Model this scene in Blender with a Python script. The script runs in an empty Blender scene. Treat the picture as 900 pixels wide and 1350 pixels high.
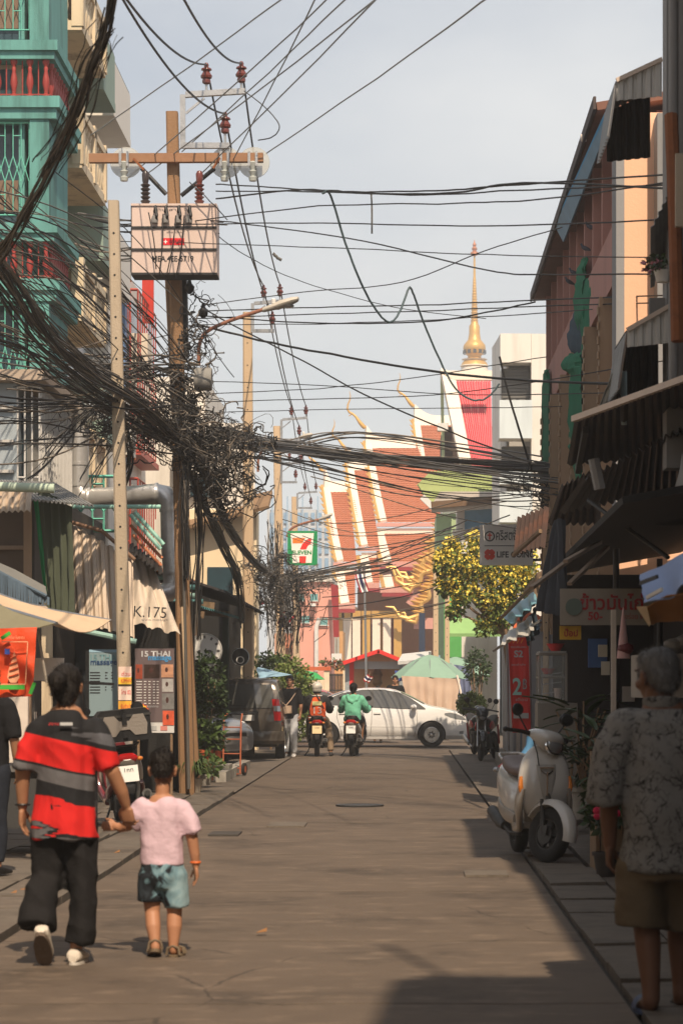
import bpy, math, random
import numpy as np
from mathutils import Vector, Matrix, noise as mnoise
R = math.radians
random.seed(7)
sc = bpy.context.scene
col = sc.collection
# ------------------------------------------------------------------ camera
FPX, PX, PY, EYE = 3187.0, 532.0, 905.0, 1.5      # focal length in photo pixels, vanishing point, eye height
cam = bpy.data.cameras.new('camera')
cam_o = bpy.data.objects.new('camera', cam)
col.objects.link(cam_o)
cam_o.location = (0, 0, EYE)
cam_o.rotation_euler = (R(90), 0, 0)
cam.sensor_fit = 'VERTICAL'
cam.sensor_height = 36.0
cam.lens = FPX / 1350 * 36
cam.shift_x = -(PX - 450) / 1350
cam.shift_y = (PY - 675) / 1350
cam.clip_start = 0.1
cam.clip_end = 3000
cam.dof.use_dof = True
cam.dof.focus_distance = 44
cam.dof.aperture_fstop = 5.6
sc.camera = cam_o
# ------------------------------------------------------------------ light
SUN = Vector((0.17, -0.82, 0.98)).normalized()      # towards the sun: behind the camera, a little to the right
world = bpy.data.worlds.new('World')
sc.world = world
world.use_nodes = True
wn = world.node_tree
bg = wn.nodes['Background']
sky = wn.nodes.new('ShaderNodeTexSky')
sky.sky_type = 'NISHITA'
sky.sun_disc = False
sky.sun_elevation = math.asin(SUN.z)
sky.sun_rotation = math.atan2(SUN.x, SUN.y)
sky.air_density = 1.0
sky.dust_density = 1.2
sky.ozone_density = 1.0
sky.altitude = 0
wtc = wn.nodes.new('ShaderNodeTexCoord')
wmap = wn.nodes.new('ShaderNodeMapping')
wmap.inputs['Scale'].default_value = (1, 1, 2.0)
wno = wn.nodes.new('ShaderNodeTexNoise')
wno.inputs['Scale'].default_value = 4.5
wno.inputs['Detail'].default_value = 5
wsep = wn.nodes.new('ShaderNodeSeparateXYZ')                 # hazy sky: whiter towards the horizon all round
wr = wn.nodes.new('ShaderNodeMapRange')
wr.inputs['From Min'].default_value = 0.0
wr.inputs['From Max'].default_value = 0.30
wr.inputs['To Min'].default_value = 0.98
wr.inputs['To Max'].default_value = 0.40
wcl = wn.nodes.new('ShaderNodeMath')
wcl.operation = 'MULTIPLY_ADD'
wcl.use_clamp = True
wcl.inputs[1].default_value = 1.1
wsub = wn.nodes.new('ShaderNodeMath')
wsub.operation = 'SUBTRACT'
wsub.inputs[1].default_value = 0.5
wmix = wn.nodes.new('ShaderNodeMix')
wmix.data_type = 'RGBA'
wmix.inputs[7].default_value = (9.9, 10.0, 9.9, 1)    # thin high cloud
wn.links.new(wtc.outputs['Generated'], wmap.inputs[0])
wn.links.new(wmap.outputs[0], wno.inputs['Vector'])
wn.links.new(wtc.outputs['Generated'], wsep.inputs[0])
wn.links.new(wsep.outputs['Z'], wr.inputs[0])
wn.links.new(wno.outputs[0], wsub.inputs[0])
wn.links.new(wsub.outputs[0], wcl.inputs[0])
wn.links.new(wr.outputs[0], wcl.inputs[2])
wn.links.new(wcl.outputs[0], wmix.inputs[0])
wn.links.new(sky.outputs[0], wmix.inputs[6])
wn.links.new(wmix.outputs[2], bg.inputs[0])
bg.inputs[1].default_value = 0.088
sl = bpy.data.lights.new('sun', 'SUN')
sl.energy = 5.0
sl.angle = R(0.55)
sl.color = (1.0, 0.82, 0.62)
sun_o = bpy.data.objects.new('sun', sl)
col.objects.link(sun_o)
sun_o.location = (0, 0, 60)
sun_o.rotation_euler = SUN.to_track_quat('Z', 'Y').to_euler()
sc.view_settings.view_transform = 'Standard'
sc.view_settings.look = 'None'
sc.view_settings.exposure = 0.24
sc.view_settings.gamma = 1.0
# ------------------------------------------------------------------ helpers
def at(px, py, Y):
    """the point of the scene that photo pixel (px, py) sees at depth Y"""
    return Vector(((px - PX) * Y / FPX, Y, EYE - (py - PY) * Y / FPX))

def xx(px, Y): return (px - PX) * Y / FPX
def zz(py, Y): return EYE - (py - PY) * Y / FPX

def lin(r, g, b):
    f = lambda c: (c / 255 / 12.92) if c <= 10 else ((c / 255 + 0.055) / 1.055) ** 2.4
    return (f(r), f(g), f(b))

class MB:
    def __init__(s): s.v = []; s.f = []
    def add(s, vs, fs, m=None):
        o = len(s.v)
        if m is not None: s.v += [tuple(m @ Vector(v)) for v in vs]
        else: s.v += [tuple(v) for v in vs]
        s.f += [tuple(i + o for i in f) for f in fs]
        return s
    def box(s, x0, y0, z0, x1, y1, z1, m=None):
        vs = [(x0,y0,z0),(x1,y0,z0),(x1,y1,z0),(x0,y1,z0),(x0,y0,z1),(x1,y0,z1),(x1,y1,z1),(x0,y1,z1)]
        return s.add(vs, [(0,3,2,1),(4,5,6,7),(0,1,5,4),(1,2,6,5),(2,3,7,6),(3,0,4,7)], m)
    def cb(s, c, d, rot=None):
        m = Matrix.Translation(Vector(c))
        if rot is not None: m = m @ (rot if isinstance(rot, Matrix) else Matrix.Rotation(rot, 4, 'Z'))
        return s.box(-d[0]/2, -d[1]/2, -d[2]/2, d[0]/2, d[1]/2, d[2]/2, m)
    def beam(s, p0, p1, w, h, up=(0,0,1)):
        p0 = Vector(p0); p1 = Vector(p1); d = p1 - p0; L = d.length; d.normalize()
        u = Vector(up)
        if abs(d.dot(u)) > .98: u = Vector((0,1,0))
        a = d.cross(u).normalized(); b = a.cross(d)
        vs = []
        for p in (p0, p1):
            for i, j in ((-1,-1),(1,-1),(1,1),(-1,1)): vs.append(p + a*(i*w/2) + b*(j*h/2))
        return s.add(vs, [(0,1,2,3),(7,6,5,4),(0,4,5,1),(1,5,6,2),(2,6,7,3),(3,7,4,0)])
    def rings(s, rings, caps=True, closed=True):
        o = len(s.v); n = len(rings[0])
        for r in rings: s.v += [tuple(p) for p in r]
        for i in range(len(rings) - 1):
            for j in range(n if closed else n - 1):
                k = (j + 1) % n
                s.f.append((o+i*n+j, o+i*n+k, o+(i+1)*n+k, o+(i+1)*n+j))
        if caps and closed:
            s.f.append(tuple(o + j for j in range(n))[::-1])
            s.f.append(tuple(o + (len(rings)-1)*n + j for j in range(n)))
        return s
    def tube(s, pts, r, n=6, caps=True):
        pts = [Vector(p) for p in pts]
        rs = r if isinstance(r, (list, tuple)) else [r] * len(pts)
        u = None; out = []
        for i, p in enumerate(pts):
            t = (pts[min(i+1, len(pts)-1)] - pts[max(i-1, 0)])
            if t.length < 1e-9: t = Vector((0,0,1))
            t.normalize()
            if u is None:
                u = t.cross(Vector((0,0,1)))
                if u.length < 1e-3: u = t.cross(Vector((0,1,0)))
            else: u = u - t * u.dot(t)
            if u.length < 1e-6: u = t.orthogonal()
            u.normalize(); w = t.cross(u)
            out.append([p + (u*math.cos(2*math.pi*k/n) + w*math.sin(2*math.pi*k/n)) * rs[i] for k in range(n)])
        return s.rings(out, caps)
    def lathe(s, prof, n=12, m=None):
        """prof: list of (radius, z)"""
        rr = [[Vector((r*math.cos(2*math.pi*k/n), r*math.sin(2*math.pi*k/n), z)) for k in range(n)] for r, z in prof]
        if m is not None: rr = [[m @ p for p in r] for r in rr]
        return s.rings(rr)
    def ball(s, c, r, nu=12, nv=8, m=None):
        c = Vector(c); r = (r,)*3 if not isinstance(r, (tuple, list)) else r
        rr = []
        for i in range(nv + 1):
            a = math.pi * min(max(i / nv, .012), .988) - math.pi/2
            ring = [Vector((r[0]*math.cos(a)*math.cos(2*math.pi*k/nu), r[1]*math.cos(a)*math.sin(2*math.pi*k/nu), r[2]*math.sin(a))) for k in range(nu)]
            rr.append([c + ((m @ p) if m is not None else p) for p in ring])
        return s.rings(rr)
    def prism(s, poly, d, m=None):
        """poly: 2-D outline (counter-clockwise), extruded from z=0 to z=d"""
        n = len(poly)
        vs = [(x, y, 0) for x, y in poly] + [(x, y, d) for x, y in poly]
        fs = [tuple(range(n))[::-1], tuple(range(n, 2*n))] + [(i, (i+1) % n, n+(i+1) % n, n+i) for i in range(n)]
        return s.add(vs, fs, m)
    def grid(s, P):
        o = len(s.v); n = len(P[0])
        for r in P: s.v += [tuple(p) for p in r]
        for i in range(len(P)-1):
            for j in range(n-1):
                s.f.append((o+i*n+j, o+i*n+j+1, o+(i+1)*n+j+1, o+(i+1)*n+j))
        return s
    def slab(s, P, t):
        """grid P given thickness t (offset along -normal), closed at the rim"""
        P = [[Vector(p) for p in r] for r in P]; a = len(P); b = len(P[0])
        Q = []
        for i in range(a):
            q = []
            for j in range(b):
                du = P[i][min(j+1,b-1)] - P[i][max(j-1,0)]; dv = P[min(i+1,a-1)][j] - P[max(i-1,0)][j]
                n = du.cross(dv)
                if n.length < 1e-9: n = Vector((0,0,1))
                q.append(P[i][j] - n.normalized() * t)
            Q.append(q)
        s.grid(P); s.grid([r[::-1] for r in Q])
        rim = lambda A, B: s.grid([A, B])
        rim([r[0] for r in Q], [r[0] for r in P]); rim([r[-1] for r in P], [r[-1] for r in Q])
        rim(P[0], Q[0]); rim(Q[-1], P[-1])
        return s
    def corr(s, p00, p10, p01, p11, waves=10, amp=.015, t=.006, nv=2, sag=0, trap=False):
        """corrugated sheet: waves run from p00 to p10, ridges run from p00 to p01"""
        p00, p10, p01, p11 = map(Vector, (p00, p10, p01, p11))
        n = (p10-p00).cross(p01-p00).normalized()
        P = []
        nu = waves * 6
        for j in range(nv + 1):
            v = j / nv; r = []
            for i in range(nu + 1):
                u = i / nu
                p = (p00*(1-u) + p10*u)*(1-v) + (p01*(1-u) + p11*u)*v
                w = math.cos(u*waves*2*math.pi)
                if trap: w = max(-1, min(1, w*2.5))
                r.append(p + n*(amp*w) - Vector((0,0,sag*math.sin(math.pi*v))))
            P.append(r)
        return s.slab(P, t)
    def build(s, name, mat, parent=None, world=False, kind=None, label=None, flat=False, sharp=38):
        me = bpy.data.meshes.new(name)
        v = s.v
        if world and parent is not None:
            o = origin(parent); v = [(a-o.x, b-o.y, c-o.z) for a, b, c in v]
        me.from_pydata(v, [], s.f)
        me.validate()
        return link(name, me, mat, parent, kind, label, flat, sharp)

def origin(o):
    p = Vector((0,0,0))
    while o is not None: p += o.location; o = o.parent
    return p

def link(name, me, mat, parent=None, kind=None, label=None, flat=False, sharp=38):
    if mat is not None and not me.materials: me.materials.append(mat)
    if not flat and len(me.polygons):
        me.shade_smooth(); me.set_sharp_from_angle(angle=R(sharp))
    o = bpy.data.objects.new(name, me)
    col.objects.link(o)
    if parent is not None: o.parent = parent
    if kind: o['kind'] = kind
    if label: o['label'] = label
    return o

def tag(o, label, cat, group=None):
    o['label'] = label; o['category'] = cat
    if group: o['group'] = group
    return o

def thing(name, label, cat, loc=(0,0,0), rz=0, group=None):
    o = bpy.data.objects.new(name, None)
    o.empty_display_size = .2
    col.objects.link(o)
    o.location = loc; o.rotation_euler = (0, 0, rz)
    return tag(o, label, cat, group)

def dup(root, loc=None, rz=None, label=None, group=None, scale=None):
    def cp(o, parent):
        c = o.copy(); col.objects.link(c)
        if parent is not None: c.parent = parent
        for ch in list(o.children): cp(ch, c)
        return c
    r = cp(root, None)
    if loc is not None: r.location = loc
    if rz is not None: r.rotation_euler = (r.rotation_euler[0], r.rotation_euler[1], rz)
    if label: r['label'] = label
    if group: r['group'] = group
    if scale: r.scale = (scale,)*3
    return r

def piece(src, parent, loc=None, rot=None, scale=None):
    c = src.copy(); col.objects.link(c); c.parent = parent
    if loc is not None: c.location = loc
    if rot is not None: c.rotation_euler = rot
    if scale is not None: c.scale = scale
    return c
# ------------------------------------------------------------------ materials
_mats = {}
def nodes_of(m):
    m.use_nodes = True
    nt = m.node_tree
    return nt, nt.nodes['Principled BSDF']

def M(name, rgb, rough=.75, metal=0., var=.14, sc_=5., bump=.15, bsc=45., stain=.0, stain_rgb=None, stain_sc=1.3,
      streak=False, spec=.4, alpha=1., coat=0., trans=0., sub=0.):
    """procedural paint/concrete/cloth: two scales of colour variation, shaped stains and fine relief"""
    if name in _mats: return _mats[name]
    m = bpy.data.materials.new(name)
    nt, b = nodes_of(m)
    N = nt.nodes.new; L = nt.links.new
    tc = N('ShaderNodeTexCoord'); mp = N('ShaderNodeMapping')
    L(tc.outputs['Object'], mp.inputs[0])
    if streak: mp.inputs['Scale'].default_value = (1, 1, .12)
    n1 = N('ShaderNodeTexNoise'); n1.inputs['Scale'].default_value = sc_; n1.inputs['Detail'].default_value = 6
    L(mp.outputs[0], n1.inputs['Vector'])
    mx = N('ShaderNodeMix'); mx.data_type = 'RGBA'
    mx.inputs[6].default_value = (*[min(1, c*(1-var)) for c in rgb], 1)
    mx.inputs[7].default_value = (*[min(1, c*(1+var)) for c in rgb], 1)
    L(n1.outputs[0], mx.inputs[0])
    out = mx.outputs[2]
    if stain > 0:
        n2 = N('ShaderNodeTexNoise'); n2.inputs['Scale'].default_value = stain_sc; n2.inputs['Detail'].default_value = 8
        n2.inputs['Roughness'].default_value = .68
        L(mp.outputs[0], n2.inputs['Vector'])
        r = N('ShaderNodeMapRange'); r.inputs['From Min'].default_value = .5; r.inputs['From Max'].default_value = .68
        r.inputs['To Max'].default_value = stain
        L(n2.outputs[0], r.inputs[0])
        m2 = N('ShaderNodeMix'); m2.data_type = 'RGBA'
        m2.inputs[7].default_value = (*(stain_rgb or [c*.35 for c in rgb]), 1)
        L(r.outputs[0], m2.inputs[0]); L(out, m2.inputs[6]); out = m2.outputs[2]
    L(out, b.inputs['Base Color'])
    b.inputs['Roughness'].default_value = rough
    b.inputs['Metallic'].default_value = metal
    b.inputs['Specular IOR Level'].default_value = spec
    b.inputs['Coat Weight'].default_value = coat
    b.inputs['Transmission Weight'].default_value = trans
    b.inputs['Alpha'].default_value = alpha
    if bump > 0:
        n3 = N('ShaderNodeTexNoise'); n3.inputs['Scale'].default_value = bsc; n3.inputs['Detail'].default_value = 5
        L(tc.outputs['Object'], n3.inputs['Vector'])
        bp = N('ShaderNodeBump'); bp.inputs['Strength'].default_value = bump; bp.inputs['Distance'].default_value = .02
        L(n3.outputs[0], bp.inputs['Height']); L(bp.outputs[0], b.inputs['Normal'])
    _mats[name] = m
    return m

def text(body, mat, parent, p, width=None, size=.1, height=None, rz=0., rx=90., name='lettering', align='CENTER', shear=0., ext=.003, bold=0., world=True, roll=0.):
    """flat print built as thin mesh letters standing upright, facing -Y unless turned"""
    c = bpy.data.curves.new(name, 'FONT')
    c.body = body; c.size = 1; c.align_x = align; c.align_y = 'CENTER'; c.extrude = 0; c.shear = shear; c.offset = bold; c.resolution_u = 3
    o = bpy.data.objects.new(name, c)
    col.objects.link(o)
    dg = bpy.context.evaluated_depsgraph_get()
    me = bpy.data.meshes.new_from_object(o.evaluated_get(dg))
    bpy.data.objects.remove(o); bpy.data.curves.remove(c)
    me.name = name
    co = np.zeros(len(me.vertices)*3); me.vertices.foreach_get('co', co); co = co.reshape(-1, 3)
    w = max(1e-6, np.ptp(co[:,0])); h = max(1e-6, np.ptp(co[:,1]))
    sx = width / w if width else size; sy = (height / h) if height else (sx if not width else (size if size != .1 else sx))
    co[:,1] -= (co[:,1].max() + co[:,1].min())/2
    co[:,0] *= sx; co[:,1] *= sy
    Mx = Matrix.Rotation(rz, 4, 'Z') @ Matrix.Rotation(R(rx), 4, 'X') @ Matrix.Rotation(roll, 4, 'Z')
    co = co @ np.array(Mx.to_3x3()).T
    p = Vector(p) - (origin(parent) if world and parent is not None else Vector((0,0,0)))
    co += np.array(p)
    me.vertices.foreach_set('co', co.astype(np.float32).ravel())
    me.materials.clear()
    return link(name, me, mat, parent, flat=True)

def fuse(mb, voxel, smooth=6, wrinkle=0., wsc=(6,6,6), cut=None, seed=0.):
    """melt overlapping closed shapes into ONE continuous surface; returns a mesh"""
    me = bpy.data.meshes.new('tmp'); me.from_pydata(mb.v, [], mb.f); me.update()
    o = bpy.data.objects.new('tmp', me); col.objects.link(o)
    m = o.modifiers.new('r', 'REMESH'); m.mode = 'VOXEL'; m.voxel_size = voxel
    if smooth:
        k = o.modifiers.new('s', 'SMOOTH'); k.factor = .5; k.iterations = smooth
    dg = bpy.context.evaluated_depsgraph_get()
    out = bpy.data.meshes.new_from_object(o.evaluated_get(dg))
    bpy.data.objects.remove(o); bpy.data.meshes.remove(me)
    if wrinkle:
        n = len(out.vertices)
        co = np.zeros(n*3); out.vertices.foreach_get('co', co); co = co.reshape(-1,3)
        no = np.zeros(n*3); out.vertices.foreach_get('normal', no); no = no.reshape(-1,3)
        # folds hang and pull slantwise: noise stretched along a tilted axis, different on each side
        d = []
        for c in co:
            a = c[0] + .35*c[1]; q = c[2] - .55*abs(c[0]) 
            w = mnoise.noise(Vector((a*wsc[0]*1.6+seed, c[1]*wsc[1]*.6, q*wsc[2]*.7)))
            w2 = mnoise.noise(Vector((a*wsc[0]*.7-seed, c[1]*wsc[1], (c[2]+.5*a)*wsc[2]*2.6)))
            d.append(.75*w + .5*(.28-abs(w2)))
        d = np.array(d)
        co += no * (d*wrinkle)[:,None]
        out.vertices.foreach_set('co', co.astype(np.float32).ravel())
        out.update()
    return out

def chain(mb, pts, n=16, flat=''):
    """closed limb along pts (x,y,z,rx,ry); rx across (x-like), ry the other way; rounded ends"""
    P = [Vector(p[:3]) for p in pts]
    def frame(i):
        t = (P[min(i+1,len(P)-1)] - P[max(i-1,0)]).normalized()
        u = Vector((1,0,0)); u = u - t*u.dot(t)
        if u.length < .35: u = Vector((0,1,0)); u = u - t*u.dot(t)
        u.normalize(); return t, u, t.cross(u)
    rr = []
    def ring(c, u, w, a, b): rr.append([c + u*(a*math.cos(2*math.pi*k/n)) + w*(b*math.sin(2*math.pi*k/n)) for k in range(n)])
    for i, p in enumerate(pts):
        t, u, w = frame(i); a = p[3]; b = p[4] if len(p) > 4 else p[3]
        if i == 0 and 's' not in flat:
            m = min(a, b)
            ring(P[0]-t*m*.9, u, w, a*.35, b*.35); ring(P[0]-t*m*.55, u, w, a*.8, b*.8)
        ring(P[i], u, w, a, b)
        if i == len(pts)-1 and 'e' not in flat:
            m = min(a, b)
            ring(P[i]+t*m*.55, u, w, a*.8, b*.8); ring(P[i]+t*m*.9, u, w, a*.35, b*.35)
    mb.rings(rr)
    return mb
# common materials
BLACK = M('black plastic', (.012,.012,.013), rough=.45, var=.3, bump=.05)
RUBBER = M('rubber', (.016,.015,.015), rough=.85, var=.3, bump=.3)
STEEL = M('galvanised steel', (.42,.42,.42), rough=.42, metal=.9, var=.2, stain=.4, stain_sc=4)
CHROME = M('chrome', (.75,.75,.76), rough=.12, metal=1., var=.05, bump=0)
DARKSTEEL = M('dark steel', (.06,.058,.055), rough=.55, metal=.5, var=.3)
ALLOY = M('alloy', (.55,.55,.54), rough=.3, metal=.9, var=.1, bump=0)
WHITE = M('white paint', (.74,.72,.68), rough=.6, var=.07, stain=.25, stain_sc=2)
RED = M('red paint', (.55,.028,.02), rough=.5, var=.12)
RUST = M('rust', (.25,.085,.03), rough=.85, var=.4, stain=.6, stain_sc=5)
CONC = M('concrete', (.36,.33,.285), rough=.9, var=.16, stain=.5, stain_sc=2.2, bump=.4)
WOOD = M('weathered wood', (.24,.155,.09), rough=.85, var=.3, streak=True, sc_=14, bump=.4, stain=.5)
GLASS = M('dark window glass', (.03,.035,.04), rough=.08, var=.15, bump=.01, bsc=3, spec=.6)
CABLE = M('black cable', (.014,.013,.013), rough=.6, var=.3, bump=0)
# ================================================================== ground, road, pavements
def road_mat(name, rgb, lines=True):
    m = M(name, rgb, rough=.8, var=.2, sc_=1.6, bump=.0, stain=.85, stain_rgb=[c*.42 for c in rgb], stain_sc=.8)
    nt = m.node_tree; N = nt.nodes.new; L = nt.links.new; b = nt.nodes['Principled BSDF']
    tc = N('ShaderNodeTexCoord'); mp = N('ShaderNodeMapping'); mp.inputs['Scale'].default_value = (1.3, 2.4, 1)
    n1 = N('ShaderNodeTexNoise'); n1.inputs['Scale'].default_value = 2.2; n1.inputs['Detail'].default_value = 9; n1.inputs['Roughness'].default_value = .72
    L(tc.outputs['Object'], mp.inputs[0]); L(mp.outputs[0], n1.inputs['Vector'])
    n2 = N('ShaderNodeTexNoise'); n2.inputs['Scale'].default_value = 60; n2.inputs['Detail'].default_value = 4
    L(tc.outputs['Object'], n2.inputs['Vector'])
    a = N('ShaderNodeMath'); a.operation = 'ADD'
    k = N('ShaderNodeMath'); k.operation = 'MULTIPLY'; k.inputs[1].default_value = .3
    L(n2.outputs[0], k.inputs[0]); L(n1.outputs[0], a.inputs[0]); L(k.outputs[0], a.inputs[1])
    bp = N('ShaderNodeBump'); bp.inputs['Strength'].default_value = .62; bp.inputs['Distance'].default_value = .022
    L(a.outputs[0], bp.inputs['Height']); L(bp.outputs[0], b.inputs['Normal'])
    # worn pale scratches across the brushed slab
    old = b.inputs['Base Color'].links[0].from_socket
    r = N('ShaderNodeMapRange'); r.inputs['From Min'].default_value = .52; r.inputs['From Max'].default_value = .72; r.inputs['To Max'].default_value = .75
    L(n1.outputs[0], r.inputs[0])
    mx = N('ShaderNodeMix'); mx.data_type = 'RGBA'; mx.inputs[7].default_value = (*[min(1,c*2.0) for c in rgb], 1)
    L(r.outputs[0], mx.inputs[0]); L(old, mx.inputs[6]); L(mx.outputs[2], b.inputs['Base Color'])
    # hairline cracks, broken up by noise
    vo = N('ShaderNodeTexVoronoi'); vo.feature = 'DISTANCE_TO_EDGE'; vo.inputs['Scale'].default_value = .42
    wv = N('ShaderNodeMix'); wv.data_type = 'RGBA'; wv.inputs[0].default_value = .16
    wq = N('ShaderNodeTexNoise'); wq.inputs['Scale'].default_value = 1.6; wq.inputs['Detail'].default_value = 6
    L(tc.outputs['Object'], wq.inputs['Vector']); L(tc.outputs['Object'], wv.inputs[6]); L(wq.outputs['Color'], wv.inputs[7]); L(wv.outputs[2], vo.inputs['Vector'])
    cr = N('ShaderNodeMapRange'); cr.inputs['From Min'].default_value = .0035; cr.inputs['From Max'].default_value = .0015; cr.inputs['To Max'].default_value = .6
    L(vo.outputs[0], cr.inputs[0])
    ms_ = N('ShaderNodeMapRange'); ms_.inputs['From Min'].default_value = .45; ms_.inputs['From Max'].default_value = .55; L(wq.outputs[0], ms_.inputs[0])
    cm_ = N('ShaderNodeMath'); cm_.operation = 'MULTIPLY'; L(cr.outputs[0], cm_.inputs[0]); L(ms_.outputs[0], cm_.inputs[1])
    ck = N('ShaderNodeMix'); ck.data_type = 'RGBA'; ck.inputs[7].default_value = (*[c*.22 for c in rgb], 1)
    L(cm_.outputs[0], ck.inputs[0]); L(mx.outputs[2], ck.inputs[6])
    # oil and tyre-polished patches
    ol = N('ShaderNodeTexNoise'); ol.inputs['Scale'].default_value = .9; ol.inputs['Detail'].default_value = 3; L(tc.outputs['Object'], ol.inputs['Vector'])
    orr = N('ShaderNodeMapRange'); orr.inputs['From Min'].default_value = .6; orr.inputs['From Max'].default_value = .72; orr.inputs['To Max'].default_value = .5; L(ol.outputs[0], orr.inputs[0])
    om = N('ShaderNodeMix'); om.data_type = 'RGBA'; om.inputs[7].default_value = (*[c*.38 for c in rgb], 1)
    L(orr.outputs[0], om.inputs[0]); L(ck.outputs[2], om.inputs[6]); L(om.outputs[2], b.inputs['Base Color'])
    return m
ROADM = road_mat('worn concrete road', (.124,.092,.066))
PAVEM = road_mat('patched concrete pavement', (.135,.108,.084))
SLABM = M('drain slab concrete', (.14,.115,.09), rough=.85, var=.25, stain=.6, stain_sc=3, bump=.5, bsc=30)
SOILM = M('dusty ground', (.17,.14,.11), rough=.95, var=.25, stain=.5)
MB().grid([[(-120,-70,-.06),(120,-70,-.06)],[(-120,300,-.06),(120,300,-.06)]]).build('ground', SOILM, kind='structure')
RX0, RX1 = -2.36, 1.06
def strip(name, x0, x1, y0, y1, z, mat, nx=4, ny=40, amp=.006):
    P = []
    for i in range(ny+1):
        y = y0 + (y1-y0)*i/ny
        P.append([(x0+(x1-x0)*j/nx, y, z + amp*mnoise.noise(Vector((j*.9+x0, y*.35, 0)))) for j in range(nx+1)])
    return MB().grid(P).build(name, mat, kind='structure')
# road cast in bays with recessed joints
road = bpy.data.objects.new('road', None); col.objects.link(road); road['kind'] = 'structure'
ys = [-8, 2, 8.3, 11.4, 14.2, 17.6, 21.5, 26.5, 33, 41, 49, 56.6]
for a, b in zip(ys[:-1], ys[1:]):
    P = []
    for i in range(9):
        y = a + .012 + (b-a-.024)*i/8
        P.append([(RX0+.012+(RX1-RX0-.024)*j/6, y, .004 + .007*mnoise.noise(Vector((j*.8, y*.5, 3)))) for j in range(7)])
    MB().slab(P, .12).build('road_slab', ROADM, road)
strip('road_bed', RX0-.05, RX1+.05, -8, 57, -.045, M('joint dirt', (.05,.042,.034), rough=.95))
strip('cross_street', -40, 40, 56.62, 66, .0, ROADM, nx=40, ny=6)
strip('temple_lane', -6, 6, 66.02, 130, -.004, PAVEM, nx=6, ny=10)
# right side: drain covers along the gutter, then patched footway
pr = bpy.data.objects.new('pavement', None); col.objects.link(pr); pr['kind'] = 'structure'
y = 6.0; k = 0
while y < 30:
    L_ = random.uniform(.7, 1.15)
    dz = random.uniform(.012, .045); tl = random.uniform(-.012, .012)
    x0, x1 = 1.085, 1.5 + random.uniform(-.02, .02)
    P = [[(x0, y+.02, dz), (x1, y+.03, dz+tl)], [(x0, y+L_-.02, dz+random.uniform(-.01,.01)), (x1, y+L_-.02, dz+tl)]]
    MB().slab(P, .09).build('drain_slab', SLABM, pr)
    y += L_
y = 5.0
while y < 31:
    L_ = random.uniform(1.4, 2.6)
    P = [[(1.53 + (3.2-1.53)*j/5, y + .02 + (L_-.04)*i/4, .03 + .02*j/5 + .012*mnoise.noise(Vector((j*.7, (y+i*.4)*.8, 7)))) for j in range(6)] for i in range(5)]
    MB().slab(P, .1).build('footway_panel', PAVEM, pr)
    y += L_
strip('gutter_bed', 1.06, 1.56, 4, 58, -.03, M('joint dirt', (.05,.042,.034), rough=.95), nx=2)
strip('far_footway', 1.07, 3.4, 30, 57, .02, PAVEM, nx=4)
# left side: footway of cast patches, flush with the road
pl = bpy.data.objects.new('pavement', None); col.objects.link(pl); pl['kind'] = 'structure'
y = 6.0
while y < 34:
    L_ = random.uniform(.55, 1.2)
    for x0, x1 in ((-2.39, -2.9), (-2.92, -3.55), (-3.57, -4.6)):
        dz = .012 + random.uniform(0, .022)
        P = [[(x1+.01, y+.012, dz), (x0-.01, y+.012, dz-.003)], [(x1+.01, y+L_-.012, dz+random.uniform(-.008,.008)), (x0-.01, y+L_-.012, dz)]]
        MB().slab(P, .08).build('paving_slab', random.choice([SLABM, SLABM, PAVEM]), pl)
    y += L_
strip('footway_bed', -5.5, -2.35, 4, 57, -.04, M('joint dirt', (.05,.042,.034), rough=.95), nx=2)
strip('far_footway', -5.6, -2.37, 34, 56.6, .012, PAVEM, nx=4)
# low kerb of the planting strip by the poles
kb = MB()
for i in range(6):
    MB().box(-2.92, 37.6+i*1.0, 0, -2.76, 38.56+i*1.0, .17).build('kerb_stone', CONC, pl)
# manhole lids and repair patches
mh = MB().cb((-1.80, 24.4, .014), (.3, .6, .02)); mh.build('patch', M('tar patch', (.06,.052,.045), rough=.9), road)
MB().cb((-1.25, 26.0, .014), (.4, .8, .018)).build('patch', SLABM, road)
MB().cb((.65, 19.2, .014), (.34, .5, .018)).build('patch', SLABM, road)
lid = MB().lathe([(.0,.0),(.3,.0),(.3,.018),(.26,.02),(.25,.014),(0,.014)], 20, Matrix.Translation((-.55, 30.2, .008)))
lid.build('manhole_lid', DARKSTEEL, road)
# litter on the road
for px, py, s_, lb in ((338,1235,.06,'reddish dry leaf lying alone on the roadway right of the boy'),(25,1178,.09,'largest dry leaf on the paving at the left edge'),(12,1183,.05,'small dry leaf at the very left edge of the paving'),(150,1128,.05,'dry leaf on the paving between woman and scooter'),(660,1050,.05,'dry leaf by the right gutter beyond the cream scooter')):
    Y_ = EYE*FPX/(py-PY); p = at(px,py,Y_)
    o = MB().slab([[(p.x, Y_, .025),(p.x+s_, Y_+.03, .03)],[(p.x+.01, Y_+s_, .028),(p.x+s_, Y_+s_, .05)]], .002).build('leaf', M('dry leaf', (.3,.14,.05)))
    tag(o, lb, 'leaf', 'dry leaves on the road')
# ================================================================== vehicles
def xf(mb, m):
    mb.v = [tuple(m @ Vector(v)) for v in mb.v]; return mb

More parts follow.
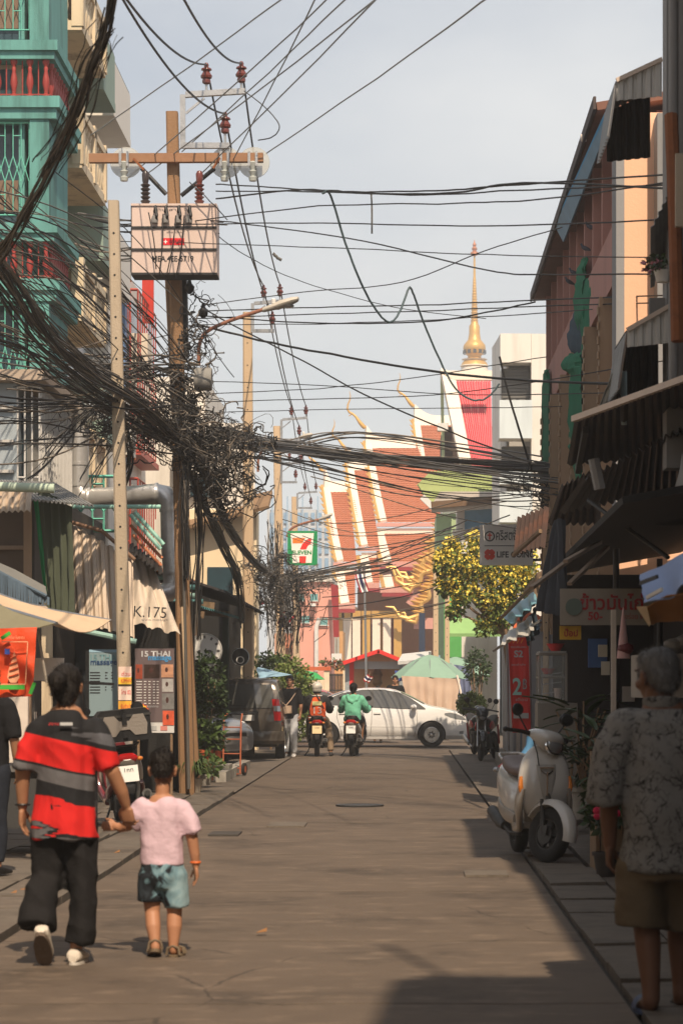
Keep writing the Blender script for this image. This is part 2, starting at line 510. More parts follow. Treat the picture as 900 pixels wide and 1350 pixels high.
def sweep(mb, pts, n=20, p=2.5):
    """panel swept in the fore-aft plane: (x, y, z, half width, half thickness)"""
    P = [Vector(q[:3]) for q in pts]; rr = []
    for i, q in enumerate(pts):
        t = (P[min(i+1,len(P)-1)] - P[max(i-1,0)]); t.x = 0
        t.normalize(); u = Vector((1,0,0)); w = t.cross(u)
        r = []
        for k in range(n):
            a = 2*math.pi*k/n; ca, sa = math.cos(a), math.sin(a)
            r.append(P[i] + u*(q[3]*math.copysign(abs(ca)**(2/p), ca)) + w*(q[4]*math.copysign(abs(sa)**(2/p), sa)))
        rr.append(r)
    return mb.rings(rr)

def smooth_pts(pts, k=4):
    """catmull-rom through tuples"""
    out = []
    n = len(pts)
    for i in range(n-1):
        p0, p1, p2, p3 = (np.array(pts[max(i-1,0)]), np.array(pts[i]), np.array(pts[i+1]), np.array(pts[min(i+2,n-1)]))
        for j in range(k):
            t = j/k
            out.append(tuple(.5*((2*p1)+(-p0+p2)*t+(2*p0-5*p1+4*p2-p3)*t*t+(-p0+3*p1-3*p2+p3)*t**3)))
    out.append(tuple(pts[-1]))
    return out

AX = Matrix.Rotation(R(90), 4, 'Y')       # lathe axis z -> x
def torus(mb, c, R0, rw, rt, nu=40, nv=10, tread=0):
    rr = []
    for i in range(nu+1):
        a = 2*math.pi*i/nu
        ring = []
        for k in range(nv):
            b = 2*math.pi*k/nv
            rad = R0 + rt*math.copysign(abs(math.cos(b))**.75, math.cos(b))
            if tread and math.cos(b) > .5 and i % 2: rad -= tread
            ring.append((c[0] + rw*math.copysign(abs(math.sin(b))**.75, math.sin(b)), c[1]+rad*math.cos(a), c[2]+rad*math.sin(a)))
        rr.append(ring)
    return mb.rings(rr, caps=False)

def wheel(parent, name, c, r, w, rim_mat, spokes=5, m=None, lo=False, sw=.03, hub=.05):
    fin = lambda mb: xf(mb, m) if m is not None else mb
    nu = 24 if lo else 44
    rt = .25*r if spokes < 7 else .28*r
    ty = fin(torus(MB(), c, r-rt, w/2, rt, nu, 8 if lo else 12, .004)).build(name, RUBBER, parent)
    rim = MB(); ri = r - 2*rt + .012
    torus(rim, c, ri, w*.4, .014, nu, 6)
    rim.lathe([(0,-w*.3),(hub,-w*.3),(hub*1.1,0),(hub,w*.3),(0,w*.3)], 14, Matrix.Translation(c) @ AX)
    for k in range(spokes):
        a = 2*math.pi*k/spokes + .3
        for da in ((-.16, .16) if spokes == 5 else (0,)):
            p0 = Vector((c[0], c[1]+hub*.8*math.cos(a+da), c[2]+hub*.8*math.sin(a+da)))
            p1 = Vector((c[0], c[1]+ri*math.cos(a+da*.8), c[2]+ri*math.sin(a+da*.8)))
            rim.beam(p0, p1, sw, w*.35, up=(1,0,0))
    fin(rim).build('rim', rim_mat, ty)
    return ty

PLATE = M('number plate', (.72,.71,.68), rough=.5, var=.05, bump=0)
YPLATE = M('yellow number plate', (.70,.52,.28), rough=.5, var=.05, bump=0)
INK = M('black print', (.02,.02,.022), rough=.6, bump=0, var=.1)
REDLENS = M('red lens', (.45,.01,.012), rough=.12, var=.1, bump=0, spec=.6)
AMBER = M('amber lens', (.6,.19,.03), rough=.12, var=.1, bump=0, spec=.6)
CLEAR = M('headlamp glass', (.33,.34,.35), rough=.06, var=.2, bump=0, spec=.7, metal=.4)
SEATM = M('black vinyl seat', (.02,.018,.017), rough=.55, var=.2, bump=.15, bsc=90)

def scooter(label, loc, rz, paint, trim, seat=SEATM, steer=0., fine=True, plate=PLATE, number='6808', box=None, style='round', name='motor_scooter', cat='scooter', group=None, lean=0., r=.235, rim=ALLOY, fork=DARKSTEEL):
    t = thing(name, label, cat, loc, rz, group)
    t.rotation_euler = (0, lean, rz)
    S_ = smooth_pts
    fa = (0, .62, r)                                # front axle
    head = Vector((0, .38, .95))
    ax = (head - Vector((0, .56, .4))).normalized()
    ms = Matrix.Translation(head) @ Matrix.Rotation(steer, 4, ax) @ Matrix.Translation(-head)
    lo = not fine
    # wheels
    fw = wheel(t, 'front_wheel', fa, r, .10, rim, m=ms, lo=lo)
    d = MB(); d.lathe([(.05,-.003),(.085,-.003),(.085,.003),(.05,.003)], 26, Matrix.Translation((.058,.62,r)) @ AX)
    xf(d, ms).build('brake_disc', DARKSTEEL, fw)
    wheel(t, 'rear_wheel', (0,-.63,r), r, .11, rim, lo=lo)
    # fork, fender
    f = MB()
    for sx in (-1, 1):
        f.tube([(sx*.075,.62,r),(sx*.075,.585,.36)], .022, 10); f.tube([(sx*.075,.585,.36),(sx*.07,.535,.52)], .016, 8)
        f.cb((sx*.075,.64,r+.03), (.03,.06,.08))
    f.tube([(0,.55,.5),(0,.38,.95)], .025, 8)
    xf(f, ms).build('fork', fork, t)
    fe = []
    for k in range(15):
        a = R(-8 + 158*k/14); rad = r + .042
        wd = .075 + .012*math.sin(math.pi*k/14)
        arc = []
        for j in range(9):
            b = (j/8-.5)*2; h = .03*(1-b*b)
            arc.append((b*wd, .62+(rad+h-.03*(abs(b)**3))*math.cos(a), r+(rad+h-.03*(abs(b)**3))*math.sin(a)))
        fe.append(arc)
    xf(MB().slab([q[::-1] for q in fe], .008), ms).build('front_fender', paint, t)
    # leg shield and its wings
    ap = MB()
    sweep(ap, S_([(0,.33,.36,.10,.04),(0,.405,.46,.19,.075),(0,.435,.60,.225,.10),(0,.425,.74,.22,.10),(0,.395,.86,.185,.085),(0,.365,.95,.11,.055),(0,.355,.975,.05,.03)]), 26, 2.3)
    leg = ap.build('leg_shield', paint, t)
    for sx in (-1, 1):
        w_ = MB()
        sweep(w_, S_([(sx*.195,.44,.63,.02,.09),(sx*.215,.41,.5,.028,.09),(sx*.20,.34,.38,.03,.075),(sx*.165,.2,.285,.03,.05),(sx*.16,.0,.26,.03,.035)]), 14, 2.5)
        w_.build('wing', trim, leg)
        g = MB(); sweep(g, S_([(sx*.195,.475,.56,.018,.02),(sx*.212,.475,.63,.022,.03),(sx*.205,.465,.72,.016,.02)]), 12)
        g.build('turn_signal', AMBER if fine else CLEAR, leg)
    if style == 'round':
        c = MB(); sweep(c, S_([(0,.522,.50,.018,.006),(0,.536,.6,.05,.008),(0,.532,.72,.075,.008),(0,.505,.82,.085,.008)]), 12, 3)
        c.build('front_panel', M('warm grey plastic', (.30,.285,.26), rough=.4, var=.08), leg)
        c = MB(); c.beam((0,.548,.56),(0,.545,.76),.012,.012,up=(1,0,0)); c.beam((-.06,.53,.795),(.06,.53,.795),.03,.012); c.beam((-.05,.536,.77),(0,.545,.735),.012,.012); c.beam((.05,.536,.77),(0,.545,.735),.012,.012)
        c.build('badge', CHROME, leg)
    inner = MB(); sweep(inner, S_([(0,.24,.3,.13,.05),(0,.30,.5,.16,.06),(0,.30,.75,.15,.05),(0,.28,.88,.11,.04)]), 16, 3)
    inner.build('inner_shield', trim, leg)
    # handlebar cover with headlamp
    hc = MB()
    sweep(hc, S_([(0,.52,.985,.05,.045),(0,.50,1.0,.105,.085),(0,.44,1.03,.15,.085),(0,.36,1.06,.155,.06),(0,.28,1.075,.11,.035),(0,.25,1.08,.05,.02)]), 24, 2.3)
    hco = xf(hc, ms).build('handlebar_cover', paint, t)
    hl = MB(); hl.ball((0,.515,.985), (.088,.035,.075), 20, 10)
    xf(hl, ms).build('headlamp', CLEAR, hco)
    hr = MB(); hr.lathe([(.084,-.012),(.098,-.012),(.098,.012),(.084,.012)], 26, Matrix.Translation((0,.512,.987)) @ Matrix.Rotation(R(-80),4,'X') @ Matrix.Diagonal((1,.86,1,1)))
    xf(hr, ms).build('headlamp_ring', CHROME, hco)
    hb = MB()
    for sx in (-1, 1):
        hb.tube([(sx*.1,.36,1.05),(sx*.22,.32,1.065),(sx*.35,.27,1.06)], [.016,.018,.018], 10)
        hb.ball((sx*.355,.268,1.06), .024, 10, 6)
        hb.tube([(sx*.17,.375,1.07),(sx*.25,.385,1.07),(sx*.34,.35,1.065)], .007, 6)
        hb.tube([(sx*.14,.40,1.0),(sx*.17,.5,.9),(sx*.1,.47,.8)], .006, 5)
    xf(hb, ms).build('handlebar', BLACK, hco)
    for sx in (-1, 1):
        mi = MB(); mi.tube([(sx*.17,.33,1.08),(sx*.24,.32,1.16),(sx*.27,.31,1.20)], .007, 6)
        mm = Matrix.Rotation(R(12*sx), 4, 'Z')
        mi.lathe([(0,-.02),(.05,-.018),(.068,0),(.066,.014),(0,.016)], 18, Matrix.Translation((sx*.285,.31,1.24)) @ mm @ Matrix.Rotation(R(90),4,'X') @ Matrix.Diagonal((1.05,.8,1,1)))
        xf(mi, ms).build('mirror', BLACK, hco)
    # floorboard, body, seat
    fl = MB(); sweep(fl, [(0,.30,.30,.15,.03),(0,.1,.285,.175,.03),(0,-.12,.285,.175,.03),(0,-.2,.3,.15,.03)], 16, 4)
    fl.build('floorboard', trim if style == 'round' else BLACK, t)
    bo = MB(); sweep(bo, S_([(0,-.06,.46,.10,.15),(0,-.16,.47,.155,.19),(0,-.34,.50,.185,.2),(0,-.58,.57,.19,.17),(0,-.80,.66,.165,.12),(0,-.96,.73,.11,.075),(0,-1.02,.76,.06,.04)]), 26, 2.5)
    bd = bo.build('body', paint, t)
    for sx in (-1, 1):
        lp = MB(); sweep(lp, S_([(sx*.15,-.05,.33,.02,.05),(sx*.17,-.3,.36,.03,.06),(sx*.17,-.55,.41,.03,.045),(sx*.15,-.72,.48,.02,.02)]), 12)
        lp.build('side_trim', trim, bd)
    se = MB(); sweep(se, S_([(0,-.06,.70,.08,.03),(0,-.15,.735,.13,.045),(0,-.35,.745,.155,.05),(0,-.55,.775,.155,.05),(0,-.75,.82,.13,.045),(0,-.86,.835,.08,.025)]), 22, 2.8)
    se.build('seat', seat, t)
    rk = MB(); 
    for sx in (-1, 1): rk.tube([(sx*.1,-.75,.80),(sx*.12,-.9,.86),(sx*.09,-1.03,.875),(0,-1.05,.875)], .012, 8)
    rk.build('grab_rail', DARKSTEEL if style != 'round' else paint, t)
    # rear end
    tl = MB(); sweep(tl, S_([(0,-.985,.70,.08,.02),(0,-1.015,.745,.115,.025),(0,-1.03,.79,.07,.02)]), 16)
    tl.build('tail_light', REDLENS, bd)
    for sx in (-1, 1): MB().ball((sx*.135,-.96,.73), (.035,.03,.025), 10, 6).build('turn_signal', AMBER if style != 'round' else CLEAR, bd)
    rf = MB(); sweep(rf, S_([(0,-.93,.66,.075,.012),(0,-1.0,.56,.07,.012),(0,-1.03,.45,.06,.01),(0,-1.035,.38,.045,.008)]), 12, 3)
    rfo = rf.build('rear_fender', BLACK, t)
    pm = Matrix.Translation((0,-1.035,.585)) @ Matrix.Rotation(R(-14),4,'X')
    pl_ = MB().box(-.10,-.004,-.085,.10,.004,.085,pm).build('number_plate', plate, rfo)
    text(number, INK, rfo, (0,-1.042,.555), width=.13, height=.05, rx=76, world=False, name='plate_number')
    text('1กท', INK, rfo, (0,-1.036,.625), width=.09, height=.04, rx=76, world=False, name='plate_number')
    en = MB(); en.cb((.02,-.45,.3),(.18,.34,.2)); en.cb((-.09,-.5,.27),(.09,.42,.17)); en.lathe([(0,-.04),(.09,-.04),(.10,.02),(.08,.05),(0,.05)],16,Matrix.Translation((-.13,-.36,.28))@AX)
    en.beam((-.11,-.35,.27),(-.11,-.66,.25),.05,.1)
    en.build('engine', DARKSTEEL, t)
    ex = MB(); ex.tube([(.08,-.2,.2),(.13,-.35,.2),(.155,-.5,.25)], .022, 8); ex.tube([(.155,-.48,.25),(.165,-.62,.28),(.175,-.95,.36)], [.04,.058,.052], 14)
    ex.lathe([(.0,0),(.03,0),(.03,.02),(.0,.02)], 12, Matrix.Translation((.175,-.965,.363)) @ Matrix.Rotation(R(90),4,'X'))
    ex.build('exhaust', DARKSTEEL, t)
    for sx in (-1, 1): MB().tube([(sx*.1,-.64,r+.02),(sx*.12,-.72,.55)], [.022,.03], 10).build('shock_absorber', STEEL, t)
    st = MB(); st.tube([(-.13,-.1,.24),(-.2,-.16,.1),(-.27,-.2,.01)], .012, 6); st.build('side_stand', DARKSTEEL, t)
    if box is not None: box(t)
    return t

# ------------------------------------------------------------------ cars
def interp(tab, x):
    return float(np.interp(x, [p[0] for p in tab], [p[1] for p in tab]))

class Car:
    """body loft: +x forward"""
    def __init__(s, top, bot, W, belt, crown=.055, tumble=.38, taper=.16, nose=4):
        s.top, s.bot, s.W, s.belt, s.crown, s.tumble, s.taper, s.nose = top, bot, W, belt, crown, tumble, taper, nose
        s.x0, s.x1 = top[0][0], top[-1][0]; s.L = (s.x1-s.x0)/2; s.xm = (s.x0+s.x1)/2
    def w(s, x, z):
        W = s.W*(1 - s.taper*abs((x-s.xm)/s.L)**s.nose)
        if z <= s.belt:
            q = (z - .62)/.42
            return W*(1 - .055*q*q - (.05*max(0, (.42-z)/.25)))
        q = (s.belt-.62)/.42
        return W*(1-.055*q*q) - (z - s.belt)*s.tumble
    def tops(s, x, t):
        zt = interp(s.top, x); we = s.w(x, zt - s.crown)
        return Vector((x, we*math.sin(t*math.pi/2), zt - s.crown + s.crown*math.cos(t*math.pi/2)))
    def body(s, n=60):
        xs = sorted(set([s.x0 + (s.x1-s.x0)*i/n for i in range(n+1)] + [p[0] for p in s.top]))
        rr = []
        for x in xs:
            zb = interp(s.bot, x); zt = max(interp(s.top, x), zb+.12) ; half = []
            half.append((0.001, zb)); half.append((s.w(x,zb)*.9, zb))
            for k in range(1, 11):
                z = zb + .03 + (zt - s.crown - zb - .03)*k/10
                half.append((s.w(x,z), z))
            for k in range(1, 6):
                t = 1 - k/6; p = s.tops(x, t)
                half.append((p.y, zt - s.crown + s.crown*math.cos(t*math.pi/2)))
            ring = [Vector((x, -y, z)) for y, z in half] + [Vector((x, y, z)) for y, z in half[::-1]]
            rr.append(ring)
        return MB().rings(rr)
    def side(s, st, off, sgn, n=6, t=.006):
        """panel on the flank: st = [(x, z_low, z_high)]"""
        P = []
        for x, a, b in st:
            P.append([Vector((x, sgn*(s.w(x, a+(b-a)*k/n)+off), a+(b-a)*k/n)) for k in range(n+1)])
        return MB().slab(P if sgn > 0 else P[::-1], t)
    def seam(s, pts, sgn, r=.005):
        out = []
        for i in range(len(pts)-1):
            for k in range(4):
                q = k/4; x = pts[i][0]*(1-q)+pts[i+1][0]*q; z = pts[i][1]*(1-q)+pts[i+1][1]*q
                out.append((x, sgn*(s.w(x,z)+.001), z))
        x, z = pts[-1]; out.append((x, sgn*(s.w(x,z)+.001), z))
        return MB().tube(out, r, 4)
    def over(s, xs, tmax, off, t=.006, n=12):
        """panel lying on the upper surface (windscreen, rear window, sun roof)"""
        P = [[s.tops(x, -tmax + 2*tmax*k/n) + Vector((0,0,off)) for k in range(n+1)] for x in xs]
        return MB().slab(P[::-1] if xs[0] > xs[-1] else P, t)

def cut(me, cutter):
    o = bpy.data.objects.new('tmp', me); col.objects.link(o)
    cm = bpy.data.meshes.new('cut'); cm.from_pydata(cutter.v, [], cutter.f); cm.update()
    c = bpy.data.objects.new('cut', cm); col.objects.link(c)
    b = o.modifiers.new('b', 'BOOLEAN'); b.object = c; b.operation = 'DIFFERENCE'; b.solver = 'EXACT'
    out = bpy.data.meshes.new_from_object(o.evaluated_get(bpy.context.evaluated_depsgraph_get()))
    bpy.data.objects.remove(o); bpy.data.objects.remove(c); bpy.data.meshes.remove(me); bpy.data.meshes.remove(cm)
    return out

def car_wheel(parent, x, y, r, w, sgn, rim_mat=ALLOY):
    ty = MB(); prof = [(r*.62,-w/2),(r*.93,-w/2),(r,-w*.36),(r,w*.36),(r*.93,w/2),(r*.62,w/2),(r*.6,w*.3),(r*.6,-w*.3),(r*.62,-w/2)]
    m = Matrix.Translation((x, y, r)) @ Matrix.Rotation(R(90), 4, 'X')
    rr = [[m @ Vector((a*math.cos(2*math.pi*k/36), a*math.sin(2*math.pi*k/36), b)) for k in range(36)] for a, b in prof]
    ty.rings(rr, caps=False)
    o = ty.build('wheel', RUBBER, parent)
    rim = MB(); f = sgn*w*.36
    mm = Matrix.Translation((x, y+f, r)) @ Matrix.Rotation(R(90), 4, 'X')
    rim.lathe([(r*.56,-.02),(r*.64,-.02),(r*.64,.02),(r*.58,.03),(r*.56,.0)], 36, mm)
    rim.lathe([(0,-.02),(r*.14,-.02),(r*.13,.02),(0,.025)], 14, mm)
    for k in range(7):
        a = 2*math.pi*k/7
        rim.beam((x+r*.1*math.cos(a), y+f, r+r*.1*math.sin(a)), (x+r*.6*math.cos(a), y+f, r+r*.6*math.sin(a)), .085*r/.3, .03, up=(0,1,0))
    rim.build('rim', rim_mat, o)
    bk = MB(); bk.lathe([(0,-.01),(r*.56,-.01),(r*.56,.01),(0,.01)], 24, Matrix.Translation((x, y+f-sgn*.05, r)) @ Matrix.Rotation(R(90),4,'X'))
    bk.build('brake_drum', DARKSTEEL, o)

def arch_cutter(c, xs, r, W):
    mb = MB()
    for x in xs:
        for sgn in (-1, 1):
            mb.lathe([(0,-.17),(r,-.17),(r,.17),(0,.17)], 28, Matrix.Translation((x, sgn*(W-.06), r-.03)) @ Matrix.Rotation(R(90),4,'X'))
    return mb

SEDANP = M('white car paint', (.80,.79,.77), rough=.22, var=.02, bump=0, coat=.6, stain=.08, stain_sc=2)
SILVERP = M('silver car paint', (.42,.41,.40), rough=.25, metal=.55, var=.04, bump=0, coat=.5)
BROWNP = M('grey brown car paint', (.105,.088,.072), rough=.25, metal=.45, var=.05, bump=0, coat=.6)
CARGLASS = M('car glass', (.085,.085,.08), rough=.05, var=.1, bump=0, spec=.8)
SEALM = M('black window trim', (.012,.012,.012), rough=.5, bump=0)

def sedan(label, loc, rz, paint, name='sedan_car', group=None):
    t = thing(name, label, 'car', loc, rz, group)
    top = smooth_pts([(-2.27,.72),(-2.2,.93),(-2.02,1.04),(-1.62,1.10),(-1.25,1.26),(-.85,1.40),(-.4,1.465),(.0,1.47),(.4,1.43),(.85,1.24),(1.22,1.055),(1.6,.98),(1.95,.89),(2.16,.78),(2.25,.64),(2.27,.45)], 3)
    bot = [(-2.27,.34),(-2.0,.22),(-1.5,.2),(1.6,.2),(2.1,.2),(2.27,.26)]
    c = Car(top, bot, .875, .93)
    me = bpy.data.meshes.new('body'); b = c.body(); me.from_pydata(b.v, [], b.f); me.validate()
    me = cut(me, arch_cutter(c, (-1.30, 1.30), .35, .875))
    bo = link('body', me, paint, t, sharp=30)
    ax = MB()
    for x in (-1.3, 1.3): ax.box(x-.36, -.70, .2, x+.36, .70, .66)
    ax.build('wheel_well', BLACK, t)
    for x in (-1.30, 1.30):
        for sgn in (-1, 1): car_wheel(t, x, sgn*.755, .315, .2, sgn)
    for sgn in (-1, 1):
        wn_ = [((-1.38,1.075,1.10),(-1.2,1.06,1.19),(-1.0,1.045,1.275)), ((-.96,1.04,1.285),(-.7,1.025,1.36),(-.4,1.01,1.395),(-.2,1.0,1.40)),
               ((-.12,.995,1.40),(.2,.98,1.39),(.5,.97,1.33),(.75,.96,1.21),(.98,.95,1.06),(1.08,.95,.985))]
        seal = c.side([(-1.5,1.075,1.085),(-1.2,1.04,1.215),(-.9,1.02,1.335),(-.4,.99,1.42),(.1,.965,1.425),(.5,.95,1.355),(.8,.94,1.21),(1.02,.935,1.06),(1.15,.935,.96)], .002, sgn)
        so = seal.build('window_trim', SEALM, bo)
        for q in wn_: c.side(q, .006, sgn).build('side_window', CARGLASS, so)
        for sx in ([(.93,.93),(.95,.6),(.88,.3)], [(-.16,.98),(-.17,.6),(-.2,.3)], [(-1.0,1.02),(-1.02,.75),(-.93,.45),(-.90,.3)], [(.88,.27),(-.9,.27)]):
            c.seam(sx, sgn).build('door_seam', SEALM, bo)
        for x in (-.05, -.9):
            h = MB(); h.cb((x+.02, sgn*(c.w(x,.84)+.015), .845), (.17,.03,.035)); h.build('door_handle', paint, bo)
        mi = MB(); mi.ball((.86, sgn*1.0, 1.0), (.08,.1,.065), 14, 8); mi.beam((.88,sgn*.86,.96),(.86,sgn*.95,.98),.08,.03)
        mi.build('wing_mirror', paint, bo)
        c.side([(1.62,.80,.845),(1.75,.74,.86),(1.9,.70,.83),(2.05,.68,.77),(2.14,.67,.70)], .004, sgn).build('headlight', CLEAR, bo)
        c.side([(-2.22,.73,.86),(-2.12,.73,.96),(-1.98,.76,.98),(-1.86,.82,.955)], .004, sgn).build('tail_light', REDLENS, bo)
        c.side([(1.98,.34,.40),(2.08,.33,.41)], .004, sgn).build('fog_lamp', CLEAR, bo)
        c.side([(-.92,.21,.27),(.9,.21,.27)], .012, sgn).build('sill_strip', paint, bo)
        c.side([(-.93,.52,.545),(.9,.50,.525)], .008, sgn).build('rub_strip', paint, bo)
    c.over([-1.52,-1.35,-1.15,-.95,-.85], .86, .004).build('rear_window', CARGLASS, bo)
    c.over([1.12,1.0,.85,.7,.55], .86, .004).build('windscreen', CARGLASS, bo)
    g = MB(); g.cb((2.235,0,.56),(.06,.9,.09)); g.cb((2.24,0,.33),(.06,1.1,.1)); g.build('grille', SEALM, bo)
    g = MB().cb((-2.275,0,.78),(.02,.5,.12)).build('number_plate', PLATE, bo)
    return t

def minivan(label, loc, rz, paint, name='minivan', group=None):
    t = thing(name, label, 'minivan', loc, rz, group)
    top = smooth_pts([(-2.12,.78),(-2.1,1.0),(-2.03,1.3),(-1.94,1.56),(-1.8,1.66),(-1.2,1.70),(-.3,1.70),(.3,1.64),(.8,1.4),(1.25,1.1),(1.7,.98),(2.0,.85),(2.12,.6)], 3)
    bot = [(-2.12,.36),(-1.9,.26),(1.9,.24),(2.12,.3)]
    c = Car(top, bot, .84, 1.0, crown=.07, tumble=.2, taper=.07, nose=8)
    me = bpy.data.meshes.new('body'); b = c.body(); me.from_pydata(b.v, [], b.f); me.validate()
    me = cut(me, arch_cutter(c, (-1.32, 1.32), .34, .84))
    bo = link('body', me, paint, t, sharp=30)
    ax = MB()
    for x in (-1.32, 1.32): ax.box(x-.35, -.66, .25, x+.35, .66, .66)
    ax.build('wheel_well', BLACK, t)
    for x in (-1.32, 1.32):
        for sgn in (-1, 1): car_wheel(t, x, sgn*.72, .31, .19, sgn)
    inv = lambda z: float(np.interp(z, [p[1] for p in top[:16]], [p[0] for p in top[:16]]))
    def rear(z0, z1, f0, f1, off, n=8):
        P = []
        for i in range(n+1):
            z = z0 + (z1-z0)*i/n; f = f0+(f1-f0)*i/n; hw = c.w(inv(z), z)*f
            P.append([Vector((inv(z)-off-.012*(1-(2*k/10-1)**2)+.012, -hw+2*hw*k/10, z)) for k in range(11)])
        return MB().slab([r[::-1] for r in P], .008)
    rear(1.06, 1.545, .90, .86, .022).build('rear_window', CARGLASS, bo)
    rear(.62, 1.02, .86, .86, .012).build('tailgate', paint, bo)
    MB().cb((-2.165,0,.86),(.02,.46,.12)).build('number_plate', PLATE, bo)
    MB().cb((-2.155,0,.965),(.04,.62,.045)).build('plate_garnish', CHROME, bo)
    bp = MB(); sweep(bp, [(0,0,0,.05,.1),(0,.01,0,.05,.1)], 8)
    B = []
    for k in range(13):
        q = -1+2*k/12
        B.append([(-2.19+.10*q**4, q*.83, .58),(-2.205+.10*q**4, q*.84, .52),(-2.2+.10*q**4, q*.835, .40),(-2.14+.1*q**4, q*.82, .34)])
    MB().slab(B, .03).build('rear_bumper', paint, bo)
    for sgn in (-1, 1):
        q = MB(); P = []
        for i in range(9):
            z = .80+.44*i/8; x = inv(z); hw = c.w(x, z)
            P.append([Vector((x-.012, sgn*(hw*.82), z)), Vector((x-.02, sgn*(hw*.93), z)), Vector((x+.02, sgn*(hw+.004), z)), Vector((x+.14, sgn*(hw+.006), z))])
        MB().slab(P if sgn < 0 else [r[::-1] for r in P], -.006).build('tail_light', REDLENS, bo)
        P2 = []
        for i in range(5):
            z = .99+.11*i/4; x = inv(z); hw = c.w(x, z)
            P2.append([Vector((x-.020, sgn*(hw*.83), z)), Vector((x-.027, sgn*(hw*.93), z)), Vector((x+.015, sgn*(hw+.008), z))])
        MB().slab(P2 if sgn < 0 else [r[::-1] for r in P2], -.006).build('turn_signal', CLEAR, bo)
        so = c.side([(-1.85,1.06,1.50),(-1.2,1.04,1.56),(0,1.02,1.55),(.4,1.02,1.5),(.85,1.03,1.26),(1.15,1.03,1.08)], .003, sgn).build('side_window', CARGLASS, bo)
        for x in (-1.0, .05): c.side([(x-.04,1.03,1.55),(x+.04,1.03,1.55)], .009, sgn).build('pillar', paint, so)
        c.seam([(.95,1.0),(.97,.6),(.9,.3)], sgn).build('door_seam', SEALM, bo); c.seam([(.0,1.0),(.0,.3)], sgn).build('door_seam', SEALM, bo)
        MB().ball((.9, sgn*.96, 1.1), (.07,.1,.08), 12, 8).build('wing_mirror', paint, bo)
        c.side([(1.6,.80,.93),(1.8,.76,.92),(2.0,.72,.84)], .004, sgn).build('headlight', CLEAR, bo)
    MB().beam((-2.16,-.05,1.10),(-2.12,.32,1.12),.012,.012).build('rear_wiper', BLACK, bo)
    c.over([1.2,1.05,.9,.7,.5], .86, .005).build('windscreen', CARGLASS, bo)
    return t
# ================================================================== people
SKIN = M('tan skin', (.36,.175,.095), rough=.55, var=.1, sc_=9, bump=.08, bsc=120)
SKIN_D = M('dark tan skin', (.165,.078,.045), rough=.55, var=.12, sc_=9, bump=.1, bsc=120)
SKIN_B = M('boy skin', (.42,.20,.11), rough=.55, var=.08, sc_=9, bump=.06, bsc=120)
def hair_mat(name, rgb):
    return M(name, rgb, rough=.5, var=.5, sc_=60, bump=.6, bsc=140, spec=.35)
HAIR = hair_mat('black hair', (.014,.010,.008))
GREYHAIR = hair_mat('grey hair', (.16,.155,.15))

def hand(mb, wrist, d, side, nrm, s=1., curl=.5, thumb=1):
    """palm and five fingers. d: towards the fingertips, side: towards the thumb, nrm: palm side (fingers curl that way)"""
    W = Vector(wrist); d = Vector(d).normalized(); side = Vector(side); side = (side - d*side.dot(d)).normalized()
    nrm = Vector(nrm); nrm = (nrm - d*nrm.dot(d) - side*nrm.dot(side)).normalized()
    def box(p, q, a, b):
        rr = []
        for c, k in ((p-d*.01*s, .6), (p, 1), ((p+q)/2, 1.08), (q, 1), (q+d*.006*s, .7)):
            rr.append([c + side*(a*k*math.copysign(abs(math.cos(t))**.6, math.cos(t))) + nrm*(b*k*math.copysign(abs(math.sin(t))**.8, math.sin(t))) for t in [2*math.pi*i/12 for i in range(12)]])
        mb.rings(rr)
    box(W+d*.012*s, W+d*.085*s, .039*s, .015*s)
    for k, L_, r in ((-1.5,.058,.0080),(-.5,.072,.0088),(.5,.078,.0090),(1.5,.070,.0088)):
        base = W + d*(.082 - .006*abs(k))*s + side*(k*.0205*s)
        ang = 0; p = base - d*.012*s; pts = [p.copy()]; dd = d + side*(k*.06)
        for j, f in enumerate((.45,.32,.26)):
            ang += curl*(.5+.3*j) * (1.0 - .1*k)
            v = (dd*math.cos(ang) + nrm*math.sin(ang)).normalized()
            p = p + v*(L_*f*s + (.012*s if j == 0 else 0)); pts.append(p.copy())
        rr = [r*s*1.05, r*s, r*s*.95, r*s*.8]
        chain(mb, [(*q, a, a) for q, a in zip(pts, rr)], 8)
    b = W + d*.02*s + side*.03*s*thumb
    v = (d*.72 + side*.62*thumb + nrm*.35).normalized(); v2 = (d*.9 + side*.2*thumb + nrm*.4).normalized()
    pts = [b, b+v*.04*s, b+v*.04*s+v2*.03*s, b+v*.04*s+v2*.055*s]
    chain(mb, [(*q, a, a) for q, a in zip(pts, (.015*s,.0125*s,.0105*s,.008*s))], 8)

def head(mb, c, h, fwd=0., tilt=0., ear=1.):
    """h = chin to crown"""
    k = h/.23
    m = Matrix.Translation(Vector(c)) @ Matrix.Rotation(fwd, 4, 'Z') @ Matrix.Rotation(tilt, 4, 'X') @ Matrix.Scale(k, 4)
    b = lambda p, r, nu=14, nv=10: mb.add(*_ball(p, r, nu, nv), m)
    b((0,-.012,.03), (.076,.094,.088))
    b((0,.035,-.035), (.056,.055,.08))
    b((0,.055,-.085), (.034,.034,.028))
    b((0,.088,.045), (.05,.014,.016)); 
    b((0,.10,-.012), (.014,.02,.017), 8, 6); b((0,.094,.015), (.010,.014,.03), 8, 6)
    b((0,.086,-.052), (.024,.012,.010), 8, 6)
    for s in (-1, 1):
        b((s*.078,-.008,-.008), (.012,.024,.034), 10, 8); b((s*.086,-.018,.006), (.008,.018,.024), 8, 6)
        b((s*.045,.066,-.02), (.024,.02,.022), 8, 6)
    return m

def _ball(c, r, nu, nv):
    t = MB().ball(c, r, nu, nv); return t.v, t.f

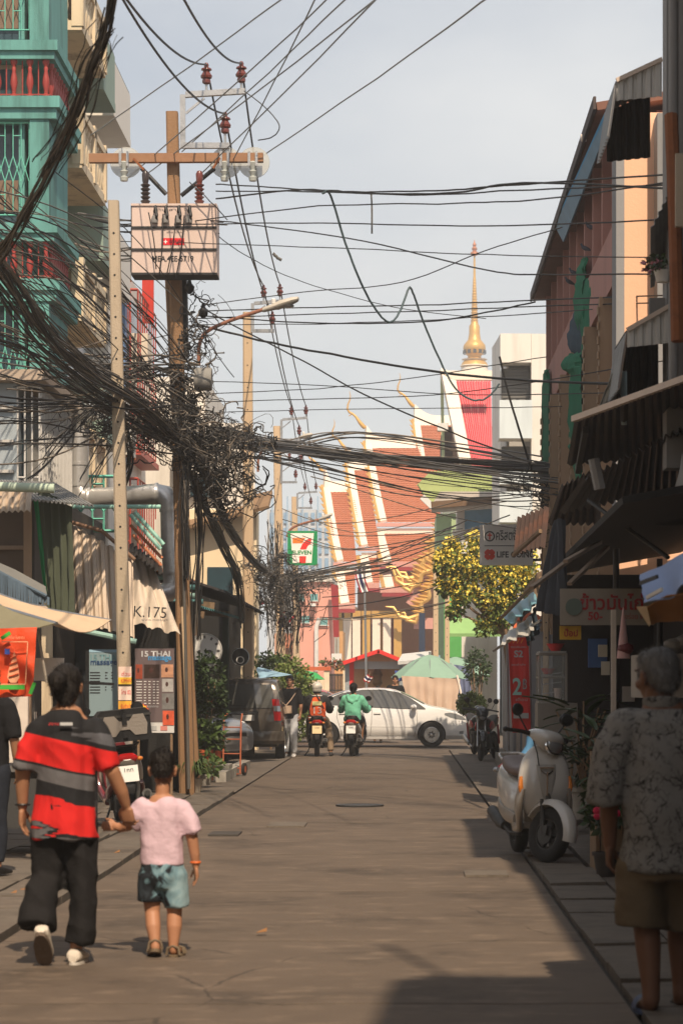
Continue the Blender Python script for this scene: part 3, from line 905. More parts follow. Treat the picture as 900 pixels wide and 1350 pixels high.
def face(t, m, skin_dark=(.2,.08,.05)):
    for s in (-1, 1):
        MB().add(*_ball((s*.031,.081,.022), (.013,.007,.008), 8, 6), m).build('eye', M('eye', (.03,.02,.015), rough=.2, bump=0), t)
        MB().add(*_ball((s*.033,.089,.043), (.019,.006,.005), 8, 5), m).build('eyebrow', HAIR, t)
    MB().add(*_ball((0,.096,-.052), (.021,.005,.007), 10, 6), m).build('mouth', M('lips', (.3,.1,.08), rough=.5, bump=0), t)

def hair(t, m, mat, balls, vox=.006, rough_=.006, name='hair', strands=2600, slen=.022, lift=.5, comb=.8):
    mb = MB()
    for p, r in balls: mb.add(*_ball(p, r, 16, 12), m)
    me = fuse(mb, vox, 4, rough_, (38,38,26))
    # loose strands that break up the outline
    rnd = random.Random(len(me.vertices)); nv = len(me.vertices); vs = []; fs = []
    qs = [(v.co.copy(), v.normal.copy()) for v in me.vertices]
    for i in range(strands):
        p, n = qs[rnd.randrange(nv)]
        d = (n*lift + Vector((rnd.gauss(0,.3), -.25+rnd.gauss(0,.3), -.75+rnd.gauss(0,.3)))*comb).normalized()
        s = n.cross(d)
        if s.length < .05: continue
        s = s.normalized()*.0011; l = slen*rnd.uniform(.5,1.3); o = len(vs); m1 = p + d*l*.5 + n*l*.12
        vs += [p-s, p+s, m1+s*.8, m1-s*.8, p+d*l]; fs += [(o,o+1,o+2,o+3),(o+3,o+2,o+4)]
    tm = bpy.data.meshes.new('strands'); tm.from_pydata(vs, [], fs); link('strands', tm, mat, link(name, me, mat, t, sharp=180), kind='stuff', flat=True); return
    return link(name, me, mat, t, sharp=180)

def limb_body(j, skin, parent, voxel=.007, hands=(), name='body'):
    """j: list of chains; all fused to one skin"""
    mb = MB()
    for c in j['chains']: chain(mb, c)
    m = head(mb, *j['head'])
    for h in hands: hand(mb, *h)
    me = fuse(mb, voxel, 5)
    return link(name, me, skin, parent, sharp=180), m

def garment(name, chains, mat, parent, voxel=.012, wr=.014, wsc=(9,9,5), extra=None, seed=0., smooth=8):
    mb = MB()
    for i, c in enumerate(chains): chain(mb, c, 20, 'se' if i == 0 else 'e')
    if extra: extra(mb)
    return link(name, fuse(mb, voxel, smooth, wr, wsc, seed=seed), mat, parent, sharp=180)

def cloth(name, rgb, **k):
    k = {'rough': .9, 'var': .14, 'sc_': 12, 'bump': .55, 'bsc': 15, 'spec': .15, **k}
    return M(name, rgb, **k)

def pattern(name, base, fn):
    m = bpy.data.materials.new(name); nt, b = nodes_of(m)
    b.inputs['Roughness'].default_value = .85; b.inputs['Specular IOR Level'].default_value = .2
    fn(nt, b)
    tc = nt.nodes.new('ShaderNodeTexCoord'); mp = nt.nodes.new('ShaderNodeMapping'); mp.inputs['Rotation'].default_value = (0,.5,0); mp.inputs['Scale'].default_value = (1.6,1,.6)
    n = nt.nodes.new('ShaderNodeTexNoise'); n.inputs['Scale'].default_value = 6.5; n.inputs['Detail'].default_value = 2.5; n.inputs['Distortion'].default_value = .8
    bp = nt.nodes.new('ShaderNodeBump'); bp.inputs['Strength'].default_value = .6; bp.inputs['Distance'].default_value = .022
    for a, c in ((tc.outputs['Object'], mp.inputs[0]), (mp.outputs[0], n.inputs['Vector']), (n.outputs[0], bp.inputs['Height']), (bp.outputs[0], b.inputs['Normal'])): nt.links.new(a, c)
    return m

def jersey(nt, b):
    """black, red and grey slanting bands, brush-edged at the hem"""
    N = nt.nodes.new; L = nt.links.new
    tc = N('ShaderNodeTexCoord'); sp = N('ShaderNodeSeparateXYZ'); L(tc.outputs['Object'], sp.inputs[0])
    def math_(op, a, b_=None, c_=None):
        n = N('ShaderNodeMath'); n.operation = op
        for i, q in enumerate((a, b_, c_)):
            if q is None: continue
            if isinstance(q, (int, float)): n.inputs[i].default_value = q
            else: L(q, n.inputs[i])
        return n.outputs[0]
    z = math_('MULTIPLY_ADD', sp.outputs['X'], .22, sp.outputs['Z'])     # bands fall to the right
    mp = N('ShaderNodeMapping'); mp.inputs['Scale'].default_value = (4, 4, 34); L(tc.outputs['Object'], mp.inputs[0])
    ns = N('ShaderNodeTexNoise'); ns.inputs['Scale'].default_value = 1.; ns.inputs['Detail'].default_value = 3; L(mp.outputs[0], ns.inputs['Vector'])
    # brush strokes only near the hem and on the left
    wgt = N('ShaderNodeMapRange'); wgt.inputs['From Min'].default_value = .95; wgt.inputs['From Max'].default_value = .80; L(sp.outputs['Z'], wgt.inputs[0])
    wx = N('ShaderNodeMapRange'); wx.inputs['From Min'].default_value = .02; wx.inputs['From Max'].default_value = -.12; wx.inputs['To Min'].default_value = .12; L(sp.outputs['X'], wx.inputs[0])
    nn = math_('SUBTRACT', ns.outputs[0], .5)
    amp = math_('MULTIPLY', wgt.outputs[0], math_('MULTIPLY', wx.outputs[0], .62))
    z2 = math_('MULTIPLY_ADD', nn, amp, z)
    z2 = math_('MULTIPLY_ADD', nn, .006, z2)
    r = N('ShaderNodeValToRGB'); r.color_ramp.interpolation = 'CONSTANT'
    K, G, RD = (.018,.018,.02,1), (.12,.115,.12,1), (.62,.022,.02,1)
    zs = [(.0,G),(.695,K),(.72,RD),(.885,K),(.965,G),(1.045,K),(1.058,RD),(1.205,K)]
    e = r.color_ramp.elements
    lo, hi = .5, 1.6
    e[0].position = 0; e[0].color = G; e[1].position = (zs[-1][0]-lo)/(hi-lo); e[1].color = K
    for p, c in zs[1:-1]:
        q = e.new((p-lo)/(hi-lo)); q.color = c
    mr = N('ShaderNodeMapRange'); mr.inputs['From Min'].default_value = lo; mr.inputs['From Max'].default_value = hi; L(z2, mr.inputs[0])
    L(mr.outputs[0], r.inputs[0])
    # grey flash on the right shoulder blade
    bx = math_('GREATER_THAN', sp.outputs['X'], .045)
    bz = math_('MULTIPLY', math_('GREATER_THAN', z, 1.235), math_('LESS_THAN', z, 1.295))
    bw = math_('MULTIPLY', math_('MULTIPLY', bx, bz), math_('GREATER_THAN', ns.outputs[0], .42))
    mx = N('ShaderNodeMix'); mx.data_type = 'RGBA'; mx.inputs[7].default_value = (.09,.09,.1,1)
    L(bw, mx.inputs[0]); L(r.outputs[0], mx.inputs[6]); L(mx.outputs[2], b.inputs['Base Color'])

def leafprint(nt, b, base=(.20,.19,.175), ink=(.022,.021,.02)):
    """pale shirt covered with thin dark branching lines"""
    N = nt.nodes.new; L = nt.links.new
    tc = N('ShaderNodeTexCoord')
    nz = N('ShaderNodeTexNoise'); nz.inputs['Scale'].default_value = 9; nz.inputs['Detail'].default_value = 3; L(tc.outputs['Object'], nz.inputs['Vector'])
    ad = N('ShaderNodeMix'); ad.data_type = 'RGBA'; ad.inputs[0].default_value = .09; L(tc.outputs['Object'], ad.inputs[6]); L(nz.outputs['Color'], ad.inputs[7])
    out = None
    for sc_, th in ((11, .03), (19, .035), (31, .03)):
        v = N('ShaderNodeTexVoronoi'); v.feature = 'DISTANCE_TO_EDGE'; v.inputs['Scale'].default_value = sc_; L(ad.outputs[2], v.inputs['Vector'])
        r = N('ShaderNodeMapRange'); r.inputs['From Min'].default_value = th; r.inputs['From Max'].default_value = th*.3; L(v.outputs[0], r.inputs[0])
        if out is None: out = r.outputs[0]
        else:
            m_ = N('ShaderNodeMath'); m_.operation = 'MAXIMUM'; L(out, m_.inputs[0]); L(r.outputs[0], m_.inputs[1]); out = m_.outputs[0]
    n3 = N('ShaderNodeTexNoise'); n3.inputs['Scale'].default_value = 22; n3.inputs['Detail'].default_value = 2; L(tc.outputs['Object'], n3.inputs['Vector'])
    br = N('ShaderNodeMapRange'); br.inputs['From Min'].default_value = .44; br.inputs['From Max'].default_value = .56; L(n3.outputs[0], br.inputs[0])
    k = N('ShaderNodeMath'); k.operation = 'MULTIPLY'; L(out, k.inputs[0]); L(br.outputs[0], k.inputs[1])
    mx = N('ShaderNodeMix'); mx.data_type = 'RGBA'; mx.inputs[6].default_value = (*base,1); mx.inputs[7].default_value = (*ink,1)
    L(k.outputs[0], mx.inputs[0]); L(mx.outputs[2], b.inputs['Base Color'])

def camo(nt, b):
    N = nt.nodes.new; L = nt.links.new
    tc = N('ShaderNodeTexCoord'); n = N('ShaderNodeTexNoise'); n.inputs['Scale'].default_value = 9; n.inputs['Detail'].default_value = 5; n.inputs['Distortion'].default_value = 1.2
    L(tc.outputs['Object'], n.inputs['Vector'])
    sp = N('ShaderNodeSeparateXYZ'); L(tc.outputs['Object'], sp.inputs[0])
    a = N('ShaderNodeMath'); a.operation = 'MULTIPLY_ADD'; a.inputs[1].default_value = 1.7; L(sp.outputs['X'], a.inputs[0]); L(n.outputs[0], a.inputs[2])
    r = N('ShaderNodeValToRGB'); e = r.color_ramp.elements
    e[0].position = .46; e[0].color = (.016,.018,.022,1); e[1].position = .54; e[1].color = (.14,.24,.28,1)
    q = e.new(.72); q.color = (.26,.37,.40,1); q = e.new(.40); q.color = (.02,.024,.03,1); q = e.new(.33); q.color = (.035,.045,.055,1)
    L(a.outputs[0], r.inputs[0]); L(r.outputs[0], b.inputs['Base Color'])

def shoe(mb, toe, heel, w=.045, h=.07, up=(0,0,1)):
    toe = Vector(toe); heel = Vector(heel); d = (toe-heel); u = Vector(up); u = (u - d.normalized()*u.dot(d.normalized())).normalized()
    s = d.cross(u).normalized(); rr = []
    for q, k, hh in ((-.02,.5,.6),(.03,.8,.9),(.25,.92,1.),(.5,.95,.85),(.75,1.08,.6),(.92,.9,.48),(1.0,.5,.36)):
        c = heel + d*q + u*(h*hh/2)
        rr.append([c + s*(w*k*math.copysign(abs(math.cos(a))**.8, math.cos(a))) + u*(h*hh/2*math.copysign(abs(math.sin(a))**.7, math.sin(a))) for a in [2*math.pi*i/16 for i in range(16)]])
    mb.rings(rr)
    return mb

def sole(toe, heel, w=.047, t=.022, up=(0,0,1)):
    toe = Vector(toe); heel = Vector(heel); d = toe-heel; u = Vector(up); u = (u - d.normalized()*u.dot(d.normalized())).normalized()
    s = d.cross(u).normalized(); P = []
    n = 18
    out = []
    for i in range(n):
        a = 2*math.pi*i/n; q = .5 + .54*math.copysign(abs(math.cos(a))**.8, math.cos(a))
        k = .82 + .2*q
        out.append(heel + d*q + s*(w*k*math.copysign(abs(math.sin(a))**.8, math.sin(a))))
    return MB().rings([[p - u*t for p in out], out])
# ------------------------------------------------------------------ the woman, the boy and the old man
def woman():
    t = thing('person', 'woman from behind in black, red and grey jersey leading a boy by hand', 'person', (-1.82, 13.05, 0))
    ch = [
        [(0,0,.84,.145,.105),(0,0,.95,.125,.095),(0,0,1.08,.115,.09),(0,-.005,1.2,.14,.10),(0,-.01,1.30,.15,.085),(0,-.01,1.345,.10,.07)],
        [(0,-.012,1.32,.06,.06),(0,-.002,1.385,.05,.052),(0,.004,1.44,.05,.055)],
        # left arm hangs, right arm reaches down to the boy's hand
        [(-.125,-.01,1.265,.045),(-.19,-.02,1.17,.048),(-.228,-.02,1.05,.042),(-.236,0,.95,.036),(-.238,.02,.845,.026)],
        [(.125,-.01,1.265,.045),(.20,-.03,1.16,.048),(.255,-.04,1.04,.042),(.30,0,.93,.036),(.318,.03,.86,.027)],
        [(-.08,0,.84,.08),(-.098,.038,.62,.058),(-.108,.042,.47,.046),(-.118,-.05,.33,.042),(-.105,-.13,.225,.034),(-.098,-.15,.19,.03)],
        [(.08,0,.84,.08),(.082,.02,.64,.058),(.079,.02,.47,.046),(.073,.0,.28,.042),(.058,-.02,.10,.034),(.055,-.02,.07,.034)],
    ]
    hands = [((-.238,.02,.84),(-.03,.10,-1),(.15,1,.1),(1,-.1,0),1.0,.35,1),
             ((.32,.03,.85),(.12,.28,-.9),(-.9,.4,0),(.5,.7,0),1.0,.75,1)]
    j = {'chains': ch, 'head': ((0,.02,1.495),.225,0.,R(-4))}
    bod, m = limb_body(j, SKIN, t, .0065, hands)
    face(t, m)
    hair(t, m, HAIR, [((0,-.022,.042),(.085,.10,.09)),((0,-.05,-.01),(.078,.07,.075)),((0,.045,.09),(.06,.05,.035)),((-.032,-.145,.03),(.052,.048,.052)),((-.02,-.13,.045),(.035,.03,.03)),((.0,-.07,-.06),(.05,.035,.045))])
    jm = pattern('striped jersey', None, jersey)
    sh = garment('jersey', [
        [(.0,0,.675,.182,.145),(0,0,.78,.172,.138),(0,0,.92,.160,.128),(0,-.003,1.06,.156,.122),(0,-.008,1.2,.165,.12),(0,-.012,1.285,.168,.105),(0,-.012,1.335,.115,.09),(0,-.008,1.358,.082,.078)],
        [(-.12,-.01,1.265,.08,.085),(-.185,-.015,1.17,.072,.078),(-.218,-.02,1.05,.066,.076)],
        [(.12,-.01,1.265,.08,.085),(.195,-.025,1.17,.072,.078),(.24,-.035,1.055,.066,.076)]], jm, t, .010, .034, (7,7,3.0), seed=3)
    text('สยาม', M('red print', (.5,.02,.02), rough=.7, bump=0), sh, (-.045,-.150,1.30), width=.055, height=.014, world=False, rx=76)
    MB().box(-.052+.04,-.1475,1.292,.055,-.1455,1.308).build('print', M('white print', (.5,.5,.5), rough=.7, bump=0), sh)
    tm = cloth('black trouser cloth', (.016,.015,.0155), var=.25)
    garment('trousers', [
        [(0,0,.70,.165,.125),(0,0,.80,.155,.12),(0,0,.93,.14,.11)],
        [(-.085,0,.76,.10,.10),(-.097,.035,.60,.095,.10),(-.108,.04,.47,.089,.10),(-.126,-.05,.34,.094,.115),(-.14,-.115,.205,.112,.115)],
        [(.08,0,.76,.10,.10),(.082,.02,.62,.092,.10),(.08,.02,.45,.084,.098),(.075,.0,.28,.08,.098),(.068,-.01,.11,.085,.10)]], tm, t, .011, .042, (7,7,2.6), seed=8)
    sk = cloth('cream sneaker', (.62,.55,.46), rough=.7); so = M('tan rubber sole', (.13,.095,.07), rough=.8, bump=.5, bsc=60)
    # planted right shoe, left one lifted with its sole to the camera
    s = shoe(MB(), (.075,.13,.022), (.05,-.1,.022)); o = s.build('shoe', sk, t); sole((.075,.13,.022),(.05,-.1,.022)).build('sole', M('white rubber sole', (.6,.55,.48), rough=.7), o)
    up = (0,-.82,.25)
    tl, hl = (-.095,-.10,.028), (-.10,-.255,.195)
    s = shoe(MB(), tl, hl, .045, .07, (0,.7,.7)); o = s.build('shoe', sk, t); sole(tl, hl, .05, .024, (0,.7,.7)).build('sole', so, o)
    b = torus(MB(), (0,0,0), .036, .006, .006, 24, 6); xf(b, Matrix.Translation((-.238,.02,.862)) @ Matrix.Rotation(R(90),4,'Y')); b.build('bracelet', BLACK, t)
    MB().ball((-.079,.0,1.455),.008,8,6).build('earring', CHROME, t)
    return t
woman()

def boy():
    t = thing('person', 'small boy in a pale pink T-shirt and patterned shorts walking hand in hand', 'person', (-1.335, 13.4, 0))
    ch = [
        [(0,0,.47,.105,.085),(0,0,.58,.10,.08),(0,0,.70,.105,.078),(0,-.005,.82,.115,.07),(0,-.005,.86,.08,.055)],
        [(0,-.005,.85,.042,.042),(0,0,.90,.038,.04),(0,.004,.95,.04,.042)],
        [(-.095,0,.825,.036),(-.17,.0,.765,.038),(-.20,.015,.725,.034),(-.235,.03,.715,.028),(-.262,.035,.722,.022)],
        [(.095,0,.825,.036),(.14,-.01,.75,.037),(.165,-.01,.66,.033),(.178,.0,.57,.028),(.183,.01,.505,.021)],
        [(-.06,0,.47,.065),(-.062,.02,.36,.056),(-.058,.01,.25,.042),(-.048,-.03,.17,.041),(-.035,-.06,.08,.027),(-.033,-.065,.06,.027)],
        [(.06,0,.47,.065),(.062,.01,.36,.056),(.065,.01,.25,.042),(.066,-.01,.17,.042),(.062,-.02,.07,.028),(.062,-.02,.05,.028)],
        [(-.033,-.065,.06,.027,.03),(-.038,-.0,.035,.03,.02),(-.045,.06,.03,.026,.014)],
        [(.062,-.02,.045,.027,.03),(.075,.05,.03,.03,.02),(.085,.1,.026,.026,.013)],
    ]
    hands = [((-.262,.035,.722),(-1,.12,.05),(.0,.3,1),(-.2,.9,-.2),.72,.8,1),
             ((.183,.01,.50),(.06,.12,-1),(-.3,1,0),(-1,-.2,0),.72,.35,1)]
    bod, m = limb_body({'chains': ch, 'head': ((0,.012,1.035),.205,0.,R(-5))}, SKIN_B, t, .0055, hands)
    face(t, m)
    hair(t, m, HAIR, [((0,-.018,.055),(.080,.093,.075)),((0,-.048,.01),(.072,.062,.062)),((0,.04,.09),(.058,.05,.035)),((.012,-.02,.125),(.03,.028,.018))], .0055, .004, slen=.014, lift=1.1, comb=.4)
    garment('t_shirt', [
        [(0,0,.51,.122,.10),(0,0,.60,.117,.097),(0,0,.70,.115,.094),(0,-.003,.80,.122,.088),(0,-.005,.845,.128,.08),(0,-.005,.882,.068,.062)],
        [(-.10,0,.825,.062,.062),(-.155,.0,.775,.066,.062),(-.19,.005,.735,.064,.06)],
        [(.10,0,.825,.062,.062),(.145,-.005,.745,.062,.062),(.165,-.008,.685,.062,.062)]],
        cloth('pale pink cotton', (.62,.45,.51), var=.05), t, .009, .022, (8,8,4), seed=5)
    garment('shorts', [
        [(0,0,.385,.09,.085),(0,0,.45,.128,.105),(0,0,.53,.118,.095)],
        [(-.062,0,.46,.075,.085),(-.068,.01,.38,.072,.082),(-.072,.012,.31,.072,.08)],
        [(.062,0,.46,.075,.085),(.07,.005,.38,.072,.082),(.078,.008,.275,.07,.08)]],
        pattern('blue and black shorts', None, camo), t, .009, .012, (9,9,5), seed=1)
    sm = M('brown sandal', (.16,.115,.07), rough=.75, bump=.3)
    for toe, heel, up in (((-.055,.07,.012),(-.03,-.10,.058),(0,.3,1)), ((.095,.11,.016),(.058,-.065,.016),(0,0,1))):
        o = sole(toe, heel, .04, .018, up).build('sandal', sm, t)
        T, H_ = Vector(toe), Vector(heel)
        for q, hh in ((.55,.045),(.75,.036),(.12,.05)):
            c = H_ + (T-H_)*q; s = (T-H_).cross(Vector((0,0,1))).normalized()
            MB().tube([c - s*.038, c - s*.03 + Vector((0,0,hh*.8)), c + Vector((0,0,hh)), c + s*.03 + Vector((0,0,hh*.8)), c + s*.038], .008, 6).build('strap', sm, o)
    b = torus(MB(), (0,0,0), .026, .006, .005, 20, 6); xf(b, Matrix.Translation((.182,.008,.525)) @ Matrix.Rotation(R(90),4,'Y')); b.build('wristband', M('orange band', (.7,.15,.03), rough=.5), t)
    return t
boy()

def old_man():
    t = thing('person', 'grey-haired man seen from behind in a leaf-print shirt and khaki shorts', 'person', (1.185, 11.05, 0))
    ch = [
        [(0,0,.78,.17,.14),(0,0,.92,.17,.145),(.0,.01,1.08,.17,.14),(.005,0,1.22,.185,.13),(0,-.01,1.34,.18,.10),(0,-.005,1.385,.11,.075)],
        [(-.005,-.0,1.37,.07,.07),(-.015,.02,1.43,.064,.066),(-.02,.03,1.48,.062,.066)],
        [(-.165,-.01,1.31,.055),(-.225,-.02,1.17,.054),(-.25,-.02,1.03,.048),(-.247,.03,.90,.042),(-.24,.06,.77,.031)],
        [(.165,-.01,1.31,.055),(.235,-.02,1.17,.054),(.27,-.02,1.03,.048),(.265,.03,.90,.042),(.25,.06,.77,.031)],
        [(-.09,0,.76,.10),(-.09,.02,.60,.085),(-.08,.03,.46,.062),(-.07,.0,.32,.06),(-.06,-.03,.12,.042),(-.06,-.035,.07,.042)],
        [(.09,0,.76,.10),(.09,.10,.60,.085),(.09,.15,.48,.062),(.095,.16,.32,.06),(.10,.16,.12,.042),(.10,.155,.07,.042)],
        [(-.06,-.035,.06,.038,.04),(-.07,.06,.04,.042,.028),(-.085,.14,.03,.04,.018)],
        [(.10,.155,.06,.038,.04),(.11,.24,.04,.042,.028),(.12,.32,.03,.04,.018)],
    ]
    hands = [((-.24,.06,.77),(.02,.15,-1),(.3,1,.1),(1,-.2,0),1.05,.6,1), ((.25,.06,.77),(-.02,.15,-1),(-.3,1,.1),(-1,-.2,0),1.05,.6,1)]
    bod, m = limb_body({'chains': ch, 'head': ((-.025,.045,1.54),.25,R(28),R(-8))}, SKIN_D, t, .008, hands)
    face(t, m)
    hair(t, m, GREYHAIR, slen=.02, lift=.7, comb=.5, balls=[((0,-.025,.045),(.083,.098,.083)),((0,-.058,.0),(.078,.062,.065)),((0,.04,.095),(.055,.045,.03)),((0,-.07,-.04),(.06,.04,.035)),((.06,0,.02),(.022,.03,.04)),((-.06,0,.02),(.022,.03,.04))], vox=.007, rough_=.005)
    lp = pattern('leaf print shirt', None, leafprint)
    garment('shirt', [
        [(0.01,0,.655,.225,.185),(.01,0,.80,.215,.18),(.005,0,.95,.205,.175),(0,0,1.12,.20,.16),(0,-.005,1.25,.21,.14),(0,-.01,1.345,.205,.115),(0,-.008,1.40,.13,.09)],
        [(-.165,-.01,1.32,.09,.095),(-.225,-.02,1.19,.09,.098),(-.252,-.02,1.05,.09,.10),(-.26,-.01,.965,.092,.10)],
        [(.17,-.01,1.33,.095,.095),(.24,-.02,1.19,.098,.1),(.28,-.02,1.05,.10,.105),(.285,-.01,.965,.10,.105)]], lp, t, .011, .034, (5.2,5.2,2.8), seed=11)
    cl = MB()
    rr = []
    for k, (dz, e) in enumerate(((0,.0),(.02,.004),(.045,.006),(.05,.0),(.03,-.008),(.0,-.01))):
        rr.append([Vector((-.008+(.082+e)*math.cos(a), .005+(.084+e)*math.sin(a), 1.395+dz - .012*math.sin(a))) for a in [2*math.pi*i/28 for i in range(28)]])
    cl.rings(rr, caps=False).build('collar', lp, t)
    garment('shorts', [
        [(0,0,.62,.20,.165),(0,0,.78,.185,.155)],
        [(-.095,0,.68,.12,.135),(-.10,.015,.55,.118,.13),(-.105,.02,.40,.122,.13)],
        [(.095,.02,.68,.12,.135),(.10,.08,.55,.118,.13),(.105,.12,.40,.122,.13)]], cloth('khaki cotton', (.135,.10,.062)), t, .012, .028, (6,6,3), seed=2)
    sm = M('blue rubber slipper', (.045,.065,.13), rough=.6)
    for toe, heel in (((-.095,.17,.02),(-.052,-.09,.02)), ((.13,.35,.02),(.09,.10,.02))):
        o = sole(toe, heel, .055, .018).build('slipper', sm, t)
        T, H_ = Vector(toe), Vector(heel); c = H_+(T-H_)*.62; s = (T-H_).cross(Vector((0,0,1))).normalized()
        MB().grid([[c+(T-H_)*d + s*(.055*math.cos(a)) + Vector((0,0,.062*math.sin(a))) for a in [math.pi*i/8 for i in range(9)]] for d in (-.14,0,.14)]).build('strap', sm, o)
    return t
old_man()

def standing(label, loc, rz, top_mat, leg_mat, hair_mat=HAIR, skin=SKIN, h=1.7, arms='down', sleeve=.5, vox=.014, facefwd=0., group=None, shoes=None, bag=None):
    k = h/1.7
    t = thing('person', label, 'person', loc, rz, group)
    S = lambda pts: [tuple(v*k for v in p) for p in pts]
    if arms == 'down':
        la = [(-.165,0,1.38,.055),(-.21,0,1.25,.048),(-.235,0,1.12,.042),(-.235,.03,1.0,.036),(-.23,.06,.89,.027)]
        ra = [(-p[0],)+p[1:] for p in la]; hd = [((-.23*k,.06*k,.88*k),(0,.15,-1),(.2,1,0),(1,0,0),k,.5,1), ((.23*k,.06*k,.88*k),(0,.15,-1),(-.2,1,0),(-1,0,0),k,.5,1)]
    else:
        la = [(-.165,0,1.38,.055),(-.21,.0,1.25,.048),(-.22,.0,1.12,.042),(-.16,.15,1.10,.036),(-.10,.26,1.12,.027)]
        ra = [(-p[0],)+p[1:] for p in la]; hd = [((-.10*k,.26*k,1.12*k),(.6,.8,.1),(0,0,1),(.6,-.6,0),k,.7,1), ((.10*k,.26*k,1.12*k),(-.6,.8,.1),(0,0,1),(-.6,-.6,0),k,.7,1)]
    leg = lambda s, f: [(s*.085,0,.85,.09),(s*.09,f*.5,.65,.078),(s*.09,f,.48,.057),(s*.09,f*.6,.30,.055),(s*.09,f*.2-.02,.1,.038),(s*.09,f*.2-.02,.06,.038)]
    ch = [S([(0,0,.85,.15,.11),(0,0,1.0,.14,.105),(0,0,1.15,.145,.105),(0,0,1.3,.17,.11),(0,0,1.4,.16,.085),(0,0,1.44,.09,.07)]),
          S([(0,0,1.42,.06,.06),(0,.005,1.48,.055,.058),(0,.01,1.53,.055,.058)]), S(la), S(ra), S(leg(-1,.08)), S(leg(1,-.02))]
    bod, m = limb_body({'chains': ch, 'head': ((0,.02*k,1.59*k),.23*k,facefwd,0)}, skin, t, vox*.75, hd)
    face(t, m)
    hair(t, m, hair_mat, [((0,-.02,.045),(.084,.098,.086)),((0,-.05,.0),(.078,.066,.07)),((0,.045,.092),(.06,.05,.035))], .009, .004)
    n = 2 if sleeve < .6 else 4
    def slv(a, g): return S([(p[0],p[1],p[2],p[3]+g) for p in a[:n+1]])
    garment('shirt', [S([(0,0,.80,.175,.135),(0,0,1.0,.168,.13),(0,0,1.15,.165,.128),(0,0,1.3,.19,.128),(0,0,1.395,.185,.10),(0,0,1.44,.11,.08)]), slv(la,.026), slv(ra,.026)], top_mat, t, vox, .012, (8,8,4))
    garment('trousers', [S([(0,0,.78,.165,.125),(0,0,.92,.15,.115)]),
        S([(p[0],p[1],p[2],p[3]*.9+.028) for p in leg(-1,.08)[:5]]), S([(p[0],p[1],p[2],p[3]*.9+.028) for p in leg(1,-.02)[:5]])], leg_mat, t, vox, .014, (8,8,4))
    sm = shoes or BLACK
    for s in (-1, 1):
        f = .0 if s > 0 else .02
        shoe(MB(), (s*.1*k,.17*k+f,.0), (s*.09*k,-.09*k+f,.0), .045*k, .08*k).build('shoe', sm, t)
    if bag is not None:
        bg_ = MB(); bg_.cb((.05*k,.2*k,1.0*k),(.24*k,.09*k,.16*k)); bg_.tube([(-.17*k,.02,1.42*k),(-.05*k,.17*k,1.2*k),(.05*k,.2*k,1.08*k)],.012,6)
        bg_.build('shoulder_bag', bag, t)
    return t
DENIM = cloth('dark denim', (.022,.026,.036)); BLKCLOTH = cloth('black cotton', (.014,.014,.016)); PALE = cloth('pale jeans', (.50,.51,.53))
standing('person in a black shirt and dark jeans half hidden behind the orange banner', (-3.24, 18.9, .03), R(-20), BLKCLOTH, DENIM, h=1.62)
standing('man in a black T-shirt and pale trousers walking past the green bushes with a bag', (-2.42, 51.5, 0), R(172), BLKCLOTH, PALE, h=1.72, bag=cloth('tan bag', (.45,.33,.24)), shoes=M('white shoe', (.7,.68,.65)))
standing('dark-haired man in black facing us over the white car roof', (-.23, 64.3, .12), R(180), BLKCLOTH, DENIM, h=1.66)
standing('person whose black hair just shows above the roof of the white car', (-.69, 64.2, 0), R(178), cloth('grey shirt', (.2,.2,.2)), DENIM, h=1.5)

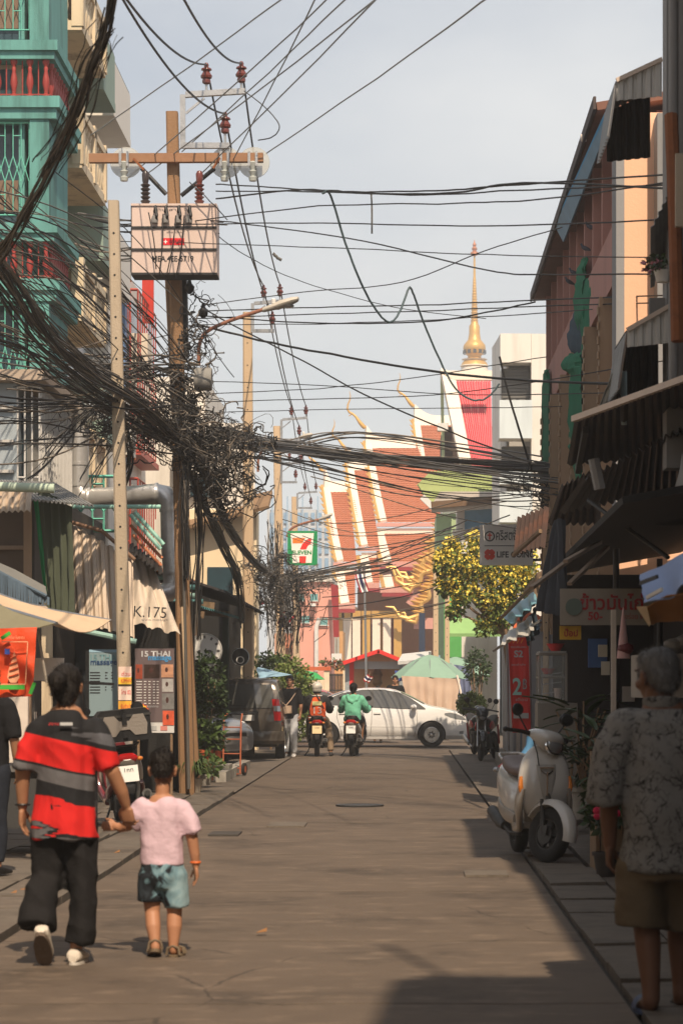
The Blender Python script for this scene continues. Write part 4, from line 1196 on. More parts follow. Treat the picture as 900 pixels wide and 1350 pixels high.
def rider(t0, label, loc, rz, top_mat, leg_mat, kind, skin=SKIN, foot_down=False):
    t = thing('person', label, 'person', loc, rz)
    la = [(-.17,-.3,1.24,.055),(-.235,-.24,1.10,.05),(-.27,-.14,.98,.042),(-.29,.06,1.0,.036),(-.30,.2,1.045,.028)]
    ra = [(-p[0],)+p[1:] for p in la]
    ll = [(-.09,-.36,.82,.085),(-.14,-.15,.80,.075),(-.16,.03,.77,.058),(-.155,.02,.58,.052),(-.15,.06,.40,.04),(-.15,.06,.37,.04)]
    rl = [(.09,-.36,.82,.085),(.17,-.2,.76,.075),(.24,-.08,.62,.058),(.27,-.15,.38,.052),(.29,-.22,.12,.04),(.29,-.22,.09,.04)] if foot_down else [(-p[0],)+p[1:] for p in ll]
    ch = [[(0,-.38,.80,.16,.12),(0,-.38,.92,.14,.105),(0,-.36,1.08,.15,.11),(0,-.33,1.2,.17,.105),(0,-.315,1.28,.15,.08),(0,-.31,1.31,.085,.065)],
          [(0,-.31,1.29,.06,.06),(0,-.30,1.35,.055,.056),(0,-.29,1.40,.055,.056)], la, ra, ll, rl]
    hd = [((-.30,.2,1.05),(0,1,.0),(1,0,0),(0,.2,-1),1.,.9,1), ((.30,.2,1.05),(0,1,.0),(-1,0,0),(0,.2,-1),1.,.9,1)]
    bod, m = limb_body({'chains': ch, 'head': ((0,-.275,1.455),.22,0,0)}, skin, t, .010, hd)
    face(t, m)
    g = .03
    garment('jacket', [[(0,-.39,.77,.185,.15),(0,-.385,.92,.175,.14),(0,-.365,1.08,.175,.135),(0,-.335,1.2,.19,.125),(0,-.32,1.28,.18,.10),(0,-.315,1.315,.10,.08)],
        [(p[0],p[1],p[2],p[3]+g) for p in la], [(p[0],p[1],p[2],p[3]+g) for p in ra]], top_mat, t, .013, .018, (7,7,4), seed=4)
    garment('trousers', [[(0,-.38,.78,.165,.13),(0,-.38,.88,.15,.115)], [(p[0],p[1],p[2],p[3]*.95+.03) for p in ll[:5]], [(p[0],p[1],p[2],p[3]*.95+.03) for p in rl[:5]]] if kind == 'vest' else
        [[(0,-.38,.78,.165,.13),(0,-.38,.88,.15,.115)], [(p[0],p[1],p[2],p[3]*.95+.02) for p in ll[:3]], [(p[0],p[1],p[2],p[3]*.95+.02) for p in rl[:3]]], leg_mat, t, .013, .018, (8,8,4))
    for s, q in ((-1, ll[-1]), (1, rl[-1])):
        z = q[2]-.085
        shoe(MB(), (q[0]+s*.02, q[1]+.16, z), (q[0], q[1]-.08, z), .045, .09).build('shoe', BLACK, t)
    return t, m
def vest_rider():
    t, m = rider(None, 'scooter rider in a white helmet and orange vest numbered 13', (-1.87, 52.2, 0), R(2), cloth('dark grey jacket', (.035,.033,.034)), cloth('khaki trousers', (.25,.18,.12)), 'vest', foot_down=True)
    om = cloth('orange vest cloth', (.72,.11,.03)); 
    g = garment('vest', [[(0,-.39,.76,.19,.158),(0,-.385,.92,.182,.15),(0,-.365,1.08,.18,.146),(0,-.335,1.2,.172,.138),(0,-.322,1.27,.14,.115)]], om, t, .013, .014, (7,7,4))
    wm = M('reflective grey tape', (.6,.57,.52), rough=.4, bump=0)
    for z, y, w in ((.83,-.555,.17),(1.30,-.445,.10)):
        MB().tube([(-w, y+.05, z),(-w*.6,y+.008,z),(0,y,z),(w*.6,y+.008,z),(w,y+.05,z)], .016, 6).build('tape', wm, g)
    text('13', wm, g, (0,-.55,.99), width=.17, height=.14, world=False, name='number')
    MB().cb((0,-.532,1.14),(.2,.012,.085)).build('name_patch', M('yellow patch', (.6,.56,.25), rough=.6, bump=0), g)
    MB().tube([(-.02,-.44,1.33),(.07,-.52,1.18),(.15,-.53,1.02)], .014, 6).build('strap', BLACK, g)
    he = MB(); he.add(*_ball((0,-.01,.035),(.118,.135,.125),20,14), m); he.add(*_ball((0,-.03,-.04),(.105,.105,.06),18,10), m)
    h = link('helmet', fuse(he, .008, 4), M('cream helmet', (.72,.66,.56), rough=.3, coat=.4, bump=0, var=.05), t, sharp=180)
    MB().add(*_ball((0,-.02,-.085),(.098,.10,.03),18,8), m).build('helmet_rim', BLACK, h)
vest_rider()
def hood_rider():
    gm = cloth('mint green hoodie', (.17,.50,.33), var=.08)
    t, m = rider(None, 'scooter rider in a mint green hooded jacket with dark tied hair', (-1.07, 52.4, 0), R(-3), gm, cloth('dark shorts', (.03,.025,.025)), 'hood')
    link('hood', fuse(chain(chain(MB(), [(-.11,-.38,1.29,.05),(-.07,-.45,1.20,.05),(0,-.47,1.16,.055),(.07,-.45,1.20,.05),(.11,-.38,1.29,.05)]), [(0,-.42,1.28,.10,.06),(0,-.44,1.2,.08,.05)]), .012, 6, .01, (8,8,4)), gm, t, sharp=180)
    hair(t, m, HAIR, [((0,-.022,.042),(.088,.10,.09)),((0,-.05,-.01),(.08,.07,.075)),((0,.045,.09),(.06,.05,.035)),((0,-.12,.03),(.045,.045,.045)),((0,-.12,-.06),(.025,.025,.07)),((0,-.11,-.14),(.018,.02,.05))], .008, .004)
hood_rider()
# ------------------------------------------------------------------ vehicles in place
CREAMP = M('cream scooter paint', (.50,.48,.445), rough=.2, var=.05, bump=0, coat=.5, stain=.12, stain_sc=3)
BRONZE = M('grey bronze scooter trim', (.26,.225,.185), rough=.35, var=.08, bump=0, coat=.3)
scooter('cream white retro scooter parked by the right pavement with its wheel turned', (1.12, 20.9, .02), R(180+9), CREAMP, BRONZE, steer=R(32), seat=M('brown seat', (.12,.075,.06), rough=.5), rim=DARKSTEEL)
BLKP = M('black scooter paint', (.02,.02,.022), rough=.25, var=.1, bump=0, coat=.5)
MAROON = M('maroon scooter paint', (.16,.02,.025), rough=.3, var=.1, bump=0, coat=.5)
GREYP = M('grey scooter paint', (.30,.27,.24), rough=.3, var=.08, bump=0, coat=.4)
def topbox(t):
    bm_ = MB()
    P = [(-.27,0),(-.23,-.03),(.23,-.03),(.27,0),(.27,.26),(.23,.30),(-.23,.30),(-.27,.26)]
    m = Matrix.Translation((0,-.72,.95)) @ Matrix.Rotation(R(90), 4, 'X')
    o = bm_.prism(P, .40, m).build('top_box', BLACK, t)
    pl_ = MB()
    Q = [(-.22,.03),(-.10,.03),(-.05,.09),(.05,.09),(.10,.03),(.22,.03),(.235,.14),(.20,.24),(.10,.24),(.05,.18),(-.05,.18),(-.10,.24),(-.20,.24),(-.235,.14)]
    pl_.prism(Q, .018, Matrix.Translation((0,-1.115,.95)) @ Matrix.Rotation(R(90),4,'X'))
    pl_.build('aluminium_plate', M('brushed aluminium', (.45,.40,.35), rough=.4, metal=.7, var=.1), o)
    MB().cb((0,-1.135,1.15),(.05,.03,.12)).build('latch', BLACK, o); MB().cb((0,-1.135,.99),(.05,.03,.06)).build('latch', BLACK, o)
    MB().box(-.28,-1.13,1.17,.28,-.70,1.195).build('lid_rim', DARKSTEEL, o)
    r_ = MB(); 
    for s in (-1,1): r_.beam((s*.12,-.6,.84),(s*.12,-1.08,.9),.03,.02)
    r_.build('rack', DARKSTEEL, t)
scooter('dark maroon and grey scooter with a big top box parked by the massage shop', (-2.98, 25.9, .02), R(12), GREYP, MAROON, style='sport', box=topbox, lean=R(-6), number='6808', rim=DARKSTEEL, group=None)
scooter('black scooter with a yellow plate ridden by the person in the orange vest', (-1.87, 52.2, 0), R(2), BLKP, BLKP, style='sport', plate=YPLATE, number='1234', fine=False)
scooter('grey scooter ridden by the person in the green hooded jacket', (-1.07, 52.4, 0), R(-3), GREYP, BLKP, style='sport', fine=False, number='7581')

def motorbike(label, loc, rz, lean=0.):
    """step-through sport bike: spoked wheels, telescopic fork, fairing with red flashes"""
    t = thing('motorcycle', label, 'motorcycle', loc, rz)
    t.rotation_euler = (0, lean, rz)
    r = .29; steer = R(22)
    head_ = Vector((0,.42,.9)); ax = (head_ - Vector((0,.62,.4))).normalized()
    ms = Matrix.Translation(head_) @ Matrix.Rotation(steer,4,ax) @ Matrix.Translation(-head_)
    wheel(t, 'front_wheel', (0,.66,r), r, .085, DARKSTEEL, spokes=7, m=ms, sw=.018); wheel(t, 'rear_wheel', (0,-.6,r), r, .095, DARKSTEEL, spokes=7, sw=.018)
    f = MB()
    for s in (-1,1): f.tube([(s*.08,.66,r),(s*.08,.60,.5)], .026, 10); f.tube([(s*.08,.60,.5),(s*.075,.45,.86)], .018, 10)
    xf(f, ms).build('fork', ALLOY, t)
    fe = []
    for k in range(10):
        a = R(20+130*k/9); fe.append([(b*.06, .66+(r+.03+.02*(1-b*b))*math.cos(a), r+(r+.03+.02*(1-b*b))*math.sin(a)) for b in (-1,-.5,0,.5,1)])
    xf(MB().slab([q[::-1] for q in fe], .006), ms).build('front_fender', BLKP, t)
    S_ = smooth_pts
    fa = MB(); sweep(fa, S_([(0,.56,.80,.06,.05),(0,.55,.9,.11,.09),(0,.48,1.0,.13,.08),(0,.38,1.04,.09,.04)]), 18, 2.2); fo = xf(fa, ms).build('fairing', BLKP, t)
    xf(MB().ball((0,.60,.87),(.07,.04,.06),14,8), ms).build('headlamp', CLEAR, fo)
    ta = MB(); sweep(ta, S_([(0,.40,.72,.08,.12),(0,.25,.74,.15,.13),(0,.05,.70,.15,.12),(0,-.15,.66,.10,.10)]), 20, 2.4); to = ta.build('tank_cover', BLKP, t)
    for s in (-1,1):
        p = MB(); sweep(p, S_([(s*.15,.36,.66,.012,.05),(s*.165,.2,.70,.02,.085),(s*.155,.0,.68,.02,.05),(s*.13,-.12,.66,.01,.02)]), 12); p.build('red_panel', M('red fairing', (.55,.02,.025), rough=.3, coat=.5, bump=0), to)
    se = MB(); sweep(se, S_([(0,-.1,.74,.09,.03),(0,-.3,.76,.13,.045),(0,-.55,.82,.12,.045),(0,-.8,.88,.08,.03)]), 18, 2.6); se.build('seat', SEATM, t)
    ti = MB(); sweep(ti, S_([(0,-.2,.66,.09,.06),(0,-.5,.72,.12,.07),(0,-.8,.8,.09,.05),(0,-.98,.86,.03,.02)]), 16); tio = ti.build('tail', BLKP, t)
    MB().ball((0,-.99,.84),(.06,.03,.03),10,6).build('tail_light', REDLENS, tio)
    en = MB(); en.cb((0,.1,.38),(.26,.4,.3)); en.lathe([(0,-.16),(.12,-.16),(.12,.16),(0,.16)],18,Matrix.Translation((0,.05,.36))@AX); en.beam((0,.35,.7),(0,.2,.3),.1,.1); en.beam((.06,.0,.4),(.06,-.6,r),.05,.06); en.beam((-.06,.0,.4),(-.06,-.6,r),.05,.06)
    en.build('engine', DARKSTEEL, t)
    ex = MB(); ex.tube([(.1,.25,.3),(.14,.0,.2),(.15,-.3,.26)], .02, 8); ex.tube([(.15,-.28,.26),(.17,-.75,.42)], [.04,.055], 12); ex.build('exhaust', STEEL, t)
    hb = MB()
    for s in (-1,1):
        hb.tube([(0,.42,.98),(s*.18,.38,1.02),(s*.36,.30,1.0)], .014, 8); hb.tube([(s*.2,.37,1.02),(s*.27,.36,1.16)], .006, 5); hb.lathe([(0,-.012),(.05,-.012),(.055,.01),(0,.012)],14,Matrix.Translation((s*.29,.36,1.2))@Matrix.Rotation(R(90),4,'X'))
    xf(hb, ms).build('handlebar', BLACK, t)
    for s in (-1,1): MB().tube([(s*.1,-.6,r+.02),(s*.1,-.62,.7)], .022, 8).build('shock_absorber', M('red spring', (.4,.05,.04)), t)
    MB().tube([(-.12,.05,.25),(-.26,-.02,.01)], .012, 6).build('side_stand', DARKSTEEL, t)
    return t
motorbike('black and red motorcycle parked front wheel towards us by the grey gate posts', (1.72, 48.6, .02), R(180-14), R(5))
mb2 = motorbike('dark motorcycle parked deeper behind the black and red one', (1.62, 52.0, .02), R(180+8), R(5))

sedan('white sedan crossing the junction side-on behind the two scooters', (-.62, 60.1, 0), 0, SEDANP)
sedan('red car mostly hidden behind the white sedan', (-2.6, 65.2, 0), 0, M('red car paint', (.45,.04,.04), rough=.25, coat=.5, bump=0))
minivan('grey brown minivan parked on the left with its rear window to us', (-3.28, 51.6, 0), R(90), BROWNP)
sedan('silver car parked nose out among the potted plants in front of the minivan', (-5.3, 47.7, 0), R(-25), SILVERP)
scooter('small pale scooter parked behind the white sedan beside the tarpaulin stall', (1.2, 64.6, 0), R(-80), SILVERP, GREYP, style='sport', fine=False)
# ================================================================== left side of the street
TEAL = M('teal paint', lin(94,150,144), rough=.8, var=.28, streak=True, stain=.85, stain_sc=1.6, bump=.2)
TEALB = M('teal bar paint', lin(110,190,170), rough=.5, var=.1)
CREAM = M('cream render', lin(214,196,166), rough=.85, var=.14, stain=.75, stain_sc=1.8, stain_rgb=lin(112,90,70), streak=True)
GGREY = M('green grey render', lin(138,158,146), rough=.85, var=.1, stain=.4, streak=True)
WHITEW = M('white render', lin(222,216,206), rough=.85, var=.06, stain=.35, stain_rgb=lin(150,140,125), streak=True)
REDBAL = M('red baluster paint', lin(150,52,44), rough=.55, var=.15)
REDGR = M('red grille paint', lin(176,74,60), rough=.55, var=.12)
ROOMSHADE = M('painted room shade', (.018,.017,.016), rough=.9, var=.3)  # near-black colour stands in for the shade inside open shops
BLUEG = M('blue window glass', (.03,.06,.075), rough=.12, var=.3, bump=0)
TIN = M('pale corrugated tin', lin(190,172,152), rough=.6, var=.1, stain=.45, stain_sc=1.5, stain_rgb=lin(110,88,68), streak=True, metal=.1)
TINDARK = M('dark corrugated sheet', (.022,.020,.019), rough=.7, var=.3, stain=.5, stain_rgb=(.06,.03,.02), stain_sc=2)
TINGREY = M('grey corrugated sheet', (.26,.26,.255), rough=.55, var=.15, stain=.5, stain_sc=2, metal=.2)
TEALTIN = M('teal corrugated sheet', lin(70,120,122), rough=.65, var=.2, stain=.5, stain_sc=2)
GREYBLUE = M('grey blue paint', lin(160,170,176), rough=.7, var=.1, stain=.35)

def baluster_mesh(h, r):
    pr = [(r*.9,0),(r*.9,h*.06),(r*.5,h*.1),(r*.55,h*.2),(r*.95,h*.38),(r*.8,h*.52),(r*.45,h*.7),(r*.6,h*.78),(r*.4,h*.82),(r*.9,h*.93),(r*.9,h)]
    return MB().lathe(pr, 10)

def balusters(parent, mat, pts, h, r):
    first = None
    for p in pts:
        q = Vector(p) - origin(parent)
        if first is None:
            first = baluster_mesh(h, r).build('baluster', mat, parent); first.location = q
        else: piece(first, parent, q)

def grille(p0, p1, z0, z1, step=.13, r=.008, style='diamond'):
    """window bars between two points of a wall, with a band of diamonds half way"""
    p0 = Vector((*p0, 0)); p1 = Vector((*p1, 0)); d = p1-p0; n = max(2, round(d.length/step)); mb = MB()
    zz_ = [z0, z0+(z1-z0)*.36, z0+(z1-z0)*.64, z1]
    pt = lambda i, z: (p0 + d*(i/n)) + Vector((0,0,z))
    for i in range(n+1):
        mb.tube([pt(i,z0), pt(i,zz_[1])], r, 4); mb.tube([pt(i,zz_[2]), pt(i,z1)], r, 4)
        if i < n:
            if style == 'diamond':
                for a, b in ((0,1),(1,0)):
                    mb.tube([pt(i+a,zz_[1]), pt(i+.5,(zz_[1]+zz_[2])/2), pt(i+b if a != b else i, zz_[2])], r, 4)
            else: mb.tube([pt(i,zz_[1]), pt(i,zz_[2])], r, 4)
            if i % 2 == 0:
                mb.tube([pt(i,z0+.22*(z1-z0)), pt(i+1,z0+.22*(z1-z0))], r, 4); mb.tube([pt(i,z1-.14*(z1-z0)), pt(i+1,z1-.14*(z1-z0))], r, 4)
    for z in (z0, z1): mb.tube([pt(0,z), pt(n,z)], r*1.5, 4)
    return mb

def teal_house():
    t = thing('shophouse', 'teal shophouse with red turned balusters and teal window grilles, top left', 'building', (-6.6, 38.9, 0))
    MB().box(-10, 38.15, 0, -5.98, 40.2, 13.4).build('wall', TEAL, t, world=True)
    for zb in (7.86, 10.70):
        # ledges stepped like mouldings
        L_ = MB()
        L_.box(-9, 37.62, zb-.36, -5.40, 40.1, zb-.2); L_.box(-9, 37.56, zb-.197, -5.34, 40.1, zb-.02)
        L_.build('ledge', TEAL, t, world=True)
        U = MB(); U.box(-9, 37.66, zb+.58, -5.44, 40.1, zb+.70); U.box(-9, 37.6, zb+.703, -5.38, 40.1, zb+.86); U.build('ledge', TEAL, t, world=True)
        balusters(t, REDBAL, [(-5.58-.25*i, 37.76, zb) for i in range(5)] + [(-5.54, 38.0+.25*i, zb) for i in range(8)], .58, .062)
        tb = MB()
        for i in range(9): tb.tube([(-5.70-.125*i, 37.78, zb), (-5.70-.125*i, 37.78, zb+.58)], .012, 5)
        tb.tube([(-5.5,37.78,zb+.05),(-7.2,37.78,zb+.05)], .014, 5)
        tb.build('thin_bars', REDBAL, t, world=True, kind='stuff')
        MB().box(-8.2, 38.05, zb, -5.99, 38.14, zb+.6).build('back_panel', CREAM, t, world=True)
        MB().box(-6.5, 38.0, zb+.02, -6.1, 38.04, zb+.5).build('window', BLUEG, t, world=True)
    for z0, z1 in ((11.75, 13.1), (8.86, 10.30), (5.62, 7.46)):
        MB().box(-9, 38.08, z0-.1, -5.985, 38.145, z1+.05).build('window', BLUEG, t, world=True)
        MB().box(-6.02, 37.85, z0-.2, -5.93, 38.06, z1+.1).build('window_frame', TEAL, t, world=True)
        MB().box(-5.82, 37.66, z0-.2, -5.52, 37.9, z1+.06).build('corner_pillar', TEAL, t, world=True)
        MB().box(-5.80, 37.9, z0-.2, -5.54, 39.9, z1+.06).build('side_wall', TEAL, t, world=True)
        grille((-7.6, 37.74), (-5.84, 37.74), z0, z1).build('window_grille', TEALB, t, world=True, kind='stuff')
        for x in (-6.55, -7.2): MB().box(x-.03, 38.0, z0, x+.03, 38.07, z1).build('mullion', CREAM, t, world=True)
        MB().box(-6.5, 38.02, z0+.1, -5.99, 38.07, z0+.6).build('curtain', M('tan curtain', (.2,.13,.09), rough=.9), t, world=True)
    MB().box(-8.5, 37.7, 5.15, -5.42, 40.1, 5.5).build('ledge', TEAL, t, world=True)
    return t
teal_house()

def balcony_house(label, Y0, Y1, X, wall, floors, edge, style, depth=.75, top=14):
    t = thing('shophouse', label, 'building', (X-1, (Y0+Y1)/2, 0))
    MB().box(X-5, Y0+.02, 0, X-depth, Y1-.02, top).build('wall', wall, t, world=True)
    for z in floors:
        b = MB().box(X-depth-.1, Y0+.06, z, X, Y1-.08, z+.16); sl_ = b.build('balcony_slab', edge, t, world=True)
        MB().box(X-depth-.05, Y0+.3, z+.3, X-depth+.02, Y1-.3, z+2.2).build('window', BLUEG, t, world=True)
        if style == 'baluster':
            MB().box(X-depth, Y0+.06, z+.85, X+.03, Y1-.06, z+.97).build('rail', edge, t, world=True)
            n = int((Y1-Y0)/.3)
            balusters(t, edge, [(X-.07, Y0+.25+.3*i, z+.16) for i in range(n)] + [(X-.3-.25*i, Y0+.14, z+.16) for i in range(2)], .69, .075)
            for y in (Y0+.14, Y1-.16, (Y0+Y1)/2): MB().cb((X-.07, y, z+.56), (.2,.2,.99)).build('rail_post', edge, t, world=True)
        else:
            MB().box(X-.09, Y0+.08, z+.165, X-.01, Y1-.1, z+1.05).build('parapet', edge, t, world=True)
            MB().box(X-depth+.003, Y0+.07, z+.165, X-.093, Y0+.15, z+1.05).build('parapet', edge, t, world=True)
            MB().tube([(X-.05,Y0+.1,z+1.1),(X-.05,Y1-.1,z+1.1)], .025, 6).build('rail', DARKSTEEL, t, world=True)
    return t
balcony_house('cream shophouse with urn balusters on stacked balconies beside the teal one', 40.25, 43.6, -5.36, CREAM, (4.9, 7.6, 10.15, 12.45), CREAM, 'baluster')
balcony_house('weathered green grey house with one boxy balcony behind the cream balusters', 43.65, 45.6, -5.42, GGREY, (6.0, 9.2, 12.3), GGREY, 'box')
balcony_house('white house with a plain white balcony box beyond the green grey one', 45.65, 48.6, -5.47, WHITEW, (6.2, 9.2, 12.3), WHITEW, 'box', top=14.5)
def red_house():
    t = thing('shophouse', 'narrow house with red window grilles behind the tangled cables', 'building', (-6.5, 53, 0))
    MB().box(-10, 48.7, 0, -5.95, 55.8, 10.4).build('wall', WHITEW, t, world=True)
    MB().box(-5.96, 50.4, 0, -5.8, 50.75, 10.6).build('blue_pillar', M('blue tile', lin(90,120,160), rough=.5), t, world=True)
    for z0, z1 in ((4.2,5.9),(6.6,7.2),(7.4,9.9)):
        MB().box(-5.94, 51.2, z0, -5.9, 54.6, z1).build('window', BLUEG, t, world=True)
        grille((-5.62, 51.2), (-5.62, 54.8), z0, z1, .45, .015, 'plain').build('window_grille', REDGR, t, world=True, kind='stuff')
        grille((-5.95, 51.18), (-5.62, 51.18), z0, z1, .16, .02, 'plain').build('window_grille', REDGR, t, world=True, kind='stuff')
        MB().box(-5.95, 51.1, z0-.2, -5.55, 54.9, z0-.08).build('sill', REDGR, t, world=True)
    MB().box(-5.85, 52.0, 8.2, -5.5, 52.9, 9.1).build('sign_board', M('cream board', lin(215,200,180)), t, world=True)
    MB().box(-5.75, 53.2, 9.5, -5.5, 53.3, 10.8).build('red_banner', M('red cloth', lin(190,50,35)), t, world=True)
red_house()
def far_white_house():
    t = thing('house', 'white house behind the tangle with a small dark window', 'house', (-5.2, 61, 0))
    MB().box(-9, 57.8, 0, -4.75, 64, 8.9).build('wall', WHITEW, t, world=True)
    MB().box(-5.0, 57.74, 5.6, -4.8, 57.82, 7.9).build('drain_pipe', STEEL, t, world=True)
    for y0 in (58.5, 60.5): MB().box(-4.74, y0, 6.4, -4.70, y0+1.1, 7.6).build('window', BLUEG, t, world=True)
far_white_house()
def cream_house():
    t = thing('house', 'cream house with a shallow brown eave seen between the first two poles', 'house', (-4.2, 57, 0))
    HC = M('warm cream render', lin(235,214,178), rough=.85, var=.06, stain=.2, streak=True)
    MB().box(-5.2, 56.75, 0, -3.45, 57.7, 5.65).build('wall', HC, t, world=True)
    MB().box(-5.15, 57.72, 5.5, -3.55, 57.76, 7.6).build('upper_wall', WHITEW, t, world=True)
    MB().box(-5.0, 56.70, 5.95, -4.3, 56.76, 6.4).build('window', BLUEG, t, world=True)
    MB().box(-5.4, 56.9, 5.66, -3.75, 57.7, 7.7).build('upper_floor', WHITEW, t, world=True)
    r = MB().slab([[(-5.4,56.2,5.15),(-3.15,56.2,5.7)],[(-5.4,57.9,5.7),(-3.15,57.9,6.2)]], .08); r.build('roof', M('brown roof edge', lin(140,112,84), rough=.8, stain=.3), t, world=True)
    for y in (4.3,): MB().box(-4.6,56.70,3.2,-4.0,56.76,4.3).build('window', BLUEG, t, world=True)
cream_house()

# ---- low shops
def carport():
    t = thing('shop', 'dark open-fronted shop under rusty and teal roof sheets behind the plants', 'shop', (-5, 46, 0))
    MB().box(-9, 55.5, 0, -3.75, 55.7, 3.6).build('back_wall', ROOMSHADE, t, world=True)
    MB().box(-6.2, 39, 0, -6.0, 55.5, 3.4).build('side_wall', ROOMSHADE, t, world=True)
    MB().corr((-6,41.2,3.6),(-6,50,3.7),(-3.45,41.2,2.85),(-3.35,50,2.9), 26, .02, trap=True).build('roof_sheet', TEALTIN, t, world=True)
    MB().corr((-6,40.8,3.95),(-6,46,4.0),(-3.85,40.8,3.4),(-3.8,46,3.42), 16, .03).build('roof_sheet', RUST, t, world=True)
    MB().corr((-6,43.5,4.1),(-6,54,4.0),(-3.2,43.5,3.2),(-3.1,54,3.12), 26, .02, trap=True).build('roof_sheet', TINDARK, t, world=True)
    for y, z in ((41.3,2.72),(43.5,2.95),(47,2.9)):
        MB().beam((-6,y,z+.25),(-3.4,y,z), .06,.12).build('beam', WOOD, t, world=True)
    for i, (z, x1) in enumerate(((3.38,-3.62),(3.22,-3.45),(3.08,-3.5),(2.98,-3.4))):
        MB().tube([(-5.2,41.1,z),(x1,41.0,z-.04)], .045, 8).build('pipe', M('pale teal pipe', lin(150,185,175)) if i % 2 == 0 else TEALTIN, t, world=True)
    MB().box(-5.6,41.1,2.3,-3.5,41.2,2.75).build('fascia', M('brown fascia', lin(110,84,60), stain=.5), t, world=True)
    MB().beam((-3.55,48.2,0),(-3.55,48.2,3),.12,.12).build('post', M('dark green post', (.03,.05,.035)), t, world=True)
    MB().box(-3.9,41.3,0,-3.75,41.45,2.8).build('post', WOOD, t, world=True)
carport()
def round_sign(label, p, r, rim, disc, marks, txt):
    t = thing('round_sign', label, 'sign', p)
    m = Matrix.Rotation(R(90), 4, 'X')
    MB().lathe([(0,-.03),(r,-.03),(r,.03),(r*.93,.035),(r*.92,.02),(0,.02)], 40, m).build('rim', rim, t)
    MB().lathe([(0,.021),(r*.92,.021),(r*.92,.024),(0,.024)], 40, m).build('disc', disc, t)
    for k in range(12):
        a = 2*math.pi*k/12
        if marks is not None: MB().cb((r*.78*math.sin(a), -.028, r*.78*math.cos(a)), (.035,.006,.05), Matrix.Rotation(a,4,'Y')).build('mark', marks, t)
    text(txt, marks or WHITE, t, (0,-.03,-r*.35), width=r*.9, world=False)
    return t
round_sign('round white sign with dark letters round its rim above the plants', at(270,858,41.0), .30, M('grey sign rim', (.4,.39,.37)), M('white sign face', (.72,.70,.66), rough=.5, stain=.15), M('grey print', (.12,.11,.11)), '12')
round_sign('small dark round sign with a pale ring inside the carport', at(317,866,48.5), .18, M('pale ring', (.4,.42,.42)), BLACK, None, 'O')
def cloth_panel(name, p00, p10, p01, p11, mat, label=None, cat=None, folds=6, amp=.03, nu=30, nv=14, sag=0, parent=None, ragged=0., t=.006, jit=.02):
    """hanging or stretched sheet with soft irregular folds; 00-10 is the top edge"""
    p00, p10, p01, p11 = map(Vector, (p00, p10, p01, p11)); n = (p10-p00).cross(p01-p00).normalized(); P = []
    sd = random.random()*50
    for j in range(nv+1):
        v = j/nv; r = []
        for i in range(nu+1):
            u = i/nu; vv = v
            if ragged and j == nv: vv = 1 - ragged*abs(mnoise.noise(Vector((u*9, sd, 0))))
            p = (p00*(1-u)+p10*u)*(1-vv)+(p01*(1-u)+p11*u)*vv
            f = math.sin(u*folds*2*math.pi + 1.5*mnoise.noise(Vector((u*3, v*1.2, sd))))*(.35+.65*v)
            p = p + n*(amp*f + jit*mnoise.noise(Vector((u*4+sd, v*4, 1)))) - Vector((0,0,sag*math.sin(math.pi*u)*1.0))
            r.append(p)
        P.append(r)
    o = MB().slab(P, t).build(name, mat, parent, world=parent is not None)
    if label: tag(o, label, cat)
    return o
NETG = M('dark green shade net', lin(72,78,62), rough=.95, var=.2, sc_=10, streak=True, bump=.4, bsc=80)
GREENC = M('bright green cloth', lin(20,140,84), rough=.8, var=.15, bump=.1)
cloth_panel('curtain', at(50,640,29.2), at(95,668,28.6), at(66,812,29.0), at(99,830,28.4), NETG, 'olive grey shade cloth hanging beside the tin awning', 'curtain', 4, .05)
cloth_panel('curtain', at(44,645,29.6), at(58,650,29.5), at(63,805,29.6), at(76,812,29.5), GREENC, 'bright green strip of cloth behind the olive shade cloth', 'curtain', 2, .03)
def tin_roof():
    t = thing('lean_to_roof', 'low roof of dark ribbed sheets over the leftmost shop with a pale pipe gutter', 'roof', at(30, 650, 29))
    MB().corr(at(-40,632,31.5), at(72,637,31.5), at(-40,652,28.4), at(124,667,28.4), 30, .012, trap=True).build('roof_sheet', TINGREY, t, world=True)
    MB().corr(at(-30,645,28.5), at(42,648,28.5), at(-30,676,28.2), at(40,674,28.2), 9, .018).build('tin_skirt', TIN, t, world=True)
    MB().tube([at(-20,641,28.0), at(72,644,28.0)], .055, 12).build('gutter_pipe', M('pale green pipe', lin(176,192,172), rough=.5), t, world=True)
tin_roof()
